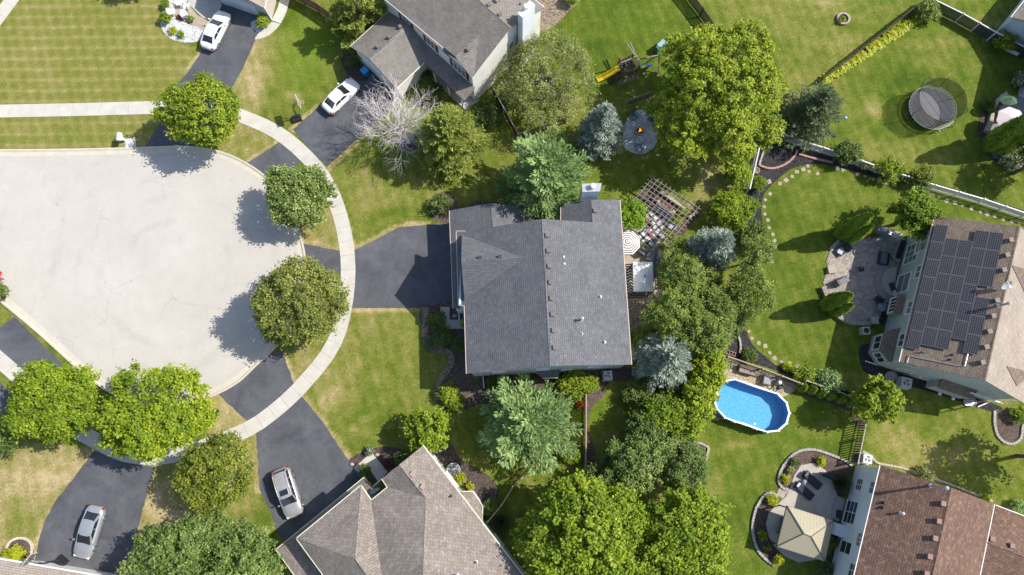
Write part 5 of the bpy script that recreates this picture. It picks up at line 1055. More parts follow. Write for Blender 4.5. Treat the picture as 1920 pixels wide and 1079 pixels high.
def bare_tree():
    r = np.random.default_rng(41); o = P(766, 267); t = thing('bare_tree', 'leafless bleached tree spreading over the upper driveway', 'tree', o); tips = P(738, 214, 5.0)
    tr = MB(); fork = o+(tips-o)*np.array([.8, .8, .5]); tr.tube([o-[0, 0, .1], o+(fork-o)*.5+[.05, 0, 0], fork], [.22, .17, .15], 9); tr.build('trunk', BARK_P, t, True)
    mb = {}
    def grow(p, d, L, rad, lev, m):
        k = 4; pts = [p]; q = p; dd = d
        for i in range(k):
            dd = nrm(dd+r.normal(0, .13, 3)+np.array([0, 0, .03])); q = q+dd*L/k; pts.append(q)
        m.tube(pts, np.linspace(rad, rad*.55, k+1), 5 if lev < 2 else 3, False)
        if lev >= 5 or L < .25: return
        for j in range(4 if lev < 3 else 3 if lev < 5 else 2):
            a = r.uniform(.35, 1.0); nd = nrm(dd*math.cos(a)+nrm(np.cross(dd, r.normal(0, 1, 3)))*math.sin(a)+np.array([0, 0, .05])); st = pts[r.integers(2, k+1)]
            grow(st, nd, L*r.uniform(.55, .82), rad*.58, lev+1, m)
    for j in range(15):
        a = 2*math.pi*j/15+r.normal(0, .2); e = r.uniform(.15, .95); m = MB(); d = np.array([math.cos(a)*math.cos(e), math.sin(a)*math.cos(e), math.sin(e)])
        grow(fork-(fork-o)*r.uniform(0, .3), d, r.uniform(1.9, 2.6), .06, 1, m); m.build('limb', BARK_P, t)
bare_tree()
conifer('pine_tree', 'bushy yellow-green pine north of the main house', 846, 261, 74, 8.4, L_YPINE, 42, None, 24, 13, .03, (.3, .11), .4, .4, 1.5, shape=.62, rand=.14, tint_shift=-.05)
tuft_pine('pine_tree', 'tall shaded pine behind the upper garage', 672, 18, 66, 7.5, L_YPINE, 43, None, 380, 56, .34, tsize=.42, shell=.35)
broad_tree('crabapple_tree', 'wide grey-olive fine leaved tree below the upper house', 1028, 150, 98, 100, L_SAGE, 3.8, 2.6, 44, None, 20, .42, 30, .15, .8, BARK_G, gap=.34, open_=.8, lobe_r=.4, spread=.4)
conifer('blue_spruce', 'large silvery blue spruce beside the fire pit', 1128, 240, 52, 8.6, L_BLUE, 45, None, 25, 11, .10, (.30, .10), .35, .4, 1.5, shape=.8)
broad_tree('maple_tree', 'huge yellow-green maple in the middle back yards', 1349, 178, 130, 139, L_MAPLE, 5.6, 5.4, 46, None, 40, .44, 52, .24, 1.3, BARK_G, tint_shift=.14, lobe_r=.27)
conifer('spruce_tree', 'dark grey-green spruce between the maple and the trampoline lawn', 1524, 210, 64, 7.5, L_DPINE, 47, None, 24, 11, .05, (.34, .09), .35, .4, 1.3, shape=.75, rand=.22)
conifer('pine_tree', 'blue-green white pine against the north roof of the main house', 1019, 338, 98, 9.4, L_PINE, 48, None, 20, 11, .02, (.42, .14), .5, .8, 1.25, shape=.6, rand=.2, tuft=1.6, tint_shift=-.04)
conifer('pine_tree', 'pale blue-green white pine south of the main house', 990, 793, 100, 9.0, L_PINE, 49, None, 20, 11, .02, (.42, .14), .5, .8, 1.25, shape=.6, rand=.2, tuft=1.6)
conifer('blue_spruce', 'blue spruce east of the pergola', 1338, 466, 52, 8.4, L_BLUE, 50, None, 22, 11, .06, (.32, .10), .45, .4, 1.4, shape=.75)
conifer('blue_spruce', 'silver blue spruce at the south-east corner of the main roof', 1248, 674, 62, 7.6, L_BLUE, 51, None, 25, 12, .06, (.32, .11), .45, .4, 1.4, shape=.7, tint_shift=.05)
G1 = 'birches behind the main patio'
for i, (x, y, a, b, s, lab) in enumerate(((1276, 520, 44, 56, 52, 'slender birch right beside the white patio canopy'), (1264, 592, 62, 48, 53, 'birch reaching over the lawn edge south of the canopy'), (1404, 548, 50, 48, 54, 'birch at the east side of the clump next to the stepping stones'),
        (1346, 582, 62, 50, 55, 'birch in the middle of the clump behind the patio'), (1318, 622, 58, 40, 56, 'birch just above the silver blue spruce'), (1416, 476, 30, 34, 57, 'birch at the north-east end of the clump beside the blue spruce'))):
    broad_tree('birch_tree', lab, x, y, a, b, L_BIRCH, 4.0+.4*(i % 3), 2.6, s, G1, 16, .36, 42, .16, 1.05, BARK_W, gap=.08, lobe_r=.36, trunk_r=.09)
GH = 'golden arborvitae hedge west of the pool'
for i, (x, y) in enumerate(((1318, 652), (1322, 682), (1316, 712), (1306, 742), (1298, 772), (1284, 800))):
    broad_tree('arborvitae', ['topmost golden arborvitae of the hedge west of the pool', 'second golden arborvitae from the top of the pool hedge', 'third golden arborvitae from the top of the pool hedge', 'fourth golden arborvitae from the top of the pool hedge', 'fifth golden arborvitae of the pool hedge beside the pool wall', 'lowest golden arborvitae of the hedge west of the pool'][i], x+6, y-3, 34 if i < 5 else 26, 27, L_YARB, 2.5, 2.2, 60+i, GH, 12, .34, 40, .19, 1.0, cat='arborvitae', trunk_r=.08, limbs=False, lobe_r=.42)
broad_tree('leafy_tree', 'bright leaved small tree beside the lower end of the pool hedge', 1246, 788, 60, 44, L_BRIGHT, 2.8, 1.8, 66, None, 14, .42, 36, .24, .9, tint_shift=-.15)
broad_tree('leafy_tree', 'dark green rounded tree left of the edged bed', 1194, 868, 58, 56, L_ASH, 3.4, 2.6, 67, None, 16, .38, 42, .18, 1.05, lobe_r=.36, tint_shift=.02)
broad_tree('leafy_tree', 'mid green tree in the dense belt between white pine and pool hedge', 1206, 806, 34, 36, L_DEEP, 2.8, 2.0, 666, None, 12, .38, 40, .19, 1.0, tint_shift=-.05)
broad_tree('leafy_tree', 'shaded tree filling the belt left of the bright small tree', 1232, 832, 44, 36, L_ASH, 3.0, 2.2, 667, None, 12, .38, 40, .18, 1.0, tint_shift=-.1)
broad_tree('leafy_tree', 'leafy tree above the large bright trees at the bottom', 1130, 905, 44, 36, L_DEEP, 2.6, 1.8, 668, None, 10, .38, 40, .19, .9)
broad_tree('leafy_tree', 'deep green fine leaved tree inside the edged bed', 1284, 874, 45, 62, L_ASH, 3.0, 2.4, 68, None, 16, .36, 44, .16, 1.05, lobe_r=.34, tint_shift=-.1)
broad_tree('maple_tree', 'very large bright yellow-green tree at the bottom centre', 1098, 1010, 130, 118, L_BRIGHT, 5.6, 4.4, 69, None, 20, .52, 50, .27, 1.1, BARK_G, lobe_r=.38)
broad_tree('maple_tree', 'bright green tree right of the large one at the bottom centre', 1276, 1020, 92, 110, L_BRIGHT, 5.0, 4.0, 70, None, 16, .5, 48, .26, 1.1, BARK_G, tint_shift=-.06, lobe_r=.4)
broad_tree('leafy_tree', 'fresh green ornamental tree at the corner of the tan roofed house', 800, 806, 42, 40, L_BRIGHT, 2.6, 1.7, 71, None, 9, .4, 36, .26, .9)
broad_tree('leafy_tree', 'spiky topped green tree north of the solar roof', 1714, 402, 46, 44, L_BRIGHT, 3.6, 2.4, 72, None, 12, .36, 38, .24, .9, tint_shift=-.2, lobe_r=.4)
broad_tree('leafy_tree', 'bright green starry tree below the sage house', 1645, 750, 46, 46, L_BRIGHT, 3.4, 2.2, 73, None, 12, .36, 36, .24, .85, tint_shift=-.02, gap=.1, lobe_r=.4)
broad_tree('leafy_tree', 'tree beyond the right edge shading the lower lawn', 1985, 860, 62, 70, L_MAPLE, 5.2, 3.2, 74, None, 11, .5, 40, .26, .8, gap=.2)
broad_tree('leafy_tree', 'dark tree at the right edge below the big arborvitae', 1950, 300, 50, 40, L_DEEP, 3.6, 2.4, 75, None, 9, .45, 38, .22, .9)
broad_tree('trumpet_vine_tree', 'bright green vine tree with orange trumpet flowers beside the patio', 1187, 405, 27, 29, L_VINE, 2.7, 1.3, 76, None, 9, .3, 44, .19, 1.2)
# ------------------------------------------------------------------ arborvitae
arborvitae('arborvitae', 'pair-topped arborvitae at the upper end of the paver patio', 1572, 441, .78, 7.0, L_ARB, 80, None, 4200, tips=((0, 0, 1.0), (.75, -.6, .78)), leaf=.2)
arborvitae('arborvitae', 'double arborvitae at the lower end of the paver patio', 1545, 573, .78, 6.0, L_ARB, 81, None, 4200, tips=((0, 0, 1.0), (.7, -.7, .75)), leaf=.2)
arborvitae('arborvitae', 'big dark arborvitae beside the stone bench at the right edge', 1853, 273, 1.15, 8.4, L_ARB, 82, None, 5200, tips=((0, 0, 1.0), (.9, -.5, .8)), leaf=.21)
for i, (x, y) in enumerate(((1499, 727), (1517, 731), (1534, 738), (1552, 742), (1571, 748), (1590, 755))):
    arborvitae('arborvitae', ['small arborvitae nearest the pool pump in the fence row', 'second small arborvitae from the pump in the fence row', 'third small arborvitae from the pump in the fence row', 'fourth small arborvitae from the pump in the fence row', 'fifth small arborvitae from the pump in the fence row', 'last small arborvitae of the fence row, beside the starry tree'][i], x, y, .5, 1.7, L_ARB, 90+i, 'small arborvitae along the pool fence', 900, leaf=.13)
# ------------------------------------------------------------------ fence shrubs and garden plants
for n_, lab, x, y, rp, mt, hh, sd_ in (
    ('shrub', 'dark glossy shrub over the picket fence left of the others', 1588, 289, 26, L_DEEP, 2.4, 100), ('shrub', 'light green round shrub over the middle of the picket fence', 1667, 319, 25, L_MAPLE, 2.2, 101),
    ('shrub', 'yellow-green shrub rightmost of three on the picket fence', 1726, 333, 22, L_MIX, 2.2, 102), ('shrub', 'low shrub between the two fence bushes', 1620, 308, 12, L_SAGE, 1.2, 103), ('shrub', 'small dark shrub beside the yellow-green fence bush', 1697, 338, 13, L_DEEP, 1.2, 104),
    ('shrub', 'loose mixed shrub at the fence corner by the hosta row', 1740, 24, 22, L_BIRCH, 1.8, 105), ('shrub', 'yellow-green shrub in front of the top right house', 1884, 80, 19, L_GOLD, 1.8, 106), ('shrub', 'tall shrub against the white garden fence', 1386, 330, 26, L_BRIGHT, 3.0, 107),
    ('shrub', 'wide lime green shrub left of the clipped ball', 1374, 398, 42, L_BRIGHT, 3.0, 108), ('shrub', 'clipped round green ball in the black mulch', 1422, 345, 15, L_ARB, 1.4, 109), ('shrub', 'small clipped shrub beside the wide lime green one', 1414, 385, 11, L_ARB, 1.2, 110),
    ('shrub', 'loose leafy shrub beside the stepping stones north of the birches', 1410, 440, 28, L_DEEP, 2.0, 111), ('shrub', 'leafy shrub where the pool fence meets the garden', 1508, 702, 20, L_MAPLE, 1.9, 112), ('shrub', 'pale leaved shrub over the fence right of the pool', 1551, 713, 24, L_PINE, 1.9, 113),
    ('shrub', 'lime yellow shrub at the end of the stepping stones', 1477, 689, 9, L_LIME, .7, 114), ('shrub', 'low green perennial in the mulch by the pool fence', 1406, 666, 15, L_DEEP, .8, 115), ('shrub', 'round dark leaved bush north of the main driveway', 826, 384, 19, L_DEEP, 1.5, 116),
    ('shrub', 'glossy shrub at the bend of the front mulch bed', 842, 737, 20, L_MAPLE, 1.6, 117), ('shrub', 'yellow tipped shrub just below the glossy one in the front bed', 853, 755, 17, L_GOLD, 1.3, 118), ('shrub', 'leafy bush at the south wall of the main house', 1078, 722, 30, L_MAPLE, 2.2, 119),
    ('shrub', 'lighter bush next to the short grey fence', 1108, 722, 16, L_BRIGHT, 1.6, 120), ('shrub', 'leafy shrub at the lower end of the short grey fence', 1072, 855, 18, L_BRIGHT, 1.8, 121), ('shrub', 'dark shrub in the bed at the main house wall', 862, 648, 16, L_DEEP, 1.1, 122),
    ('shrub', 'clipped dark hedge bush beside the front walk', 818, 600, 18, L_DEEP, 1.2, 123), ('shrub', 'spreading bush below the front walk', 832, 634, 19, L_DEEP, 1.0, 124), ('shrub', 'low juniper in the shaded front bed', 808, 642, 14, L_DPINE, .6, 125), ('shrub', 'small bush under the main eave', 872, 608, 9, L_BRIGHT, .9, 126),
    ('shrub', 'round bush at the porch corner of the tan roofed house', 684, 886, 13, L_DEEP, 1.5, 127), ('shrub', 'yellow-green mound beside the spiral chair', 862, 897, 10, L_LIME, .8, 128), ('shrub', 'smaller lime mound further down the garden bed', 881, 914, 7, L_LIME, .7, 129),
    ('shrub', 'white flowering plant at the end of the tan house walk', 693, 846, 8, L_WFLOWER, .8, 130), ('shrub', 'reddish leaved plant by the tan house wall', 729, 868, 9, leaf_material('burgundy_leaf', (.04, .01, .015), (.09, .03, .03), (.16, .08, .05)), .9, 131), ('shrub', 'dark bush under the tan house eave', 752, 860, 12, L_DEEP, .9, 132),
    ('shrub', 'dark green shrub near the garden bay', 918, 952, 17, L_DEEP, 1.5, 133), ('shrub', 'lime mound by the upper end of the curved bed', 1540, 864, 8.5, L_LIME, .7, 134), ('shrub', 'dark clipped ball in the curved bed', 1490, 867, 7.5, L_DEEP, .7, 135), ('shrub', 'pale green ball below the dark one in the curved bed', 1482, 882, 6.5, L_SAGE, .6, 136),
    ('shrub', 'lime mound at the left of the curved bed', 1474, 898, 8.5, L_LIME, .7, 137), ('shrub', 'lime mound in the bed by the stepping slab', 1447, 937, 10, L_LIME, .8, 138), ('shrub', 'yellow-green bush behind the gazebo', 1429, 1005, 8.5, L_GOLD, .9, 139), ('shrub', 'lime mound below the gazebo', 1459, 1049, 9, L_LIME, .8, 140), ('shrub', 'small shrub between two bushes behind the gazebo', 1437, 1026, 5.5, L_MAPLE, .6, 141),
    ('shrub', 'shrub in the shadow between gazebo and white wall', 1562, 1018, 12, L_DEEP, 1.2, 142), ('shrub', 'spreading juniper at the bottom beside the white wall', 1548, 1068, 16, L_DPINE, 1.0, 143), ('shrub', 'round lime bush beside the top left patio', 311, 8, 8, L_GOLD, 1.0, 144), ('shrub', 'larger lime bush at the edge of the white gravel', 310, 34, 10.5, L_GOLD, 1.2, 145),
    ('shrub', 'small lime mound on the white gravel', 324, 58, 7, L_LIME, .6, 146), ('shrub', 'smaller green tuft on the white gravel', 339, 65, 6.5, L_GOLD, .6, 147), ('shrub', 'potted green plant on the stone patio', 358, 36, 5, L_ARB, .7, 148), ('shrub', 'clipped lime ball beside the top left garage', 493, 40, 13, L_YARB, 1.2, 149),
    ('shrub', 'dark bush by the corner of the upper garage', 660, 118, 10, L_DEEP, 1.1, 150), ('shrub', 'low bush at the top edge beside the bare soil', 1072, -4, 14, L_BRIGHT, 1.5, 151), ('shrub', 'bright lime shrub in the bottom left corner bed', 26, 1046, 22, L_LIME, 1.2, 152), ('shrub', 'sprawling shrub along the north eave of the red-brown roof', 1733, 889, 17, L_SAGE, 1.1, 153),
    ('shrub', 'round green shrub right of the red-brown roof', 1908, 949, 12, L_PINE, 1.0, 154), ('shrub', 'low lime plant by the lower wing gutter', 1846, 935, 8, L_LIME, .6, 155), ('shrub', 'green bush in the horseshoe bed', 1912, 778, 17, L_ARB, 1.3, 156), ('shrub', 'white hydrangea at the right edge house', 1910, 150, 15, L_WFLOWER, 1.7, 157),
    ('shrub', 'dark bush beside the front steps of the upper house', 800, 145, 11, L_DEEP, 1.0, 158), ('shrub', 'green bush under the upper house porch', 820, 168, 12, L_DEEP, .9, 159), ('shrub', 'shaded foliage behind the crabapple', 908, 215, 30, L_DEEP, 1.0, 160), ('shrub', 'shaded shrub between crabapple and white pine', 950, 190, 18, L_DEEP, 1.3, 161),
    ('shrub', 'low plants at the edge of the pergola bed', 1268, 415, 12, L_BRIGHT, .7, 162), ('shrub', 'yellow-green perennial at the end of the pergola', 1252, 440, 11, L_LIME, .6, 163), ('shrub', 'green perennial beside the pergola post', 1282, 398, 10, L_MAPLE, .6, 164), ('shrub', 'clipped ball behind the pergola fire pit', 1279, 400, 7, L_ARB, .7, 165),
    ('shrub', 'daylily clump by the main patio path', 1203, 466, 9, L_BRIGHT, .5, 166), ('shrub', 'small plant beside the stone bench at right', 1858, 207, 8, L_GOLD, .6, 167), ('shrub', 'dark shrub beside the curved stone bench', 1852, 196, 11, L_DEEP, .9, 168), ('shrub', 'dark perennial bed plant below the big arborvitae', 1895, 300, 20, L_WFLOWER, .7, 169), ('shrub', 'rust red shrub north of the garage roof', 976, 408, 10, leaf_material('rust_leaf', (.12, .04, .015), (.22, .08, .03), (.3, .14, .05)), .9, 170), ('shrub', 'orange flowering plant beside the short grey fence', 1088, 757, 6, leaf_material('orange_petal', (.35, .08, .02), (.5, .13, .03), (.6, .2, .05)), .9, 171),
    ('shrub', 'dense hedge bush below the birches', 1338, 640, 30, L_DEEP, 2.6, 172), ('shrub', 'deep green understorey bush beside the canopy', 1262, 460, 22, L_BIRCH, 2.8, 173), ('shrub', 'shaded bush under the pale white pine', 930, 720, 16, L_DEEP, 1.4, 174), ('shrub', 'dark mass of foliage between birches and hedge', 1345, 610, 26, L_DEEP, 2.2, 175), ('shrub', 'leafy bush below the birch at the lawn edge', 1212, 634, 24, L_BIRCH, 2.0, 176), ('shrub', 'shaded bush between the silver spruce and the bright small tree', 1196, 742, 26, L_DEEP, 1.8, 177), ('shrub', 'dark bush under the lower end of the silver spruce', 1262, 742, 28, L_DEEP, 2.4, 178), ('shrub', 'green bush at the foot of the mid green belt tree', 1142, 872, 26, L_ASH, 1.8, 179), ('shrub', 'tall green bush between the blue spruce and the birches', 1322, 522, 34, L_BIRCH, 4.4, 184)):
    big = rp > 18
    shrub(n_, lab, x, y, rp, mt, hh, sd_, None, .17 if big else .11, .3 if big else .17, 1.0, 30 if big else 26)
grassy('ornamental_grass', 'spiky blue-green grass clump against the white wall', 1580, 907, 20, L_DPINE, 1.3, 180, 1500)
grassy('ornamental_grass', 'dark fountain grass beside the tan house fence', 940, 982, 22, L_DPINE, 1.1, 181, 900)
grassy('ornamental_grass', 'pale grass tuft on the kerb strip beside the golden maple', 404, 774, 9, L_GRASSY, .7, 182, 500)
grassy('ornamental_grass', 'wispy grass left of the tall garden shrub', 1366, 330, 9, L_GRASSY, 1.0, 183, 500)
# row of hostas along the dark fence
ORD = 'first second third fourth fifth sixth seventh eighth ninth tenth eleventh twelfth thirteenth fourteenth fifteenth sixteenth seventeenth eighteenth'.split()
for i in range(18):
    f = i/17; x = 1546+(1712-1546)*f; y = 150+(42-150)*f
    o = P(x, y); t = thing('hosta', ORD[i]+' yellow-green hosta along the dark fence, counted from the dark spruce', 'hosta', o, group='hostas along the dark fence'); r = np.random.default_rng(200+i); k = 70; a = r.uniform(0, 6.28, k); l = .58*np.sqrt(r.random(k))
    el = np.stack([np.cos(a)*l, np.sin(a)*l, .42-.45*l+r.uniform(0, .06, k)], 1); leaf_mesh('leaves', o+el, nrm(np.stack([np.cos(a), np.sin(a), -.25+0*a], 1)), nrm(r.normal(0, .25, (k, 3))+[0, 0, 1]), .34*r.uniform(.7, 1.3, k), .22*r.uniform(.8, 1.2, k), .55+r.normal(0, .2, k), L_LIME, t)
    m = MB(); m.lathe(o, [(.16, -.02), (.14, .15), (.02, .26)], 7); m.build('crown_base', MATS['twig_core'], t)
# ================================================================== fences
WOODG = plain('weathered_grey_wood', (.24, .205, .175), .9, .25, 3, 25, .4); WOODB = plain('brown_stained_wood', (.13, .085, .055), .85, .25, 3, 25, .4); WOODD = plain('dark_stained_wood', (.055, .045, .035), .85, .3, 3, 25, .4)
VINYL = plain('white_vinyl', (.66, .66, .66), .45, .06, 2, 30, .05); VGREY = plain('grey_vinyl', (.40, .41, .42), .5, .08, 2, 30, .05); WOODT = plain('pale_rail_wood', (.36, .29, .23), .85, .2, 3, 25, .3)
def fence(name, label, px, h, mat, top=None, step=2.4, pw=.09, gap=.09, post=.12, closed=False, rail=.09):
    """posts, rails, and the pickets of each bay"""
    pts = PX(px); c = np.mean(pts, 0); t = thing(name, label, 'fence', (c[0], c[1], 0)); top = top or mat; line = []
    for a, b in zip(pts[:-1], pts[1:]):
        n = max(1, int(round(np.linalg.norm(b-a)/step)))
        for k in range(n): line.append((a+(b-a)*k/n, a+(b-a)*(k+1)/n))
    seen = []
    for a, b in line:
        for p in (a, b):
            if all(np.linalg.norm(p-q) > .3 for q in seen):
                seen.append(p); m = MB(); m.box((p[0], p[1], (h+.12)/2), (post, post, h+.12), math.atan2((b-a)[1], (b-a)[0])); m.box((p[0], p[1], h+.14), (post+.05, post+.05, .04), math.atan2((b-a)[1], (b-a)[0]), .7); m.build('post', top, t)
        d = unit(b-a); L = np.linalg.norm(b-a); s = np.array([-d[1], d[0], 0])*.03; k = int((L-post)/(pw+gap)); m = MB()
        for i in range(k):
            p = a+d*(post/2+(i+.5)*(L-post)/k); m.box((p[0], p[1], .06+(h-.1)/2), (pw, .02, h-.1+random.uniform(-.01, .01)), math.atan2(d[1], d[0]))
        tag(m.build('pickets', mat, t), kind='stuff')
        m = MB(); m.beam(a+s+[0, 0, h], b+s+[0, 0, h], .1, rail); m.build('top_rail', top, t); m = MB(); m.beam(a+s+[0, 0, .28], b+s+[0, 0, .28], .045, .09); m.build('lower_rail', mat, t)
    return t
fence('fence', 'dark wooden fence at the top between two back yards', [(1278, -12), (1312, 32), (1335, 66)], 1.5, WOODD, None, 2.4, .1, .03)
fence('fence', 'dark fence behind the hosta row', [(1728, 8), (1680, 44), (1534, 158)], 1.2, WOODD, None, 2.4, .08, .05, .1, rail=.05)
fence('picket_fence', 'white railed picket fence below the top right house', [(1733, 14), (1790, 42), (1850, 76), (1920, 112), (1990, 150)], 1.5, plain('shaded_side_pickets', (.055, .055, .06), .7, .1), VINYL, 2.4, .09, .012, .12)  # pickets coloured dark to carry the shade on this side of the fence
fence('picket_fence', 'long white picket fence between trampoline lawn and the garden', [(1440, 254), (1500, 276), (1570, 298), (1640, 324), (1740, 356), (1830, 382), (1990, 436)], 1.3, VINYL, VINYL, 2.4, .07, .075, .12)
fence('fence', 'white rail fence on the west side of the black mulch garden', [(1416, 285), (1408, 320), (1398, 362)], 1.3, VINYL, VINYL, 2.4, .07, .08, .11)
fence('fence', 'brown picket fence with pale top rail behind the pool', [(1357, 672), (1420, 694), (1492, 722)], 1.5, WOODB, WOODT, 2.4, .085, .11, .13)
fence('fence', 'picket fence continuing behind the small arborvitae', [(1500, 716), (1560, 736), (1608, 758)], 1.4, WOODB, WOODT, 2.4, .085, .11, .13)
fence('fence', 'dark slatted fence between pool lawn and lower right lawn', [(1610, 790), (1603, 825), (1594, 868)], 1.5, WOODD, WOODT, 2.4, .1, .12, .13)
fence('fence', 'short grey fence between two side yards', [(1096, 742), (1096, 800), (1095, 878)], 1.5, WOODG, WOODT, 2.6, .1, .03, .11)
fence('fence', 'picket fence running off behind the tan roofed house', [(1000, 874), (962, 910), (940, 945), (915, 975)], 1.4, WOODD, WOODT, 2.4, .09, .12, .12)
fence('fence', 'reddish board fence left of the upper garage', [(543, -6), (600, 24), (668, 72)], 1.8, plain('reddish_boards', (.15, .085, .055), .9, .25, 3, 25, .4), None, 2.4, .13, .02)
fence('fence', 'dark fence round the yard under the crabapple', [(925, 178), (945, 215), (972, 264), (1010, 250), (1060, 232)], 1.5, WOODD, WOODG, 2.4, .1, .03)
fence('fence', 'thin grey railed fence behind the fire pit patio', [(1176, 198), (1216, 184)], 1.2, WOODD, WOODG, 2.4, .05, .1, .09)

# ================================================================== cars
TYRE = plain('tyre_rubber', (.018, .018, .019), .85, .2, 8, 40, .2, world_space=False); RIM = plain('alloy_rim', (.45, .45, .46), .3, .08, 6, 30, 0, .8, world_space=False); LAMP_R = plain('tail_lamp', (.28, .01, .012), .2, .1, 6, 30, 0, world_space=False)
LAMP_W = plain('head_lamp', (.6, .62, .64), .1, .06, 6, 30, 0, world_space=False); CARGLASS = glassy('car_glass', (.018, .022, .026), .04, .6); BLACKP = plain('black_plastic', (.02, .02, .021), .5, .15, 6, 30, .1, world_space=False)
PAINT_W = plain('white_car_paint', (.80, .80, .80), .25, .03, 2, 30, 0, 0, .5, False, coat=.6); PAINT_S = plain('silver_car_paint', (.47, .48, .50), .3, .05, 2, 90, 0, .55, .5, False, coat=.7); PAINT_C = plain('champagne_car_paint', (.46, .45, .44), .3, .05, 2, 90, 0, .5, .5, False, coat=.7)
def car(name, label, rear, front, side, L, W, H, paint, suv=False, cat='car'):
    """rear, front: photo points where the visible side's wheels touch the ground; side = +1 if that is the car's left"""
    a, b = P(*rear), P(*front); d = unit(b-a); left = np.array([-d[1], d[0], 0]); c = (a+b)/2-left*side*W*.44; wb = np.linalg.norm(b-a); t = thing(name, label, cat, (c[0], c[1], .018), math.atan2(d[1], d[0]))
    belt = .96 if not suv else 1.05; hood = .90 if not suv else 1.02; trunk = .98 if not suv else 1.06; xs = np.linspace(-L/2, L/2, 19); vs = []; fs = []; w2 = W/2; zb = .2
    for x in xs:
        e = abs(x)/(L/2); w = w2*(1-.32*max(0, (e-.72)/.28)**2.3)*(1-.02*e); f = max(0, (x/(L/2)-.80)/.20); rr = max(0, (-x/(L/2)-.84)/.16)
        zt = np.interp(x, [-L/2, -L/2*.86, -L*.28, L*.16, L*.30, L/2*.86, L/2], [trunk-.16, trunk, belt+.03, belt+.02, hood, hood-.12, hood-.30]); b0 = zb+.12*f+.1*rr
        pr = [(0, b0), (w*.8, b0), (w*.96, b0+.1), (w, b0+.3), (w*.995, zt-.26), (w*.955, zt-.1), (w*.86, zt-.02), (w*.45, zt+.02), (0, zt+.03)]
        pr = pr+[(-y, z) for y, z in pr[-2:0:-1]]; vs += [(x, y, z) for y, z in pr]
    n = 16
    for i in range(len(xs)-1):
        for k in range(n): fs.append((i*n+k, i*n+(k+1) % n, (i+1)*n+(k+1) % n, (i+1)*n+k))
    fs += [tuple(range(n-1, -1, -1)), tuple(range((len(xs)-1)*n, len(xs)*n))]; body = MB().add(vs, fs).build('body', paint, t, True, True)
    # cabin: base ring and roof ring
    if suv: bx = (-L*.475, L*.235); tx = (-L*.40, L*.075)
    else: bx = (-L*.40, L*.215); tx = (-L*.235, L*.03)
    yb, yt = w2*.9, w2*.70; z0, z1 = belt-.02, H
    B = [np.array([bx[0], -yb*.9, z0]), np.array([bx[1], -yb*.92, z0]), np.array([bx[1], yb*.92, z0]), np.array([bx[0], yb*.9, z0])]; T = [np.array([tx[0], -yt*.95, z1-.06]), np.array([tx[1], -yt, z1-.07]), np.array([tx[1], yt, z1-.07]), np.array([tx[0], yt*.95, z1-.06])]
    sh = MB(); sh.add(B+T, [(0, 1, 5, 4), (1, 2, 6, 5), (2, 3, 7, 6), (3, 0, 4, 7)]); sh.build('pillars', paint, t, False, True)
    rv = []; rf = []; nx, ny = 9, 9
    for i in range(nx):
        for j in range(ny):
            u, v = i/(nx-1), j/(ny-1)*2-1; x = tx[0]-.05+(tx[1]-tx[0]+.1)*u; hw = (yt*.97+.03); rv.append((x+(.05 if u > .5 else -.05)*(1-v*v), v*hw, z1-.055*v*v-.06*(2*u-1)**2-.02*(abs(v) > .95)))
    for i in range(nx-1):
        for j in range(ny-1): rf.append((i*ny+j, (i+1)*ny+j, (i+1)*ny+j+1, i*ny+j+1))
    roof_o = MB().add(rv, rf).build('roof', paint, t, True, True)
    def pane(nm, q, s0, s1, r0=.08, r1=.1, off=.014):
        q = [np.asarray(p) for p in q]; nn = unit(np.cross(q[1]-q[0], q[3]-q[0])); cen = sum(q)/4; nn = nn if nn @ (cen-np.array([0, 0, .7])) > 0 else -nn
        g = lambda u, v: q[0]*(1-u)*(1-v)+q[1]*u*(1-v)+q[2]*u*v+q[3]*(1-u)*v; vv = [g(s0, r0)+nn*off, g(s1, r0)+nn*off, g(s1, 1-r1)+nn*off, g(s0, 1-r1)+nn*off]; vv += [p-nn*.03 for p in vv]
        return MB().add(vv, [(0, 1, 2, 3), (0, 1, 5, 4), (1, 2, 6, 5), (2, 3, 7, 6), (3, 0, 4, 7)]).build(nm, CARGLASS, t, False, True)
    pane('windshield', (B[1], B[2], T[2], T[1]), .05, .95, .05, .03); pane('rear_window', (B[3], B[0], T[0], T[3]), .08, .92, .1 if not suv else .3, .06)
    for q in ((B[0], B[1], T[1], T[0]), (B[2], B[3], T[3], T[2])):
        s = q[0][1] < 0
        for (u0, u1) in (((.13, .48), (.51, .86)) if not suv else ((.04, .28), (.31, .60), (.63, .93))): pane('side_window', q, u0 if s else 1-u1, u1 if s else 1-u0, .14, .12)
    wr = .33 if not suv else .37
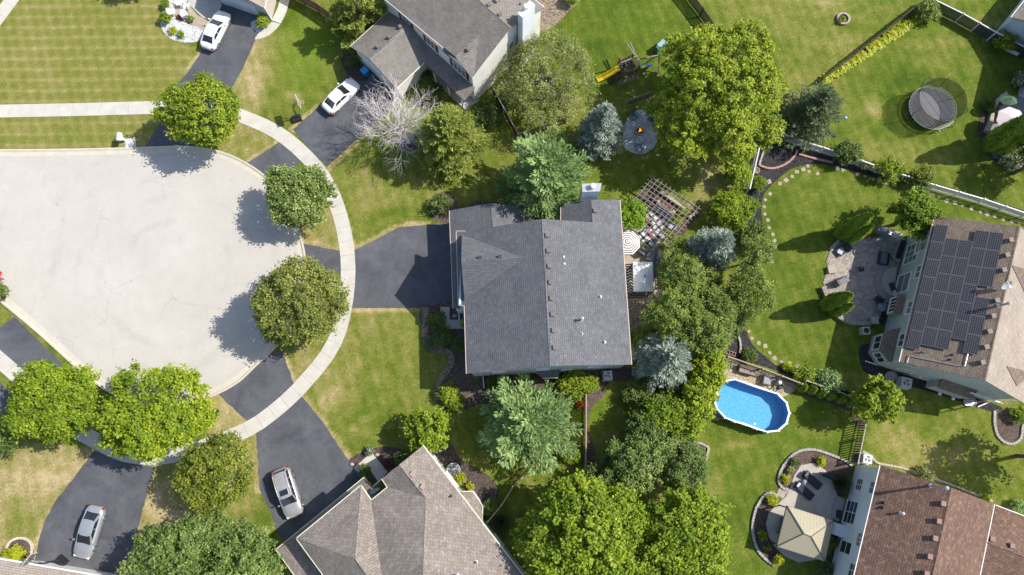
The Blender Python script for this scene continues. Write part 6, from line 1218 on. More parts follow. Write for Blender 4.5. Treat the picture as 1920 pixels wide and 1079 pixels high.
    for sx in (-wb/2, wb/2):
        for sy in (-1, 1):
            y = sy*(w2-.12); vv = MB(); prof = [(.22*wr/.33, -.11), (wr*.93, -.11), (wr, -.07), (wr, .07), (wr*.93, .11), (.22*wr/.33, .11)]; m = 20; vs = []; fs = []
            for r_, yy in prof:
                for k in range(m): an = 2*math.pi*k/m; vs.append((sx+math.cos(an)*r_, y+yy, wr+math.sin(an)*r_))
            for i in range(len(prof)-1):
                for k in range(m): fs.append((i*m+k, i*m+(k+1) % m, (i+1)*m+(k+1) % m, (i+1)*m+k))
            w = MB().add(vs, fs).build('wheel', TYRE, t, True, True); rmb = MB()
            for k in range(7):
                an = 2*math.pi*k/7; rmb.beam((sx, y+sy*.10, wr), (sx+math.cos(an)*.66*wr, y+sy*.105, wr+math.sin(an)*.66*wr), .075, .03, (0, 1, 0))
            ring = [(sx+math.cos(2*math.pi*k/16)*.66*wr, y+sy*.10, wr+math.sin(2*math.pi*k/16)*.66*wr) for k in range(17)]; rmb.tube(ring, .022, 5, False); rmb.build('rim', RIM, w, False, True)
            ar = MB(); arc = [(sx+math.cos(a_)*(wr+.045), sy*(w2-.012), wr+.01+math.sin(a_)*(wr+.045)) for a_ in np.linspace(-.15, math.pi+.15, 13)]; ar.tube(arc, .03, 5); ar.build('wheel_arch', BLACKP if suv else paint, t, True, True)
    for sy in (-1, 1):
        m = MB(); m.box((L/2-.20, sy*w2*.66, hood-.28), (.26, .36, .13), -sy*.38, .8); m.build('headlight', LAMP_W, t, False, True); m = MB(); m.box((-L/2+.12, sy*w2*.70, trunk-.22), (.2, .34, .14), sy*.3, .85); m.build('taillight', LAMP_R, t, False, True)
        m = MB(); x = bx[1]-.22; m.box((x, sy*(w2+.08), belt+.06), (.14, .2, .13), sy*.2, .8); m.build('mirror', paint, t, False, True)
    m = MB(); m.box((L/2-.045, 0, .46), (.05, W*.5, .16)); m.build('grille', BLACKP, t, False, True); m = MB(); m.box((-L/2+.02, 0, .58), (.03, .5, .12)); m.build('number_plate', WHITE, t, False, True)
    m = MB(); 
    for sy in (-1, 1): m.beam((tx[1]+.6, sy*w2*.2, belt+.045), (bx[1]+.02, sy*w2*.6, belt+.05), .02, .015)
    m.build('wiper', BLACKP, t, False, True)
    if suv:
        for k in range(7): m = MB(); y = (k-3)*.155; m.beam((tx[0]+.12, y, z1-.05*abs(y)-.012), (tx[1]-.82, y, z1+.004-.05*abs(y)), .05, .03); m.build('roof_rib', paint, t, False, True)
        for sy in (-1, 1): m = MB(); m.tube([(tx[0]+.1, sy*yt*.93, z1-.02), (tx[0]+.25, sy*yt*.93, z1+.05), (tx[1]-.4, sy*yt*.95, z1+.05), (tx[1]-.25, sy*yt*.95, z1-.03)], .022, 6); m.build('roof_rail', PIPEM, t, True, True)
        m = MB(); m.box((tx[1]-.45, 0, z1-.006), (.52, .78, .05)); m.build('sunroof', CARGLASS, t, False, True)
    return t
car('sedan', 'white sedan parked nose-in on the top left driveway', (411, 88.5), (432, 46), -1, 4.75, 1.84, 1.45, PAINT_W)
car('hatchback', 'white car parked beside the bare tree', (632, 213), (671, 175), -1, 4.55, 1.8, 1.46, PAINT_W)
car('estate_car', 'silver family car with ribbed roof and sunroof on the driveway', (551, 890), (568, 943), 1, 4.75, 1.88, 1.68, PAINT_C, True)
car('sedan', 'older silver sedan on the lower left driveway', (199, 971), (181, 1028), 1, 4.85, 1.84, 1.43, PAINT_S)

# ================================================================== pool
def pool():
    z = lambda a: [(1320+x/6.0, 640+y/6.0) for x, y in a]
    rim = z([(345, 428), (240, 446), (140, 540), (106, 645), (145, 762), (240, 862), (350, 905), (470, 940), (590, 985), (712, 1022), (838, 1008), (930, 925), (962, 810), (930, 692), (830, 592), (700, 548), (580, 508), (460, 466)])
    H = 1.3; pts = [p[:2] for p in PX(rim, H)]; c = np.mean(pts, 0); t = thing('swimming_pool', 'oval above-ground swimming pool with white rim and blue water', 'pool', (c[0], c[1], 0)); n = len(pts)
    grow = lambda k: [c+(p-c)*(1+k/np.linalg.norm(p-c)) for p in pts]
    o, i_, wl_ = grow(.07), grow(-.11), grow(-.02)
    wm = plain('pool_wall', (.40, .37, .33), .5, .12, 2, 20, .1); m = MB(); vs = [(*p, .0) for p in wl_]+[(*p, H-.04) for p in wl_]; m.add(vs, [(k, (k+1) % n, n+(k+1) % n, n+k) for k in range(n)]); m.build('outer_wall', wm, t)
    for k in range(n):
        a, b = o[k], o[(k+1) % n]; a2, b2 = i_[k], i_[(k+1) % n]; g = .01; q = [a+(b-a)*g, b+(a-b)*g, b2+(a2-b2)*g, a2+(b2-a2)*g]; m = MB(); m.prism(q, H-.03, H+.03); m.build('rim_segment', WHITE, t)
        m = MB(); p = grow(.03)[k]; m.box((*p, H/2-.02), (.12, .1, H-.06), math.atan2(*(p-c)[::-1])); m.box((*(c+(p-c)*1.0), H+.04), (.22, .16, .04), math.atan2(*(p-c)[::-1]), .8); m.build('upright', VINYL, t)
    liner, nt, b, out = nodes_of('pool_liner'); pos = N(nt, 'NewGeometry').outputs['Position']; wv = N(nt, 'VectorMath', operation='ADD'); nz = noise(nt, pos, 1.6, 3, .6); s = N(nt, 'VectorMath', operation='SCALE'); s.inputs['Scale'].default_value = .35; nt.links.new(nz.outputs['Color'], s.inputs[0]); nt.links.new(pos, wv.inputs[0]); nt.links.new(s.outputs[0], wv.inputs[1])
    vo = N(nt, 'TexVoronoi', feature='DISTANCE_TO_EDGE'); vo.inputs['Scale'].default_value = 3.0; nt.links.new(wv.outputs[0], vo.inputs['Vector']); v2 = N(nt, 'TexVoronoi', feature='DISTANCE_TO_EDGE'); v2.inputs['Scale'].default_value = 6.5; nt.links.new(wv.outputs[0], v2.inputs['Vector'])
    f = math_(nt, 'ADD', math_(nt, 'MULTIPLY', ramp(nt, vo.outputs[0], [(0, 1.0), (.12, 0.0)]).outputs[0], .5), math_(nt, 'MULTIPLY', ramp(nt, v2.outputs[0], [(0, 1.0), (.10, 0.0)]).outputs[0], .35)); r = ramp(nt, f, [(0, (.10, .36, .62)), (1.0, (.26, .56, .76))]); nt.links.new(r.outputs[0], b.inputs['Base Color']); b.inputs['Roughness'].default_value = .5  # pale web of water caustics painted into the liner colour
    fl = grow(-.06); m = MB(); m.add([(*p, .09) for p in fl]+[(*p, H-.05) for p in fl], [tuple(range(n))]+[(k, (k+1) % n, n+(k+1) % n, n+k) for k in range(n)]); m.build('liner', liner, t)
    wt, nt, b, out = nodes_of('pool_water'); nt.nodes.remove(b); tr = N(nt, 'BsdfTransparent'); tr.inputs[0].default_value = (.74, .92, .98, 1); gl = N(nt, 'BsdfGlossy'); gl.inputs['Roughness'].default_value = .02; lw = N(nt, 'Fresnel'); lw.inputs[0].default_value = 1.33
    bp = N(nt, 'Bump'); bp.inputs['Strength'].default_value = .25; bp.inputs['Distance'].default_value = .05; nt.links.new(noise(nt, N(nt, 'NewGeometry').outputs['Position'], 2.5, 3).outputs[0], bp.inputs['Height']); nt.links.new(bp.outputs[0], gl.inputs['Normal']); nt.links.new(bp.outputs[0], lw.inputs['Normal'])
    mx = N(nt, 'MixShader'); nt.links.new(lw.outputs[0], mx.inputs[0]); nt.links.new(tr.outputs[0], mx.inputs[1]); nt.links.new(gl.outputs[0], mx.inputs[2]); nt.links.new(mx.outputs[0], out.inputs[0])
    m = MB(); m.add([(*p, H-.16) for p in fl], [tuple(range(n))]); m.build('water', wt, t)
    p = P(1341, 741, H); m = MB(); m.box((p[0], p[1], H+.06), (.55, .75, .12)); m.box((p[0]+.28, p[1], H-.1), (.1, .5, .3)); m.box((p[0]-.35, p[1], H*.5), (.06, .7, H)); m.build('ladder', WHITE, t)
    p = P(1415, 795, H-.1); m = MB(); m.lathe((p[0], p[1], H-.17), [(.02, 0), (.1, .01), (.1, .06), (.04, .08)], 10); m.build('chlorine_float', WHITE, t)
    # pump set
    p = P(1452, 716); t2 = thing('pool_filter', 'pool filter and pump with hoses beside the pool', 'pool pump', p); m = MB(); m.lathe((p[0]+.25, p[1]-.1, 0), [(.2, 0), (.28, .1), (.28, .55), (.2, .7), (.06, .75), (.06, .85)], 14); m.build('tank', plain('filter_grey', (.3, .32, .34), .5, .1), t2, True)
    m = MB(); m.lathe((p[0]+.25, p[1]-.1, .82), [(.17, 0), (.17, .06), (.05, .09)], 12); m.build('valve_cap', WHITE, t2); m = MB(); m.box((p[0]-.9, p[1]+.15, .35), (.75, .95, .7), -.25, .9); m.build('heater_box', plain('heater_grey', (.26, .26, .27), .5, .12), t2); m = MB(); m.box((p[0]+.55, p[1]-.55, .15), (.5, .3, .3), .5); m.build('pump_motor', BLACKP, t2)
    for q in ([(1450, 722), (1446, 728), (1440, 733)], [(1460, 722), (1457, 730), (1453, 737)]): m = MB(); m.tube([P(x, y, .25 if k else .5) for k, (x, y) in enumerate(q)], .05, 6); m.build('hose', BLACKP, t2, True)
    # deck box
    c0 = P(1397.5, 695); t3 = thing('deck_box', 'brown plastic storage box on the gravel behind the pool', 'storage box', c0, -.28); bm = plain('brown_resin', (.25, .185, .155), .6, .12, 3, 25, .1); m = MB(); m.box((0, 0, .27), (1.55, .68, .54)); m.build('base', bm, t3, local=True); m = MB(); m.box((0, 0, .585), (1.62, .76, .085), 0, .93); m.box((.2, 0, .634), (.9, .5, .012)); m.build('lid', bm, t3, local=True)
    q = P(1416, 697); tag(MB().box((q[0], q[1], .12), (.28, .28, .24), .2).build('wooden_block', M_BLOCK), 'small pale wooden crate beside the brown storage box', 'crate')
pool()

# ================================================================== trampoline
def trampoline():
    z0 = .85; c = P(1749, 202, z0); t = thing('trampoline', 'large round trampoline with dark safety net on the lawn', 'trampoline', (c[0], c[1], 0)); R = 2.45; o = np.array([c[0], c[1], 0])
    ring = lambda r, z, n=48: [o+[math.cos(2*math.pi*k/n)*r, math.sin(2*math.pi*k/n)*r, z] for k in range(n+1)]
    MB().tube(ring(R, z0), .04, 6, False).build('frame', VGREY, t, True)
    m = MB()
    for k in range(88): a = 2*math.pi*k/88; d = np.array([math.cos(a), math.sin(a), 0]); m.beam(o+d*(R-.05)+[0, 0, z0], o+d*(R-.3)+[0, 0, z0-.01], .035, .03)
    tag(m.build('springs', plain('spring_steel', (.3, .3, .3), .4, .1, 4, 20, 0, .5), t), kind='stuff')
    mm = plain('jump_mat', (.12, .12, .128), .75, .1, 2, 40, .1); m = MB(); m.lathe((o[0], o[1], z0-.03), [(R-.32, 0), (R-.32, .015)], 48); m.build('mat', mm, t)
    m = MB()
    for k in range(-3, 4):
        x = k*.68; l = math.sqrt(max(0, (R-.34)**2-x*x)); ca, sa = math.cos(.5), math.sin(.5); a = o+[x*ca-l*sa*-1, x*sa-l*ca, z0-.008]; b = o+[x*ca-l*sa, x*sa+l*ca, z0-.008]; m.beam(a, b, .03, .006)
    m.build('mat_seams', BLACKP, t)
    net, nt, b, out = nodes_of('safety_net'); tr = N(nt, 'BsdfTransparent'); b.inputs['Base Color'].default_value = (.02, .02, .022, 1); mx = N(nt, 'MixShader'); mx.inputs[0].default_value = .58; nt.links.new(tr.outputs[0], mx.inputs[1]); nt.links.new(b.outputs[0], mx.inputs[2]); nt.links.new(mx.outputs[0], out.inputs[0])
    n = 48; lv = [(R-.28, z0), (R-.1, z0+.9), (R-.02, z0+1.8)]; vs = []; fs = []
    for r_, z in lv:
        for k in range(n): a = 2*math.pi*k/n; rr = r_-.05*abs(math.sin(a*4)); vs.append(o+[math.cos(a)*rr, math.sin(a)*rr, z])
    for i in range(2):
        for k in range(n): fs.append((i*n+k, i*n+(k+1) % n, (i+1)*n+(k+1) % n, (i+1)*n+k))
    MB().add(vs, fs).build('net', net, t, True); MB().tube(ring(R-.03, z0+1.82), .018, 5, False).build('net_hoop', BLACKP, t, True)
    for k in range(8):
        a = 2*math.pi*(k+.5)/8; d = np.array([math.cos(a), math.sin(a), 0]); m = MB(); m.tube([o+d*(R+.05)+[0, 0, .05], o+d*(R+.05)+[0, 0, z0+.1], o+d*(R+.42)+[0, 0, z0+1.0], o+d*(R+.22)+[0, 0, z0+1.7], o+d*(R-.03)+[0, 0, z0+1.82]], .028, 6); m.build('pole', BLACKP, t, True)
    for k in range(4):
        a = 2*math.pi*(k+.25)/4; d = np.array([math.cos(a), math.sin(a), 0]); s = np.array([-d[1], d[0], 0]); m = MB(); m.tube([o+d*R-s*.6+[0, 0, z0], o+d*R-s*.6+[0, 0, .04], o+d*R+s*.6+[0, 0, .04], o+d*R+s*.6+[0, 0, z0]], .028, 6); m.build('leg', PIPEM, t, True)
trampoline()

# ================================================================== play set, fire pits, hoops
YEL = plain('yellow_plastic', (.62, .46, .015), .4, .08, 3, 30, .05); BLUEP = plain('blue_plastic', (.03, .16, .5), .4, .08, 3, 30, .05); TEAL = plain('teal_plastic', (.05, .13, .14), .5, .15, 3, 30, .05); RUBB = plain('rubber_tile', (.045, .045, .05), .9, .2, 3, 30, .2); CEDAR = plain('cedar_lumber', (.25, .13, .075), .85, .25, 4, 25, .3)
def play_set():
    c = P(1174, 137); d = unit(P(1189, 131)-P(1160, 141)); s = np.array([-d[1], d[0], 0]); t = thing('play_set', 'wooden play tower with yellow slide and swing beam', 'play set', c); F = lambda a, b, z: c+d*a+s*b+[0, 0, z]
    for a in (-.8, .8):
        for b in (-.75, .75): m = MB(); m.beam(F(a, b, 0), F(a, b, 2.5), .11, .11); m.build('post', CEDAR, t)
    for k in range(9): m = MB(); y = -.8+k*.2; m.beam(F(-.85, y, 1.25), F(.85, y, 1.25), .17, .04); m.build('deck_board', RUBB, t)
    m = MB()
    for z in (1.6, 1.95):
        m.beam(F(-.8, .78, z), F(.8, .78, z), .04, .1); m.beam(F(-.8, -.78, z), F(.8, -.78, z), .04, .1); m.beam(F(.83, -.7, z), F(.83, .7, z), .04, .1)
    for k in range(7): m.beam(F(-.75+k*.25, .8, 1.3), F(-.75+k*.25, .8, 1.95), .06, .03); m.beam(F(-.75+k*.25, -.8, 1.3), F(-.75+k*.25, -.8, 1.95), .06, .03)
    m.build('railing', CEDAR, t)
    m = MB(); m.beam(F(-.95, .1, 2.5), F(1.0, .2, 2.5), .12, .12); m.beam(F(.85, -.8, 2.45), F(.85, 1.9, 2.45), .1, .12); m.beam(F(.72, .4, 2.5), F(.5, 1.9, 2.5), .1, .1); m.build('roof_beam', WOODG, t)
    m = MB(); m.beam(F(.85, -.1, 2.35), P(1236, 104, 2.2), .12, .14); m.build('swing_beam', WOODG, t)
    e = P(1236, 104, 2.2)
    for k in (-1, 1): m = MB(); m.beam(e, e+s*k*.9-[0, 0, 2.2], .1, .1); m.build('swing_leg', WOODG, t)
    for f, mt in ((.4, WHITE), (.72, BLUEP)):
        p = F(.85, -.1, 2.35)+(e-F(.85, -.1, 2.35))*f; m = MB()
        for k in (-.2, .2): m.tube([p+d*k, p+d*k-[0, 0, 1.75]], .012, 4)
        m.build('chain', PIPEM, t); m = MB(); m.box(p-[0, 0, 1.78], (.5, .3, .1), math.atan2(d[1], d[0]), .8); m.build('swing_seat', mt, t)
    pts = [F(-.85, .15, 1.25), F(-1.3, .15, 1.15), F(-2.0, .2, .7), F(-2.7, .2, .3), F(-3.3, .2, .18)]; m = MB(); vs = []; fs = []
    for p in pts:
        for b, z in ((-.34, .22), (-.3, 0), (.3, 0), (.34, .22)): vs.append(p+s*b+[0, 0, z])
    for i in range(len(pts)-1):
        for k in range(3): fs.append((i*4+k, i*4+k+1, (i+1)*4+k+1, (i+1)*4+k))
    MB().add(vs, fs).build('slide', YEL, t); m = MB()
    for k in range(5): m.beam(F(-1.0-k*.26, -.75, 1.05-k*.22), F(-1.0-k*.26, -.2, 1.05-k*.22), .1, .05)
    m.beam(F(-.85, -.75, 1.2), F(-2.1, -.75, .05), .06, .1); m.beam(F(-.85, -.2, 1.2), F(-2.1, -.2, .05), .06, .1); m.build('ladder', WOODD, t)
    q = P(1178, 152); sheet('sand_patch', [q+[-1.1, -.5, 0], q+[1.2, .3, 0], q+[.9, .8, 0], q+[-1.0, .1, 0]], .012, M_DIRT, label='patch of bare sand in front of the play tower')
    o = P(1239, 88); t2 = thing('toy_slide', 'small teal toddler slide at the edge of the big maple', 'toy slide', o, .9); m = MB(); m.beam((-.7, 0, 1.0), (.8, 0, .1), .5, .05); m.beam((-.7, .26, 1.1), (.8, .26, .2), .05, .18); m.beam((-.7, -.26, 1.1), (.8, -.26, .2), .05, .18); m.build('chute', plain('pale_teal_plastic', (.22, .33, .36), .4, .1), t2, local=True); m = MB(); m.box((-.85, 0, .5), (.3, .5, 1.0), 0, .8); m.build('steps', TEAL, t2, local=True)
    q = P(1207, 140); tag(MB().lathe((q[0], q[1], 0), [(.02, 0), (.1, .04), (.13, .12), (.1, .2), (.02, .24)], 12).build('ball', WHITE, None, True), 'white ball on the lawn beside the swing', 'ball')
    q = P(1586, 221); t3 = thing('frisbee', 'small blue and white disc lying on the trampoline lawn', 'frisbee', q); MB().lathe(q, [(.16, .01), (.17, .03), (.13, .05), (.08, .05)], 16).build('disc', BLUEP, t3, True); MB().lathe(q, [(.075, .045), (.075, .06), (.03, .06)], 12).build('centre', WHITE, t3)
play_set()
def adirondack(label, px, py, rot, mat, group=None):
    c = P(px, py); t = thing('garden_chair', label, 'chair', c, rot, group); m = MB(); m.beam((-.25, 0, .34), (.3, 0, .26), .55, .04); m.build('seat', mat, t, local=True); m = MB()
    for k in range(5): m.beam((-.25, (k-2)*.11, .3), (-.55, (k-2)*.135, 1.0-abs(k-2)*.05), .095, .025)
    m.build('backrest', mat, t, local=True)
    for s in (-1, 1):
        MB().beam((-.35, s*.34, .56), (.34, s*.34, .56), .13, .03).build('armrest', mat, t, local=True)
        for x in (-.4, .28): MB().box((x, s*.31, .28), (.07, .05, .56)).build('leg', mat, t, local=True)
    return t
def fire_patio():
    out = [(1200, 206), (1216, 209), (1228, 222), (1233, 245), (1231, 268), (1220, 282), (1202, 290), (1184, 286), (1170, 276), (1168, 258), (1172, 235), (1182, 215)]
    bed('round_patio', out, plain('stained_concrete', (.36, .345, .345), .9, .45, 1.2, 9, .3, alt=(.60, .59, .58)), 'stained round concrete patio with the burning fire pit', .05)
    c = P(1199, 247); t = thing('fire_pit', 'stone ring fire pit with orange flames on the round patio', 'fire pit', c)
    for k in range(14):
        a = 2*math.pi*k/14; m = MB(); m.box((c[0]+math.cos(a)*.46, c[1]+math.sin(a)*.46, .18), (.18, .19, .3), a); m.build('block', M_GBLOCK, t)
    MB().lathe((c[0], c[1], .05), [(.4, 0), (.4, .05), (.1, .12)], 12).build('embers', plain('charred_wood', (.03, .02, .015), .95, .4), t)
    for k, a in enumerate((.3, 1.6, 2.7)): MB().tube([(c[0]+math.cos(a)*.3, c[1]+math.sin(a)*.3, .12), (c[0]-math.cos(a)*.25, c[1]-math.sin(a)*.25, .24)], .05, 7).build('log', WOODD, t)
    fm, nt, b, o2 = nodes_of('flame'); e = N(nt, 'Emission'); g = N(nt, 'SeparateXYZ'); nt.links.new(N(nt, 'NewGeometry').outputs['Position'], g.inputs[0]); r = ramp(nt, g.outputs[2], [(.15, (1.0, .45, .06)), (.6, (.9, .12, .01))]); nt.links.new(r.outputs[0], e.inputs[0]); e.inputs[1].default_value = 1.0; nt.links.new(e.outputs[0], o2.inputs[0])
    rr = random.Random(3)
    for k in range(6):
        a = rr.uniform(0, 6.28); q = rr.uniform(0, .18); h = rr.uniform(.18, .36); MB().lathe((c[0]+math.cos(a)*q, c[1]+math.sin(a)*q, .16), [(.03, 0), (.08, h*.3), (.05, h*.65), (.004, h)], 7).build('flame', fm, t, True)
    adirondack('teal garden chair upper left of the burning fire pit', 1188, 221, -1.0, TEAL, 'chairs round the fire pit'); adirondack('teal garden chair upper right of the burning fire pit', 1221, 226, -2.3, TEAL, 'chairs round the fire pit'); adirondack('blue-grey garden chair below the burning fire pit', 1197, 277, 1.6, plain('slate_plastic', (.12, .15, .18), .5, .12), 'chairs round the fire pit')
    c = P(1580, 37); t = thing('ring_planter', 'small round brick planter ring on the top lawn', 'planter', c)
    for k in range(16): a = 2*math.pi*k/16; MB().box((c[0]+math.cos(a)*.62, c[1]+math.sin(a)*.62, .13), (.22, .23, .28), a).build('block', M_STONE, t)
    MB().lathe((c[0], c[1], 0), [(.52, 0), (.52, .1)], 16).build('soil', M_DMULCH, t); shrub('shrub', 'sparse plant inside the round brick planter', 1580, 37, 5, L_MAPLE, .7, 301)
fire_patio()
def hoop(label, px, py, rot, backpx, zrim=2.9):
    c = P(px, py); t = thing('basketball_hoop', label, 'basketball hoop', c, rot); m = MB(); m.box((0, 0, .2), (1.05, .8, .34), 0, .85); m.box((0, 0, .385), (.9, .1, .04)); m.build('base', BLACKP, t, local=True)
    m = MB(); m.tube([(.25, 0, .3), (.3, 0, 2.2), (.55, 0, 2.9)], .055, 8); m.tube([(-.4, 0, .35), (.28, 0, 1.3)], .03, 6); m.build('pole', BLACKP, t, True, True); m = MB(); m.tube([(.45, .1, 2.6), (1.15, .1, 3.3)], .03, 6); m.tube([(.45, -.1, 2.6), (1.15, -.1, 3.3)], .03, 6); m.build('arm', BLACKP, t, True, True)
    bb = MB(); bb.box((1.2, 0, 3.3), (.04, 1.25, .8)); bo = bb.build('backboard', plain('smoked_backboard', (.12, .125, .13), .2, .1), t, local=True); m = MB()
    for z in (2.9, 3.7): m.beam((1.225, -.64, z), (1.225, .64, z), .03, .06)
    for y in (-.63, .63): m.beam((1.225, y, 2.9), (1.225, y, 3.7), .06, .03)
    m.build('backboard_frame', WHITE, bo, local=False) if False else m.build('backboard_frame', WHITE, t, local=True)
    ring = [(1.5+math.cos(2*math.pi*k/20)*.23, math.sin(2*math.pi*k/20)*.23, 3.05) for k in range(21)]; m = MB(); m.tube(ring, .02, 5, False); m.beam((1.22, 0, 3.05), (1.28, 0, 3.05), .2, .05); ro = m.build('rim', plain('orange_rim', (.55, .12, .02), .5, .1), t, local=True); m = MB()
    for k in range(12):
        a = 2*math.pi*k/12
        for q in (-.26, .26): m.tube([(1.5+math.cos(a)*.23, math.sin(a)*.23, 3.04), (1.5+math.cos(a+q)*.15, math.sin(a+q)*.15, 2.65)], .008, 3)
    m.build('net', WHITE, t, local=True); return t
hoop('portable basketball hoop on the grass beside the upper driveway', 557, 224, .35, None); hoop('portable basketball hoop at the end of the lower left driveway', 118, 1052, 2.5, None)
def mailbox():
    c = P(236, 265); t = thing('mailbox', 'white mailbox with gabled roof on a pale gravel plot at the kerb', 'mailbox', c); m = MB(); m.box((c[0], c[1], .55), (.22, .22, 1.1)); m.build('post', WHITE, t); m = MB(); m.box((c[0]+.05, c[1]-.1, 1.22), (.45, .6, .3)); m.build('box', WHITE, t); z = 1.37
    m = MB(); q = lambda x, y, zz: (c[0]+.05+x, c[1]-.1+y, zz); m.add([q(-.3, -.4, z), q(.3, -.4, z), q(0, -.4, z+.22), q(-.3, .4, z), q(.3, .4, z), q(0, .4, z+.22)], [(0, 1, 2), (5, 4, 3), (0, 2, 5, 3), (1, 4, 5, 2), (0, 3, 4, 1)]); m.build('roof', WHITE, t); m = MB(); m.box((c[0]+.31, c[1]-.1, 1.3), (.02, .05, .2)); m.build('flag', LAMP_R, t)
    sheet('gravel_plot', PX([(232, 262), (254, 258), (255, 276), (236, 277)]), .02, M_WGRAV, label='small white gravel plot under the mailbox'); shrub('shrub', 'small green plant behind the white mailbox', 226, 256, 5, L_MAPLE, .7, 302)
    q = P(683, 132, 1.0); t = thing('wheeled_bin', 'bin with bright blue lid beside the upper garage', 'bin', (q[0], q[1], 0), .8); MB().box((0, 0, .5), (.55, .6, .95), 0, 1.08).build('body', BLUEP, t, local=True); MB().box((0, 0, 1.01), (.68, .74, .07), 0, .92).build('lid', plain('bright_blue_lid', (.04, .30, .72), .4, .06), t, local=True)
    for s in (-1, 1): MB().tube([(-.25, s*.28, .1), (-.25, s*.34, .1)], .1, 10).build('wheel', TYRE, t, local=True)
mailbox()
# ================================================================== patios and garden furniture
def zz(ox, oy, k, pts): return [(ox+x/k, oy+y/k) for x, y in pts]
DARKF = plain('charcoal_fabric', (.030, .034, .042), .9, .2, 4, 40, .2); SLATE = plain('slate_blue_cushion', (.11, .135, .17), .9, .15, 4, 40, .2); DMETAL = plain('dark_metal', (.03, .03, .033), .45, .2, 4, 30, .05); STEEL = plain('brushed_steel', (.52, .53, .54), .3, .1, 5, 40, .05, .7); BLUEC = plain('pale_blue_cushion', (.44, .47, .56), .9, .12, 4, 40, .2); REDC = plain('red_cushion', (.45, .02, .03), .9, .12)
CANV = plain('white_canvas', (.74, .72, .68), .85, .06, 2, 30, .1)
def chair(label, px, py, rot, mat, cat='chair', group=None, s=1.0, frame=None):
    c = P(px, py); t = thing('patio_chair', label, cat, c, rot, group); frame = frame or mat; MB().box((0, 0, .42*s), (.5*s, .5*s, .07)).build('seat', mat, t, local=True); MB().beam((-.25*s, 0, .44), (-.36*s, 0, .95), .5*s, .06).build('backrest', mat, t, local=True)
    for x in (-.22, .22):
        for y in (-.23, .23): MB().box((x*s, y*s, .21), (.04, .04, .42)).build('leg', frame, t, local=True)
    for y in (-.27, .27): MB().beam((-.28*s, y*s, .64), (.22*s, y*s, .64), .05, .04).build('armrest', frame, t, local=True)
    return t
def round_table(label, px, py, r, mat, z=.72):
    c = P(px, py, z); t = thing('round_table', label, 'table', (c[0], c[1], 0)); MB().lathe((c[0], c[1], z-.04), [(r, 0), (r*1.02, .02), (r, .04)], 24).build('table_top', mat, t, True); MB().tube([(c[0], c[1], 0), (c[0], c[1], z-.04)], .04, 8).build('leg', DMETAL, t); MB().lathe((c[0], c[1], 0), [(.25, 0), (.25, .03), (.05, .06)], 12).build('base', DMETAL, t); return t
# ---- main patio: pergola, rugs, fire feature
bed('patio', [(1160, 440), (1196, 400), (1222, 384), (1268, 414), (1240, 452), (1262, 470), (1266, 500), (1256, 560), (1160, 566)], plain('tan_patio', (.36, .30, .22), .9, .22, 1.2, 18, .3), 'tan paved patio behind the main house', .04, False)
bed('soil_patch', [(1160, 562), (1252, 556), (1258, 590), (1240, 618), (1190, 624), (1165, 610)], M_DIRT, 'bare trodden soil below the white canopy', .022)
bed('mulch_bed', [(1166, 390), (1200, 362), (1224, 350), (1262, 372), (1306, 402), (1300, 416), (1262, 462), (1242, 452), (1266, 416), (1222, 388), (1190, 412)], M_DMULCH, 'planting bed round the pergola edge', .03)
def pergola():
    z = 2.45; A, B, C, D = (P(*p, z) for p in ((1224, 334), (1309, 390), (1251, 461), (1168, 403))); c = (A+B+C+D)/4; t = thing('pergola', 'open grey lattice pergola over the checked rug', 'pergola', (c[0], c[1], 0)); w = plain('weathered_lattice', (.30, .245, .20), .85, .18, 3, 25, .2); u = unit(B-A); v = unit(D-A)
    for k in range(12): f = k/11; m = MB(); p, q = A+(D-A)*f, B+(C-B)*f; m.beam(p-u*.3, q+u*.3, .045, .09); m.build('rafter', w, t)
    for k in range(12): f = k/11; m = MB(); p, q = A+(B-A)*f, D+(C-D)*f; m.beam(p-v*.25+[0, 0, .085], q+v*.25+[0, 0, .085], .04, .07); m.build('batten', w, t)
    for a, b in ((A, B), (D, C)): m = MB(); m.beam(a-[0, 0, .13], b-[0, 0, .13], .09, .16); m.build('main_beam', WOODG, t)
    for p in (A, B, C, D): q = p+(c-p)*.03; m = MB(); m.box((q[0], q[1], (z-.2)/2), (.14, .14, z-.2), .6); m.build('post', WOODG, t)
pergola()
def check_material(name, s=.66, ang=-.6):
    m, nt, b, out = nodes_of(name); pos = N(nt, 'NewGeometry').outputs['Position']; mp = N(nt, 'Mapping'); mp.inputs['Rotation'].default_value = (0, 0, ang); nt.links.new(pos, mp.inputs[0]); s3 = N(nt, 'SeparateXYZ'); nt.links.new(mp.outputs[0], s3.inputs[0])
    f = [math_(nt, 'GREATER_THAN', math_(nt, 'FRACT', math_(nt, 'DIVIDE', s3.outputs[k], s)), .62) for k in (0, 1)]; r = ramp(nt, math_(nt, 'MULTIPLY', math_(nt, 'ADD', f[0], f[1]), .5), [(.0, (.72, .72, .72)), (.5, (.17, .17, .19)), (1.0, (.018, .018, .02))]); r.color_ramp.interpolation = 'CONSTANT'
    r.color_ramp.elements[1].position = .3; r.color_ramp.elements[2].position = .8; nt.links.new(r.outputs[0], b.inputs['Base Color']); b.inputs['Roughness'].default_value = .95; bump(nt, b, noise(nt, pos, 60, 2).outputs[0], .3, .01); return m
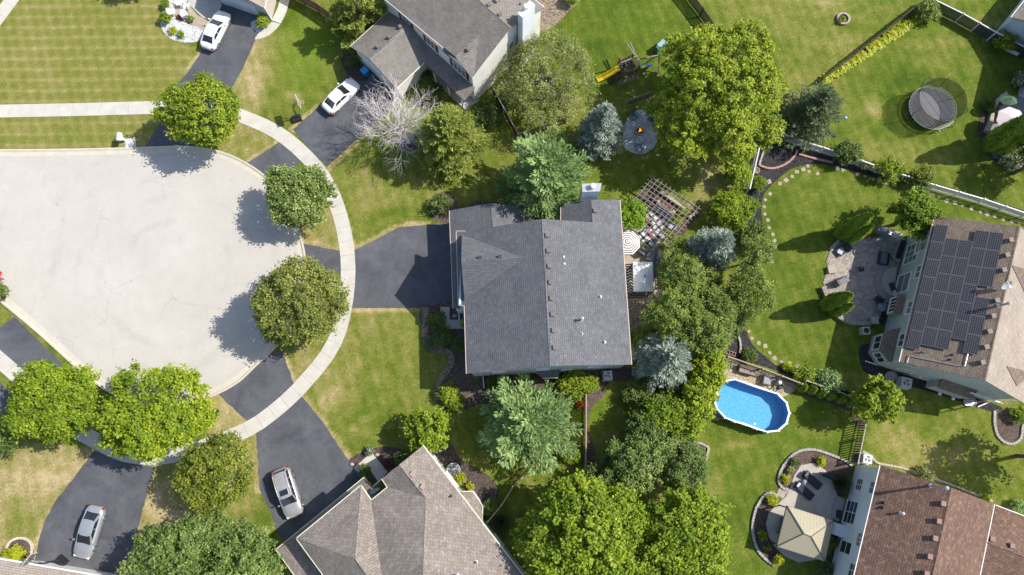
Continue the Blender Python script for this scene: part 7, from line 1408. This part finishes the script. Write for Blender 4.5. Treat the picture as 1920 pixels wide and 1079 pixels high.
def chevron_material():
    m, nt, b, out = nodes_of('chevron_rug'); pos = N(nt, 'NewGeometry').outputs['Position']; s3 = N(nt, 'SeparateXYZ'); nt.links.new(pos, s3.inputs[0]); tri = math_(nt, 'ABSOLUTE', math_(nt, 'SUBTRACT', math_(nt, 'FRACT', math_(nt, 'DIVIDE', s3.outputs[0], .6)), .5)); f = math_(nt, 'FRACT', math_(nt, 'ADD', math_(nt, 'DIVIDE', s3.outputs[1], .3), math_(nt, 'MULTIPLY', tri, 1.6)))
    r = ramp(nt, f, [(.0, (.02, .018, .018)), (.55, (.5, .46, .4))]); r.color_ramp.interpolation = 'CONSTANT'; nt.links.new(r.outputs[0], b.inputs['Base Color']); b.inputs['Roughness'].default_value = .95; return m
def rug(label, pts, mat, z=.052): m = MB(); m.prism([p[:2] for p in PX(pts)], z-.015, z); return tag(m.build('outdoor_rug', mat), label, 'rug')
CHK = check_material('buffalo_check'); rug('large black and white checked rug under the pergola', [(1222, 386), (1268, 417), (1238, 455), (1196, 416)], CHK); rug('narrow checked runner beside the striped umbrella', [(1202, 430), (1231, 455), (1220, 466), (1190, 444)], CHK); rug('dark chevron rug between the house and the white canopy', [(1168, 500), (1194, 500), (1196, 552), (1170, 552)], chevron_material())
def deck_bars():
    for k, (y0, y1, x1) in enumerate(((497, 495, 1192), (501, 499, 1194), (552, 549, 1218), (556, 553, 1216), (560, 557, 1214))):
        m = MB(); m.beam(P(1171, y0, .09), P(x1, y1, .09), .12, .1); tag(m.build('edging_beam', WOODD), ['dark timber sleeper at the top edge of the chevron rug', 'second dark sleeper at the top edge of the chevron rug', 'dark sleeper just below the white canopy', 'middle dark sleeper below the white canopy', 'lowest dark sleeper below the white canopy'][k], 'timber')
deck_bars()
def patio_set():
    # curved stone fire wall
    arc = zz(1150, 330, 7.7, [(650, 370), (640, 430), (680, 500), (750, 545), (830, 550), (880, 520)]); edging(arc, 'curved low stone wall round the pergola fire pit', .32, .42, .34, M_BLOCK); edging(zz(1150, 330, 7.7, [(680, 250), (800, 330), (1020, 500)]), 'straight low stone wall behind the pergola fire pit', .3, .5, .4, M_BLOCK); edging(zz(1150, 330, 7.7, [(1085, 610), (1150, 560), (1210, 540)]), 'short stone wall at the east corner of the pergola', .32, .45, .4, M_BLOCK)
    bed('fire_bed', zz(1150, 330, 7.7, [(690, 350), (690, 450), (780, 520), (870, 500), (800, 420)]), chips('lava_rock', (.05, .025, .02), (.25, .13, .10), 7.0), 'bed of reddish lava rock under the pergola', .1)
    a, b = P(1224, 391), P(1255, 413); c = (a+b)/2; ang = math.atan2((b-a)[1], (b-a)[0]); L = np.linalg.norm(b-a); t = thing('outdoor_sofa', 'long slate blue outdoor sofa under the pergola', 'sofa', c, ang); MB().box((0, .1, .2), (L, .52, .3)).build('base', DMETAL, t, local=True)
    for k in range(3): MB().box((-L/3+k*L/3, .08, .41), (L/3-.03, .48, .14), 0, .95).build('seat_cushion', SLATE, t, local=True)
    MB().beam((-L/2, .38, .58), (L/2, .38, .58), .16, .5).build('backrest', SLATE, t, local=True)
    for s in (-1, 1): MB().box((s*(L/2+.06), .1, .36), (.1, .52, .5)).build('armrest', DMETAL, t, local=True)
    G = 'chairs under the pergola'
    for lab, x, y, r_, mt in (('pale blue cushioned chair under the right side of the pergola', 1257, 428, 2.6, BLUEC), ('pale blue cushioned chair in the lower corner of the pergola', 1240, 445, 2.2, BLUEC), ('dark chair with pale cushion at the top left of the pergola', 1217, 381, -.6, DARKF)): chair(lab, x, y, r_, mt, group=G, s=1.2, frame=DMETAL)
    c = P(1221, 421); t = thing('coffee_table', 'dark low table on the checked rug', 'table', c, -.6); MB().box((0, 0, .38), (.7, .5, .06)).build('table_top', DMETAL, t, local=True); MB().box((.1, .05, .42), (.4, .3, .03)).build('tray', WHITE, t, local=True)
    for x in (-.3, .3):
        for y in (-.2, .2): MB().box((x, y, .18), (.05, .05, .36)).build('leg', DMETAL, t, local=True)
    for lab, x, y in (('red cushion on the left edge of the checked rug', 1214, 416), ('red cushion beside the dark low table', 1219, 426), ('red cushion at the bottom edge of the checked rug', 1219, 440)): p = P(x, y); tag(MB().box((p[0], p[1], .13), (.42, .42, .14), .5, .8).build('cushion', REDC), lab, 'cushion')
    # striped umbrella
    z = 2.35; c = P(1176, 455, z); t = thing('patio_umbrella', 'striped octagonal patio umbrella at the house wall', 'umbrella', (c[0], c[1], 0)); R = 1.42; nb = 12; vs = []; fs = []; mi = []
    for i in range(nb+1):
        f = .06+.94*i/nb
        for k in range(8): a = 2*math.pi*(k+.5)/8; vs.append((c[0]+math.cos(a)*R*f, c[1]+math.sin(a)*R*f, z+.42*(1-f**1.2)))
    for i in range(nb):
        for k in range(8): fs.append((i*8+k, i*8+(k+1) % 8, (i+1)*8+(k+1) % 8, (i+1)*8+k)); mi.append(i % 2)
    fs.append(tuple(range(8))); mi.append(1); o = MB().add(vs, fs).build('canopy', CANV, t); o.data.materials.append(plain('mauve_stripe', (.11, .085, .095), .9, .1)); o.data.polygons.foreach_set('material_index', mi)
    for k in range(8): a = 2*math.pi*(k+.5)/8; MB().tube([(c[0], c[1], z+.38), (c[0]+math.cos(a)*R*.98, c[1]+math.sin(a)*R*.98, z-.02)], .012, 4).build('rib', WOODG, t)
    MB().tube([(c[0], c[1], 0), (c[0], c[1], z+.5)], .025, 8).build('pole', WOODG, t); MB().lathe((c[0], c[1], 0), [(.3, 0), (.3, .08), (.06, .12)], 14).build('base', DMETAL, t)
    # white canopy
    z = 2.4; q = [P(*p, z) for p in ((1187, 491.5), (1224, 491.5), (1225, 546.5), (1188.5, 546.5))]; c = sum(q)/4; t = thing('canopy', 'rectangular white fabric canopy on the patio', 'canopy', (c[0], c[1], 0)); nx, ny = 9, 13; vs = []; fs = []
    for i in range(nx):
        for j in range(ny):
            u, v = i/(nx-1), j/(ny-1); p = q[0]*(1-u)*(1-v)+q[1]*u*(1-v)+q[2]*u*v+q[3]*(1-u)*v; e = min(u, 1-u, v, 1-v)*2; vs.append(p+[0, 0, .28*e+.02*math.sin(u*9+v*5)])
    for i in range(nx-1):
        for j in range(ny-1): fs.append((i*ny+j, (i+1)*ny+j, (i+1)*ny+j+1, i*ny+j+1))
    MB().add(vs, fs).build('fabric', CANV, t, True); m = MB()
    for k in range(4): a, b = q[k], q[(k+1) % 4]; m.beam(a-[0, 0, .09], b-[0, 0, .09], .02, .16)
    m.build('valance', CANV, t)
    for p in q: g = p+(c-p)*.04; MB().box((g[0], g[1], z/2-.05), (.08, .08, z-.1)).build('leg', DMETAL, t)
    m = MB(); m.box((c[0]+.1, c[1], z+.27), (.16, .12, .04)); m.build('vent_cap', DMETAL, t)
    c = P(1234, 502, .85); t = thing('grill_island', 'dark covered grill cabinet right of the white canopy', 'grill', (c[0], c[1], 0), .03); MB().box((0, 0, .42), (.95, 1.55, .84), 0, .97).build('cabinet', DMETAL, t, local=True); MB().box((0, 0, .9), (1.0, 1.6, .08), 0, .97).build('cover', plain('grey_cover', (.075, .085, .095), .8, .15), t, local=True); MB().tube([(.62, .55, .1), (.62, .55, .9)], .12, 12).build('gas_bottle', DMETAL, t, local=True)
    round_table('round glass table below the pergola', 1242, 476, .48, plain('frosted_glass', (.45, .47, .48), .15, .08)); round_table('small round side table next to the glass table', 1236, 484, .22, plain('frosted_glass', (.45, .47, .48), .15, .08), .5)
    chair('round grey chair between umbrella and glass table', 1206, 473, .9, plain('grey_wicker', (.16, .17, .165), .9, .2), s=1.3); chair('low grey lounge chair beside the round grey chair', 1219, 482, 1.2, plain('grey_cushion', (.2, .22, .24), .9, .15), s=1.5, frame=DMETAL)
    p = P(1173, 494); shrub('shrub', 'orange flowers beside the lower patio wall', 1211, 615, 8, MATS['orange_petal'], .5, 305)
patio_set()
sheet('front_walk', PX([(826, 576), (843, 576), (843, 600), (872, 600), (872, 617), (826, 617)]), .05, M_CONC, label='pale front walk at the main house door')
sheet('front_walk', PX([(664, 878), (697, 848), (727, 885), (710, 905), (690, 875), (676, 893)]), .05, M_WALK, label='pale front walk at the tan roofed house')

# ---- sage house patio
PAV = [plain('paver_a', (.33, .28, .24), .9, .12), plain('paver_b', (.27, .24, .215), .9, .12), plain('paver_c', (.37, .325, .28), .9, .12)]
def pavers(label, outline, ang, L=.36, W=.24, z=.07, name='paver_patio'):
    poly = PX(outline); base = MB(); base.prism([p[:2] for p in poly], -.02, z-.02); root = tag(base.build(name, M_JOINT), label, kind='structure'); c = np.mean(poly, 0); d = np.array([math.cos(ang), math.sin(ang)]); s = np.array([-d[1], d[0]]); ms = [MB(), MB(), MB()]; n = 40
    for i in range(-n, n):
        for j in range(-n, n):
            p = c[:2]+d*((i+.5*(j % 2))*L)+s*(j*W)
            if inside(poly, np.array([p[0]]), np.array([p[1]]))[0]: random.choice(ms).box((p[0], p[1], z-.02+random.uniform(-.004, .004)), (L-.022, W-.022, .05), ang)
    for m, mt in zip(ms, PAV): tag(m.build('pavers', mt, root), kind='stuff')
    return root
def sage_patio():
    out = zz(1530, 380, 4.15, [(300, 235), (215, 285), (130, 350), (92, 430), (80, 560), (60, 640), (120, 800), (170, 870), (280, 925), (400, 930), (510, 950), (560, 760), (620, 600), (650, 450), (700, 290), (580, 235), (430, 285)]); pavers('paver patio behind the sage house', out, .27)
    edging(zz(1530, 380, 4.15, [(40, 660), (120, 830), (185, 905), (280, 940), (400, 945), (435, 930)]), 'curved paver seat wall at the lower end of the patio', .42, .5, .36, PAV[1]); edging(zz(1530, 380, 4.15, [(250, 240), (170, 300), (105, 370)]), 'tan block edging at the upper end of the paver patio', .3, .3, .36, PAV[2])
    p = P(1530+430/4.15, 380+925/4.15); t = thing('stone_pillar', 'square paver pillar at the end of the seat wall', 'pillar', p, -.05); MB().box((0, 0, .35), (.6, .6, .7)).build('shaft', PAV[1], t, local=True); MB().box((0, 0, .73), (.7, .7, .07)).build('cap', PAV[2], t, local=True)
    # half-round steps at the door
    c = np.mean(PX(zz(1530, 380, 4.15, [(600, 620)])), 0); 
    for i, (k, z) in enumerate(((1.0, .18), (.68, .34))):
        o = P(*zz(1530, 380, 4.15, [(612, 625)])[0]); v = unit(P(1530+470/4.15, 380+600/4.15)-o)[:2]; s = np.array([-v[1], v[0]]); poly = [o[:2]+v*math.cos(a)*2.1*k+s*math.sin(a)*2.3*k for a in np.linspace(-1.5, 1.5, 15)]; tag(MB().prism(poly, 0, z).build('patio_step', PAV[i+1]), ['wide lower half-round step at the patio door of the sage house', 'upper half-round step at the patio door of the sage house'][i], 'step')
    edging(zz(1530, 380, 4.15, [(640, 290), (585, 440), (640, 465)]), 'paver planter wall under the big sage house windows', .3, .4, .36, PAV[1], smooth=False); bed('planter_soil', zz(1530, 380, 4.15, [(640, 300), (605, 430), (645, 440), (690, 300)]), M_BMULCH, 'dark soil in the planter under the sage house windows', .3, False); bed('planter_soil', zz(1530, 380, 4.15, [(520, 830), (480, 930), (520, 960), (560, 840)]), M_BMULCH, 'dark soil in the lower planter of the sage patio', .12, False)
    q = lambda x, y, z=0: P(1530+x/4.15, 380+y/4.15, z)
    p = q(505, 235); t = thing('gas_grill', 'stainless gas grill beside the upper arborvitae', 'grill', p, -.35); MB().box((0, 0, .45), (1.5, .6, .9)).build('cabinet', STEEL, t, local=True); MB().lathe((0, 0, .9), [(.48, 0), (.48, .1), (.4, .26), (.15, .34)], 16, 1.0, .62).build('hood', STEEL, t, True, True); MB().beam((-.35, -.36, 1.05), (.35, -.36, 1.05), .04, .04).build('handle', STEEL, t, local=True)
    p = q(595, 275); t = thing('storage_cabinet', 'pale covered cabinet next to the gas grill', 'cabinet', p, -.5); MB().box((0, 0, .45), (.95, .85, .9), 0, .93).build('body', plain('pale_cover', (.36, .35, .33), .85, .1), t, local=True); MB().box((0, 0, .92), (.92, .82, .05), 0, .9).build('top', plain('pale_cover', (.36, .35, .33), .85, .1), t, local=True)
    p = q(512, 440); t = thing('sun_lounger', 'dark cushioned seat in the middle of the paver patio', 'lounger', p, 1.35); MB().box((0, 0, .22), (1.35, .85, .2)).build('frame', DMETAL, t, local=True); MB().box((0, 0, .38), (1.2, .72, .14), 0, .93).build('cushion', SLATE, t, local=True)
    for s in (-1, 1): MB().box((0, s*.45, .42), (1.3, .08, .35)).build('armrest', DMETAL, t, local=True)
    p = q(325, 530); t = thing('kettle_grill', 'round black kettle barbecue standing on the pavers', 'barbecue', p); MB().lathe(p, [(.05, .45), (.24, .55), (.3, .72), (.24, .88), (.06, .96), (.03, 1.0)], 18).build('kettle', DMETAL, t, True)
    for k in range(3): a = k*2.09; MB().tube([p+[math.cos(a)*.12, math.sin(a)*.12, .55], p+[math.cos(a)*.32, math.sin(a)*.32, .0]], .018, 6).build('leg', DMETAL, t)
    p = q(185, 385); t = thing('hammock_chair', 'black sling chair with a pale throw at the patio edge', 'chair', p, .6); MB().beam((-.5, 0, .35), (.5, 0, .3), .8, .1).build('seat', DARKF, t, local=True); MB().beam((.3, 0, .3), (.85, 0, .9), .8, .06).build('backrest', DARKF, t, local=True); MB().box((-.2, 0, .42), (.45, .55, .06), .4, .9).build('throw', BLUEC, t, local=True)
    p = q(180, 625); t = thing('covered_grill', 'grey covered grill cart near the lower arborvitae', 'grill', p, .45); MB().box((0, 0, .5), (1.3, .65, .95), 0, .88).build('cover', plain('grey_vinyl_cover', (.17, .165, .17), .7, .15), t, local=True); MB().box((.0, 0, .98), (1.0, .45, .06), 0, .85).build('lid', plain('grey_vinyl_cover', (.17, .165, .17), .7, .15), t, local=True); MB().tube([(.75, .3, .1), (.75, .3, 1.2), (.6, .1, 1.3)], .025, 6).build('hook_pole', DMETAL, t, True, True)
    p = q(115, 530); tag(MB().box((p[0], p[1], .2), (.85, .7, .4), .1, .97).build('stone_seat', PAV[2]), 'pale square stone seat on the sunny patio edge', 'stone seat'); p = q(370, 268); tag(MB().box((p[0], p[1], .2), (.7, .45, .18), .3, .7).build('cushion', REDC), 'bright red cushion below the upper arborvitae', 'cushion')
    chair('black metal chair near the patio door of the sage house', 1530+465/4.15, 380+760/4.15, 2.4, DMETAL, s=1.1); round_table('round metal table near the window box', 1530+518/4.15, 380+812/4.15, .45, plain('grey_table', (.2, .21, .22), .4, .1)); p = q(580, 660); tag(MB().box((p[0], p[1], .38), (.55, .8, .04), .25).build('door_mat', RUBB), 'dark door mat on the upper patio step', 'mat')
    p = P(1617, 622); t = thing('air_handler', 'small pale utility box with fan below the seat wall', 'utility box', p, .05); MB().box((0, 0, .4), (.75, .75, .8)).build('cabinet', plain('beige_metal', (.42, .41, .35), .5, .1), t, local=True); MB().lathe((0, 0, .8), [(.28, 0), (.28, .012)], 14).build('grille', BLACKP, t, local=True)
sage_patio()
def sage_side():
    for x, y, lab in ((1670, 706, 'half-round window well nearest the corner of the sage house'), (1817, 754, 'half-round window well below the far end of the sage wall')):
        p = P(x, y); t = thing('window_well', lab, 'window well', p); MB().lathe(p, [(.62, 0), (.66, .15), (.6, .16), (.58, .06)], 16, 1, .75).build('rim', plain('clear_cover', (.30, .28, .26), .4, .15), t)
        for k in range(4): MB().beam(p+[-.5, -.3+k*.2, .16], p+[.5, -.3+k*.2, .16], .03, .02).build('slat', PIPEM, t)
    bed('mulch_bed', [(1612, 650), (1616, 690), (1640, 705), (1760, 740), (1870, 775), (1870, 760), (1760, 722), (1660, 690), (1640, 650)], M_BMULCH, 'dark mulch strip along the walls of the sage house', .026)
    bed('mulch_bed', [(1864, 770), (1866, 800), (1874, 822), (1894, 832), (1912, 822), (1916, 800), (1912, 770)], M_MULCH, 'horseshoe mulch bed at the right edge'); edging([(1864, 770), (1864, 798), (1873, 822), (1894, 833), (1912, 823), (1917, 796)], 'pale stone edging of the horseshoe bed', .24, .16, .3, M_GBLOCK)
    for x, y, lab in ((1761, 738, 'white stone in the mulch below the sage wall'), (1786, 747, 'larger white stone in the mulch below the sage wall')): p = P(x, y); tag(MB().lathe(p, [(.16, 0), (.2, .1), (.12, .2), (.02, .23)], 9).build('boulder', WHITE, None, True), lab, 'stone')
sage_side()
# ---- gazebo patio at lower right
def gazebo_patio():
    Z = lambda pts: zz(1400, 830, 4.333, pts)
    bed('concrete_patio', Z([(545, 165), (440, 185), (385, 270), (350, 370), (320, 435), (240, 510), (180, 570), (155, 660), (180, 770), (230, 850), (300, 920), (420, 975), (640, 940), (700, 700), (700, 500), (735, 430), (700, 320), (640, 225)]), plain('stamped_concrete', (.40, .355, .31), .9, .14, 1.0, 12, .35), 'curving stamped concrete patio with the gazebo', .05, False)
    bed('mulch_bed', Z([(515, 60), (400, 85), (315, 170), (270, 255), (262, 320), (295, 368), (345, 375), (385, 270), (440, 185), (545, 165), (640, 225), (700, 320), (735, 430), (790, 440), (850, 190), (790, 150), (650, 92)]), M_MULCH, 'brown mulch bed curving round the lounger patio', .04, False); edging(Z([(850, 185), (790, 145), (650, 88), (515, 55), (400, 80), (312, 165), (266, 250), (258, 320), (292, 372), (335, 380)]), 'pale block edging round the lounger patio bed', .24, .2, .3, M_GBLOCK)
    bed('mulch_bed', Z([(190, 412), (135, 445), (85, 525), (58, 620), (52, 730), (88, 850), (155, 935), (225, 985), (260, 900), (200, 800), (160, 650), (190, 550), (255, 490), (245, 430)]), M_DMULCH, 'mulch bed curving behind the gazebo', .04, False); edging(Z([(250, 440), (190, 405), (130, 440), (80, 520), (50, 620), (45, 730), (80, 860), (150, 945), (222, 997)]), 'pale block edging behind the gazebo', .24, .2, .3, M_GBLOCK)
    bed('mulch_bed', Z([(700, 640), (690, 900), (560, 1000), (700, 1079), (800, 900), (780, 700)]), M_DMULCH, 'shaded mulch between gazebo and white wall', .03, False); tag(MB().prism([p[:2] for p in PX(Z([(262, 370), (240, 420), (290, 460), (335, 395)]))], 0, .06).build('stone_slab', M_STONE), 'flat stone slab joining the two curved beds', 'stone')
    bed('mulch_bed', [(1608, 843), (1618, 848), (1640, 862), (1652, 872), (1600, 872), (1600, 850)], M_DMULCH, 'mulch corner round the air conditioner', .02, False); edging([(1616, 846), (1634, 856), (1645, 868), (1700, 880), (1780, 908), (1860, 940)], 'tan edging blocks along the north side of the red-brown roofed house', .2, .14, .3, M_BLOCK)
    z = 2.35; A, R_, S, E_ = (P(*p, z) for p in ((1476, 949), (1563, 977), (1547, 1053), (1457, 1025))); r0, r1 = P(1507.5, 1001, 3.3), P(1521, 1006.5, 3.3); c = (A+R_+S+E_)/4; t = thing('gazebo', 'tan metal roofed gazebo on the lower right patio', 'gazebo', (c[0], c[1], 0)); gm, nt, b, out = nodes_of('tan_roof_metal'); uv = N(nt, 'UVMap', uv_map='UVMap').outputs[0]; sp = N(nt, 'SeparateXYZ'); nt.links.new(uv, sp.inputs[0]); w = math_(nt, 'FRACT', math_(nt, 'DIVIDE', sp.outputs[0], .3)); r = ramp(nt, w, [(.0, (.30, .265, .18)), (.12, (.36, .32, .22)), (.9, (.345, .305, .21)), (.95, (.27, .24, .16))]); nt.links.new(r.outputs[0], b.inputs['Base Color']); b.inputs['Roughness'].default_value = .5; bump(nt, b, w, .4, .02)
    for q in ([A, R_, r1, r0], [R_, S, r1], [S, E_, r0, r1], [E_, A, r0]): o = MB().slab(q, .04).build('roof_panel', gm, t); set_uv(o)
    hm = plain('bronze_trim', (.10, .09, .065), .5, .1)
    for a, bq in ((A, r0), (E_, r0), (R_, r1), (S, r1), (r0, r1)): MB().beam(a+[0, 0, .03], bq+[0, 0, .03], .07, .05).build('hip_trim', hm, t)
    for a, bq in ((A, R_), (R_, S), (S, E_), (E_, A)): MB().beam(a-[0, 0, .1], bq-[0, 0, .1], .08, .14).build('fascia', hm, t)
    for p in (A, R_, S, E_): q = p+(c-p)*.08; MB().box((q[0], q[1], (z-.1)/2), (.12, .12, z-.1), -.3).build('post', hm, t)
    for i, (x, y) in enumerate(((1521, 900), (1506, 920))):
        p = P(x, y); d = unit(P(x+30, y+26)-p); t = thing('sun_lounger', ['dark sun lounger nearer the mulch bed', 'dark sun lounger nearer the gazebo'][i], 'lounger', p, math.atan2(d[1], d[0]), 'loungers on the lower right patio'); MB().box((0, 0, .27), (1.95, .78, .07)).build('frame', DMETAL, t, local=True); MB().box((.3, 0, .35), (1.3, .68, .1), 0, .96).build('cushion', DARKF, t, local=True); MB().beam((-.35, 0, .36), (-.95, 0, .62), .68, .1).build('backrest', DARKF, t, local=True); MB().box((-.85, 0, .64), (.25, .5, .1), 0, .85).build('headrest', BLUEC if i else SLATE, t, local=True)
        for xx in (-.85, .85):
            for yy in (-.33, .33): MB().box((xx, yy, .13), (.06, .06, .26)).build('leg', DMETAL, t, local=True)
    round_table('small grey round table between the two loungers', 1509.5, 905, .26, plain('grey_table', (.2, .21, .22), .4, .1), .45)
    p = P(1548, 892); t = thing('folded_umbrella', 'dark folded patio umbrella near the lounger patio', 'umbrella', p, -.35); MB().tube([(-.9, 0, .5), (-.5, 0, .52), (.3, 0, .55), (.85, 0, .56), (1.2, 0, .57)], [.05, .2, .24, .12, .03], 10).build('canopy', DARKF, t, True, True); MB().tube([(.9, 0, 0), (.9, 0, .6)], .04, 8).build('stand', DMETAL, t, local=True); MB().tube([(-.6, 0, 0), (-.6, 0, .45)], .04, 8).build('prop', DMETAL, t, local=True)
    p = P(1463, 985); t = thing('garden_bench', 'narrow slatted bench half under the gazebo', 'bench', p, 1.2)
    for k in range(3): MB().box((0, (k-1)*.16, .42), (1.6, .13, .04)).build('slat', SLATE, t, local=True)
    for x in (-.7, .7): MB().box((x, 0, .2), (.08, .42, .4)).build('leg', DMETAL, t, local=True)
    o = P(1579, 960); 
    tag(MB().prism([p[:2] for p in PX(Z([(735, 435), (690, 520), (685, 610), (740, 640), (770, 560), (795, 460)]))], 0, .17).build('patio_step', plain('step_concrete', (.33, .31, .29), .9, .1)), 'curved concrete step at the patio door of the white house', 'step'); p = P(1571, 964); tag(MB().box((p[0], p[1], .19), (.5, .75, .03), -.2).build('door_mat', RUBB), 'dark mat on the curved step of the white house', 'mat')
gazebo_patio()
# ---- right edge patio
def edge_patio():
    bed('stone_patio', [(1850, 270), (1858, 230), (1872, 205), (1890, 188), (1940, 176), (1960, 300), (1900, 310), (1862, 296)], plain('dark_flagstones', (.22, .21, .20), .9, .2, 1.2, 14, .3), 'flagstone patio at the right edge', .04, False); bed('mulch_bed', [(1838, 210), (1832, 250), (1842, 270), (1860, 300), (1900, 320), (1950, 330), (1950, 300), (1880, 290), (1852, 268), (1852, 232), (1868, 204), (1886, 184), (1870, 180)], M_DMULCH, 'dark planting bed round the right edge patio', .03, False)  # patio stone in a dark grey tone
    edging([(1884, 178), (1872, 186), (1862, 199), (1857, 214), (1854, 232), (1846, 250)], 'curved stone bench wall at the right edge patio', .4, .45, .5, M_BLOCK)
    p = P(1868, 222); tag(MB().box((p[0], p[1], .35), (.5, 1.1, .7), -.08, .98).build('storage_bench', plain('pinkish_resin', (.36, .31, .28), .7, .1)), 'pale storage bench beside the curved stone wall', 'bench')
    for lab, x, y, z, R, m1, sq in (('large pale cream patio umbrella at the right edge', 1896, 226, 2.2, 1.5, plain('cream_canvas', (.60, .52, .50), .85, .08), 8), ('tilted green striped umbrella above the cream one', 1892, 188, 2.0, 1.0, plain('green_stripe_canvas', (.08, .14, .08), .85, .25, 6), 8)):
        c = P(x, y, z); t = thing('patio_umbrella', lab, 'umbrella', (c[0], c[1], 0)); vs = []; fs = []
        for i, f in enumerate((.03, .4, .75, 1.0)):
            for k in range(sq): a = 2*math.pi*k/sq; vs.append((c[0]+math.cos(a)*R*f, c[1]+math.sin(a)*R*f*(1 if R > 1.2 else .6), z+.5*(1-f)))
        for i in range(3):
            for k in range(sq): fs.append((i*sq+k, i*sq+(k+1) % sq, (i+1)*sq+(k+1) % sq, (i+1)*sq+k))
        MB().add(vs, fs).build('canopy', m1, t); MB().tube([(c[0], c[1], 0), (c[0], c[1], z+.55)], .025, 8).build('pole', WOODG, t); MB().lathe((c[0], c[1], 0), [(.28, 0), (.28, .08), (.05, .12)], 12).build('base', DMETAL, t)
    p = P(1898, 98); t = thing('planter_box', 'white raised planter below the top right fence', 'planter', p, -.5); MB().box((0, 0, .25), (1.3, .4, .5)).build('box', WHITE, t, local=True); MB().box((0, 0, .5), (1.2, .3, .05)).build('soil', M_DMULCH, t, local=True)
edge_patio()
def small_things():
    # top left patio set
    round_table('white round table on the small stone patio', 342, 24, .42, WHITE); G = 'white chairs round the patio table'
    for lab, x, y, r_ in (('white garden chair above the white table', 340, 11, -1.6), ('white garden chair right of the white table', 353, 18, 3.0), ('white garden chair below the white table', 350, 33, 2.0), ('white garden chair left of the white table', 327, 28, .3)): chair(lab, x, y, r_, WHITE, group=G, s=1.2)
    p = P(339, 34); tag(MB().box((p[0], p[1], .3), (.5, .4, .3), .4, .8).build('cushion', plain('maroon_cloth', (.22, .03, .04), .9, .15)), 'maroon cushion on the small stone patio', 'cushion')
    # garden art
    p = P(851, 881); t = thing('slatted_stool', 'round white slatted garden stool at the tan house wall', 'stool', p)
    for k in range(9): y = -.56+k*.14; l = math.sqrt(max(.02, .62**2-y*y)); MB().beam(p+[-l, y, .42], p+[l, y, .42], .07, .03).build('slat', plain('pale_grey_paint', (.45, .47, .5), .5, .08), t)
    MB().tube([p+[math.cos(a)*.64, math.sin(a)*.64, .42] for a in np.linspace(0, 2*math.pi, 25)], .03, 6, False).build('rim', MATS['pale_grey_paint'], t); MB().lathe(p, [(.1, 0), (.08, .4)], 8).build('stand', DMETAL, t)
    p = P(908, 926); t = thing('wagon_wheel', 'dark iron wagon wheel lying in the mulch', 'wagon wheel', p); MB().tube([p+[math.cos(a)*.5, math.sin(a)*.5, .12] for a in np.linspace(0, 2*math.pi, 25)], .04, 6, False).build('rim', DMETAL, t)
    for k in range(8): a = k*math.pi/4; MB().tube([p+[0, 0, .14], p+[math.cos(a)*.5, math.sin(a)*.5, .12]], .022, 5).build('spoke', DMETAL, t)
    MB().lathe(p, [(.08, .05), (.1, .12), (.06, .2)], 10).build('hub', DMETAL, t)
    c = P(1416, 322); t = thing('round_planter', 'pale round planter beside the white garden fence', 'planter', c); MB().lathe(c, [(.3, 0), (.36, .35), (.36, .4), (.29, .4), (.29, .32)], 18).build('pot', plain('terracotta_pale', (.36, .26, .2), .85, .15), t, True); MB().lathe(c, [(.29, .3), (.29, .33)], 16).build('soil', M_DIRT, t)
    c = P(1384, 615); t = thing('garden_sign', 'pale blue board leaning in the mulch by the birches', 'board', c, -.6); MB().box((0, 0, .12), (.42, .62, .05)).build('panel', plain('pale_blue_board', (.38, .47, .52), .5, .12), t, local=True); MB().box((0, 0, .05), (.3, .1, .1)).build('foot', WOODG, t, local=True)
    c = P(1367, 662); t = thing('trellis', 'small open brick trellis lying by the pool fence', 'trellis', c, -.3)
    for k in range(5): MB().box((-.6+k*.3, 0, .1), (.05, .35, .12)).build('bar', M_PBLOCK, t, local=True)
    for y in (-.17, .17): MB().box((0, y, .1), (1.3, .05, .1)).build('rail', M_PBLOCK, t, local=True)
    for i, (x, y) in enumerate(((660, 871), (707, 853), (723, 859), (742, 853), (747, 850), (873, 642), (853, 593))): p = P(x, y); tag(MB().lathe(p, [(.14, 0), (.2, .09), (.13, .18), (.02, .2)], 8, 1.2, .9).build('boulder', M_STONE if i < 5 else M_GBLOCK, None, True), ['tan boulder at the corner of the tan house driveway', 'pale boulder beside the white flowers at the walk', 'tan boulder right of the tan house walk', 'larger tan boulder in the shaded bed', 'last tan boulder in the row before the dark bush', 'pale boulder under the main eave', 'round pale stone beside the main front walk'][i], 'boulder')
small_things()
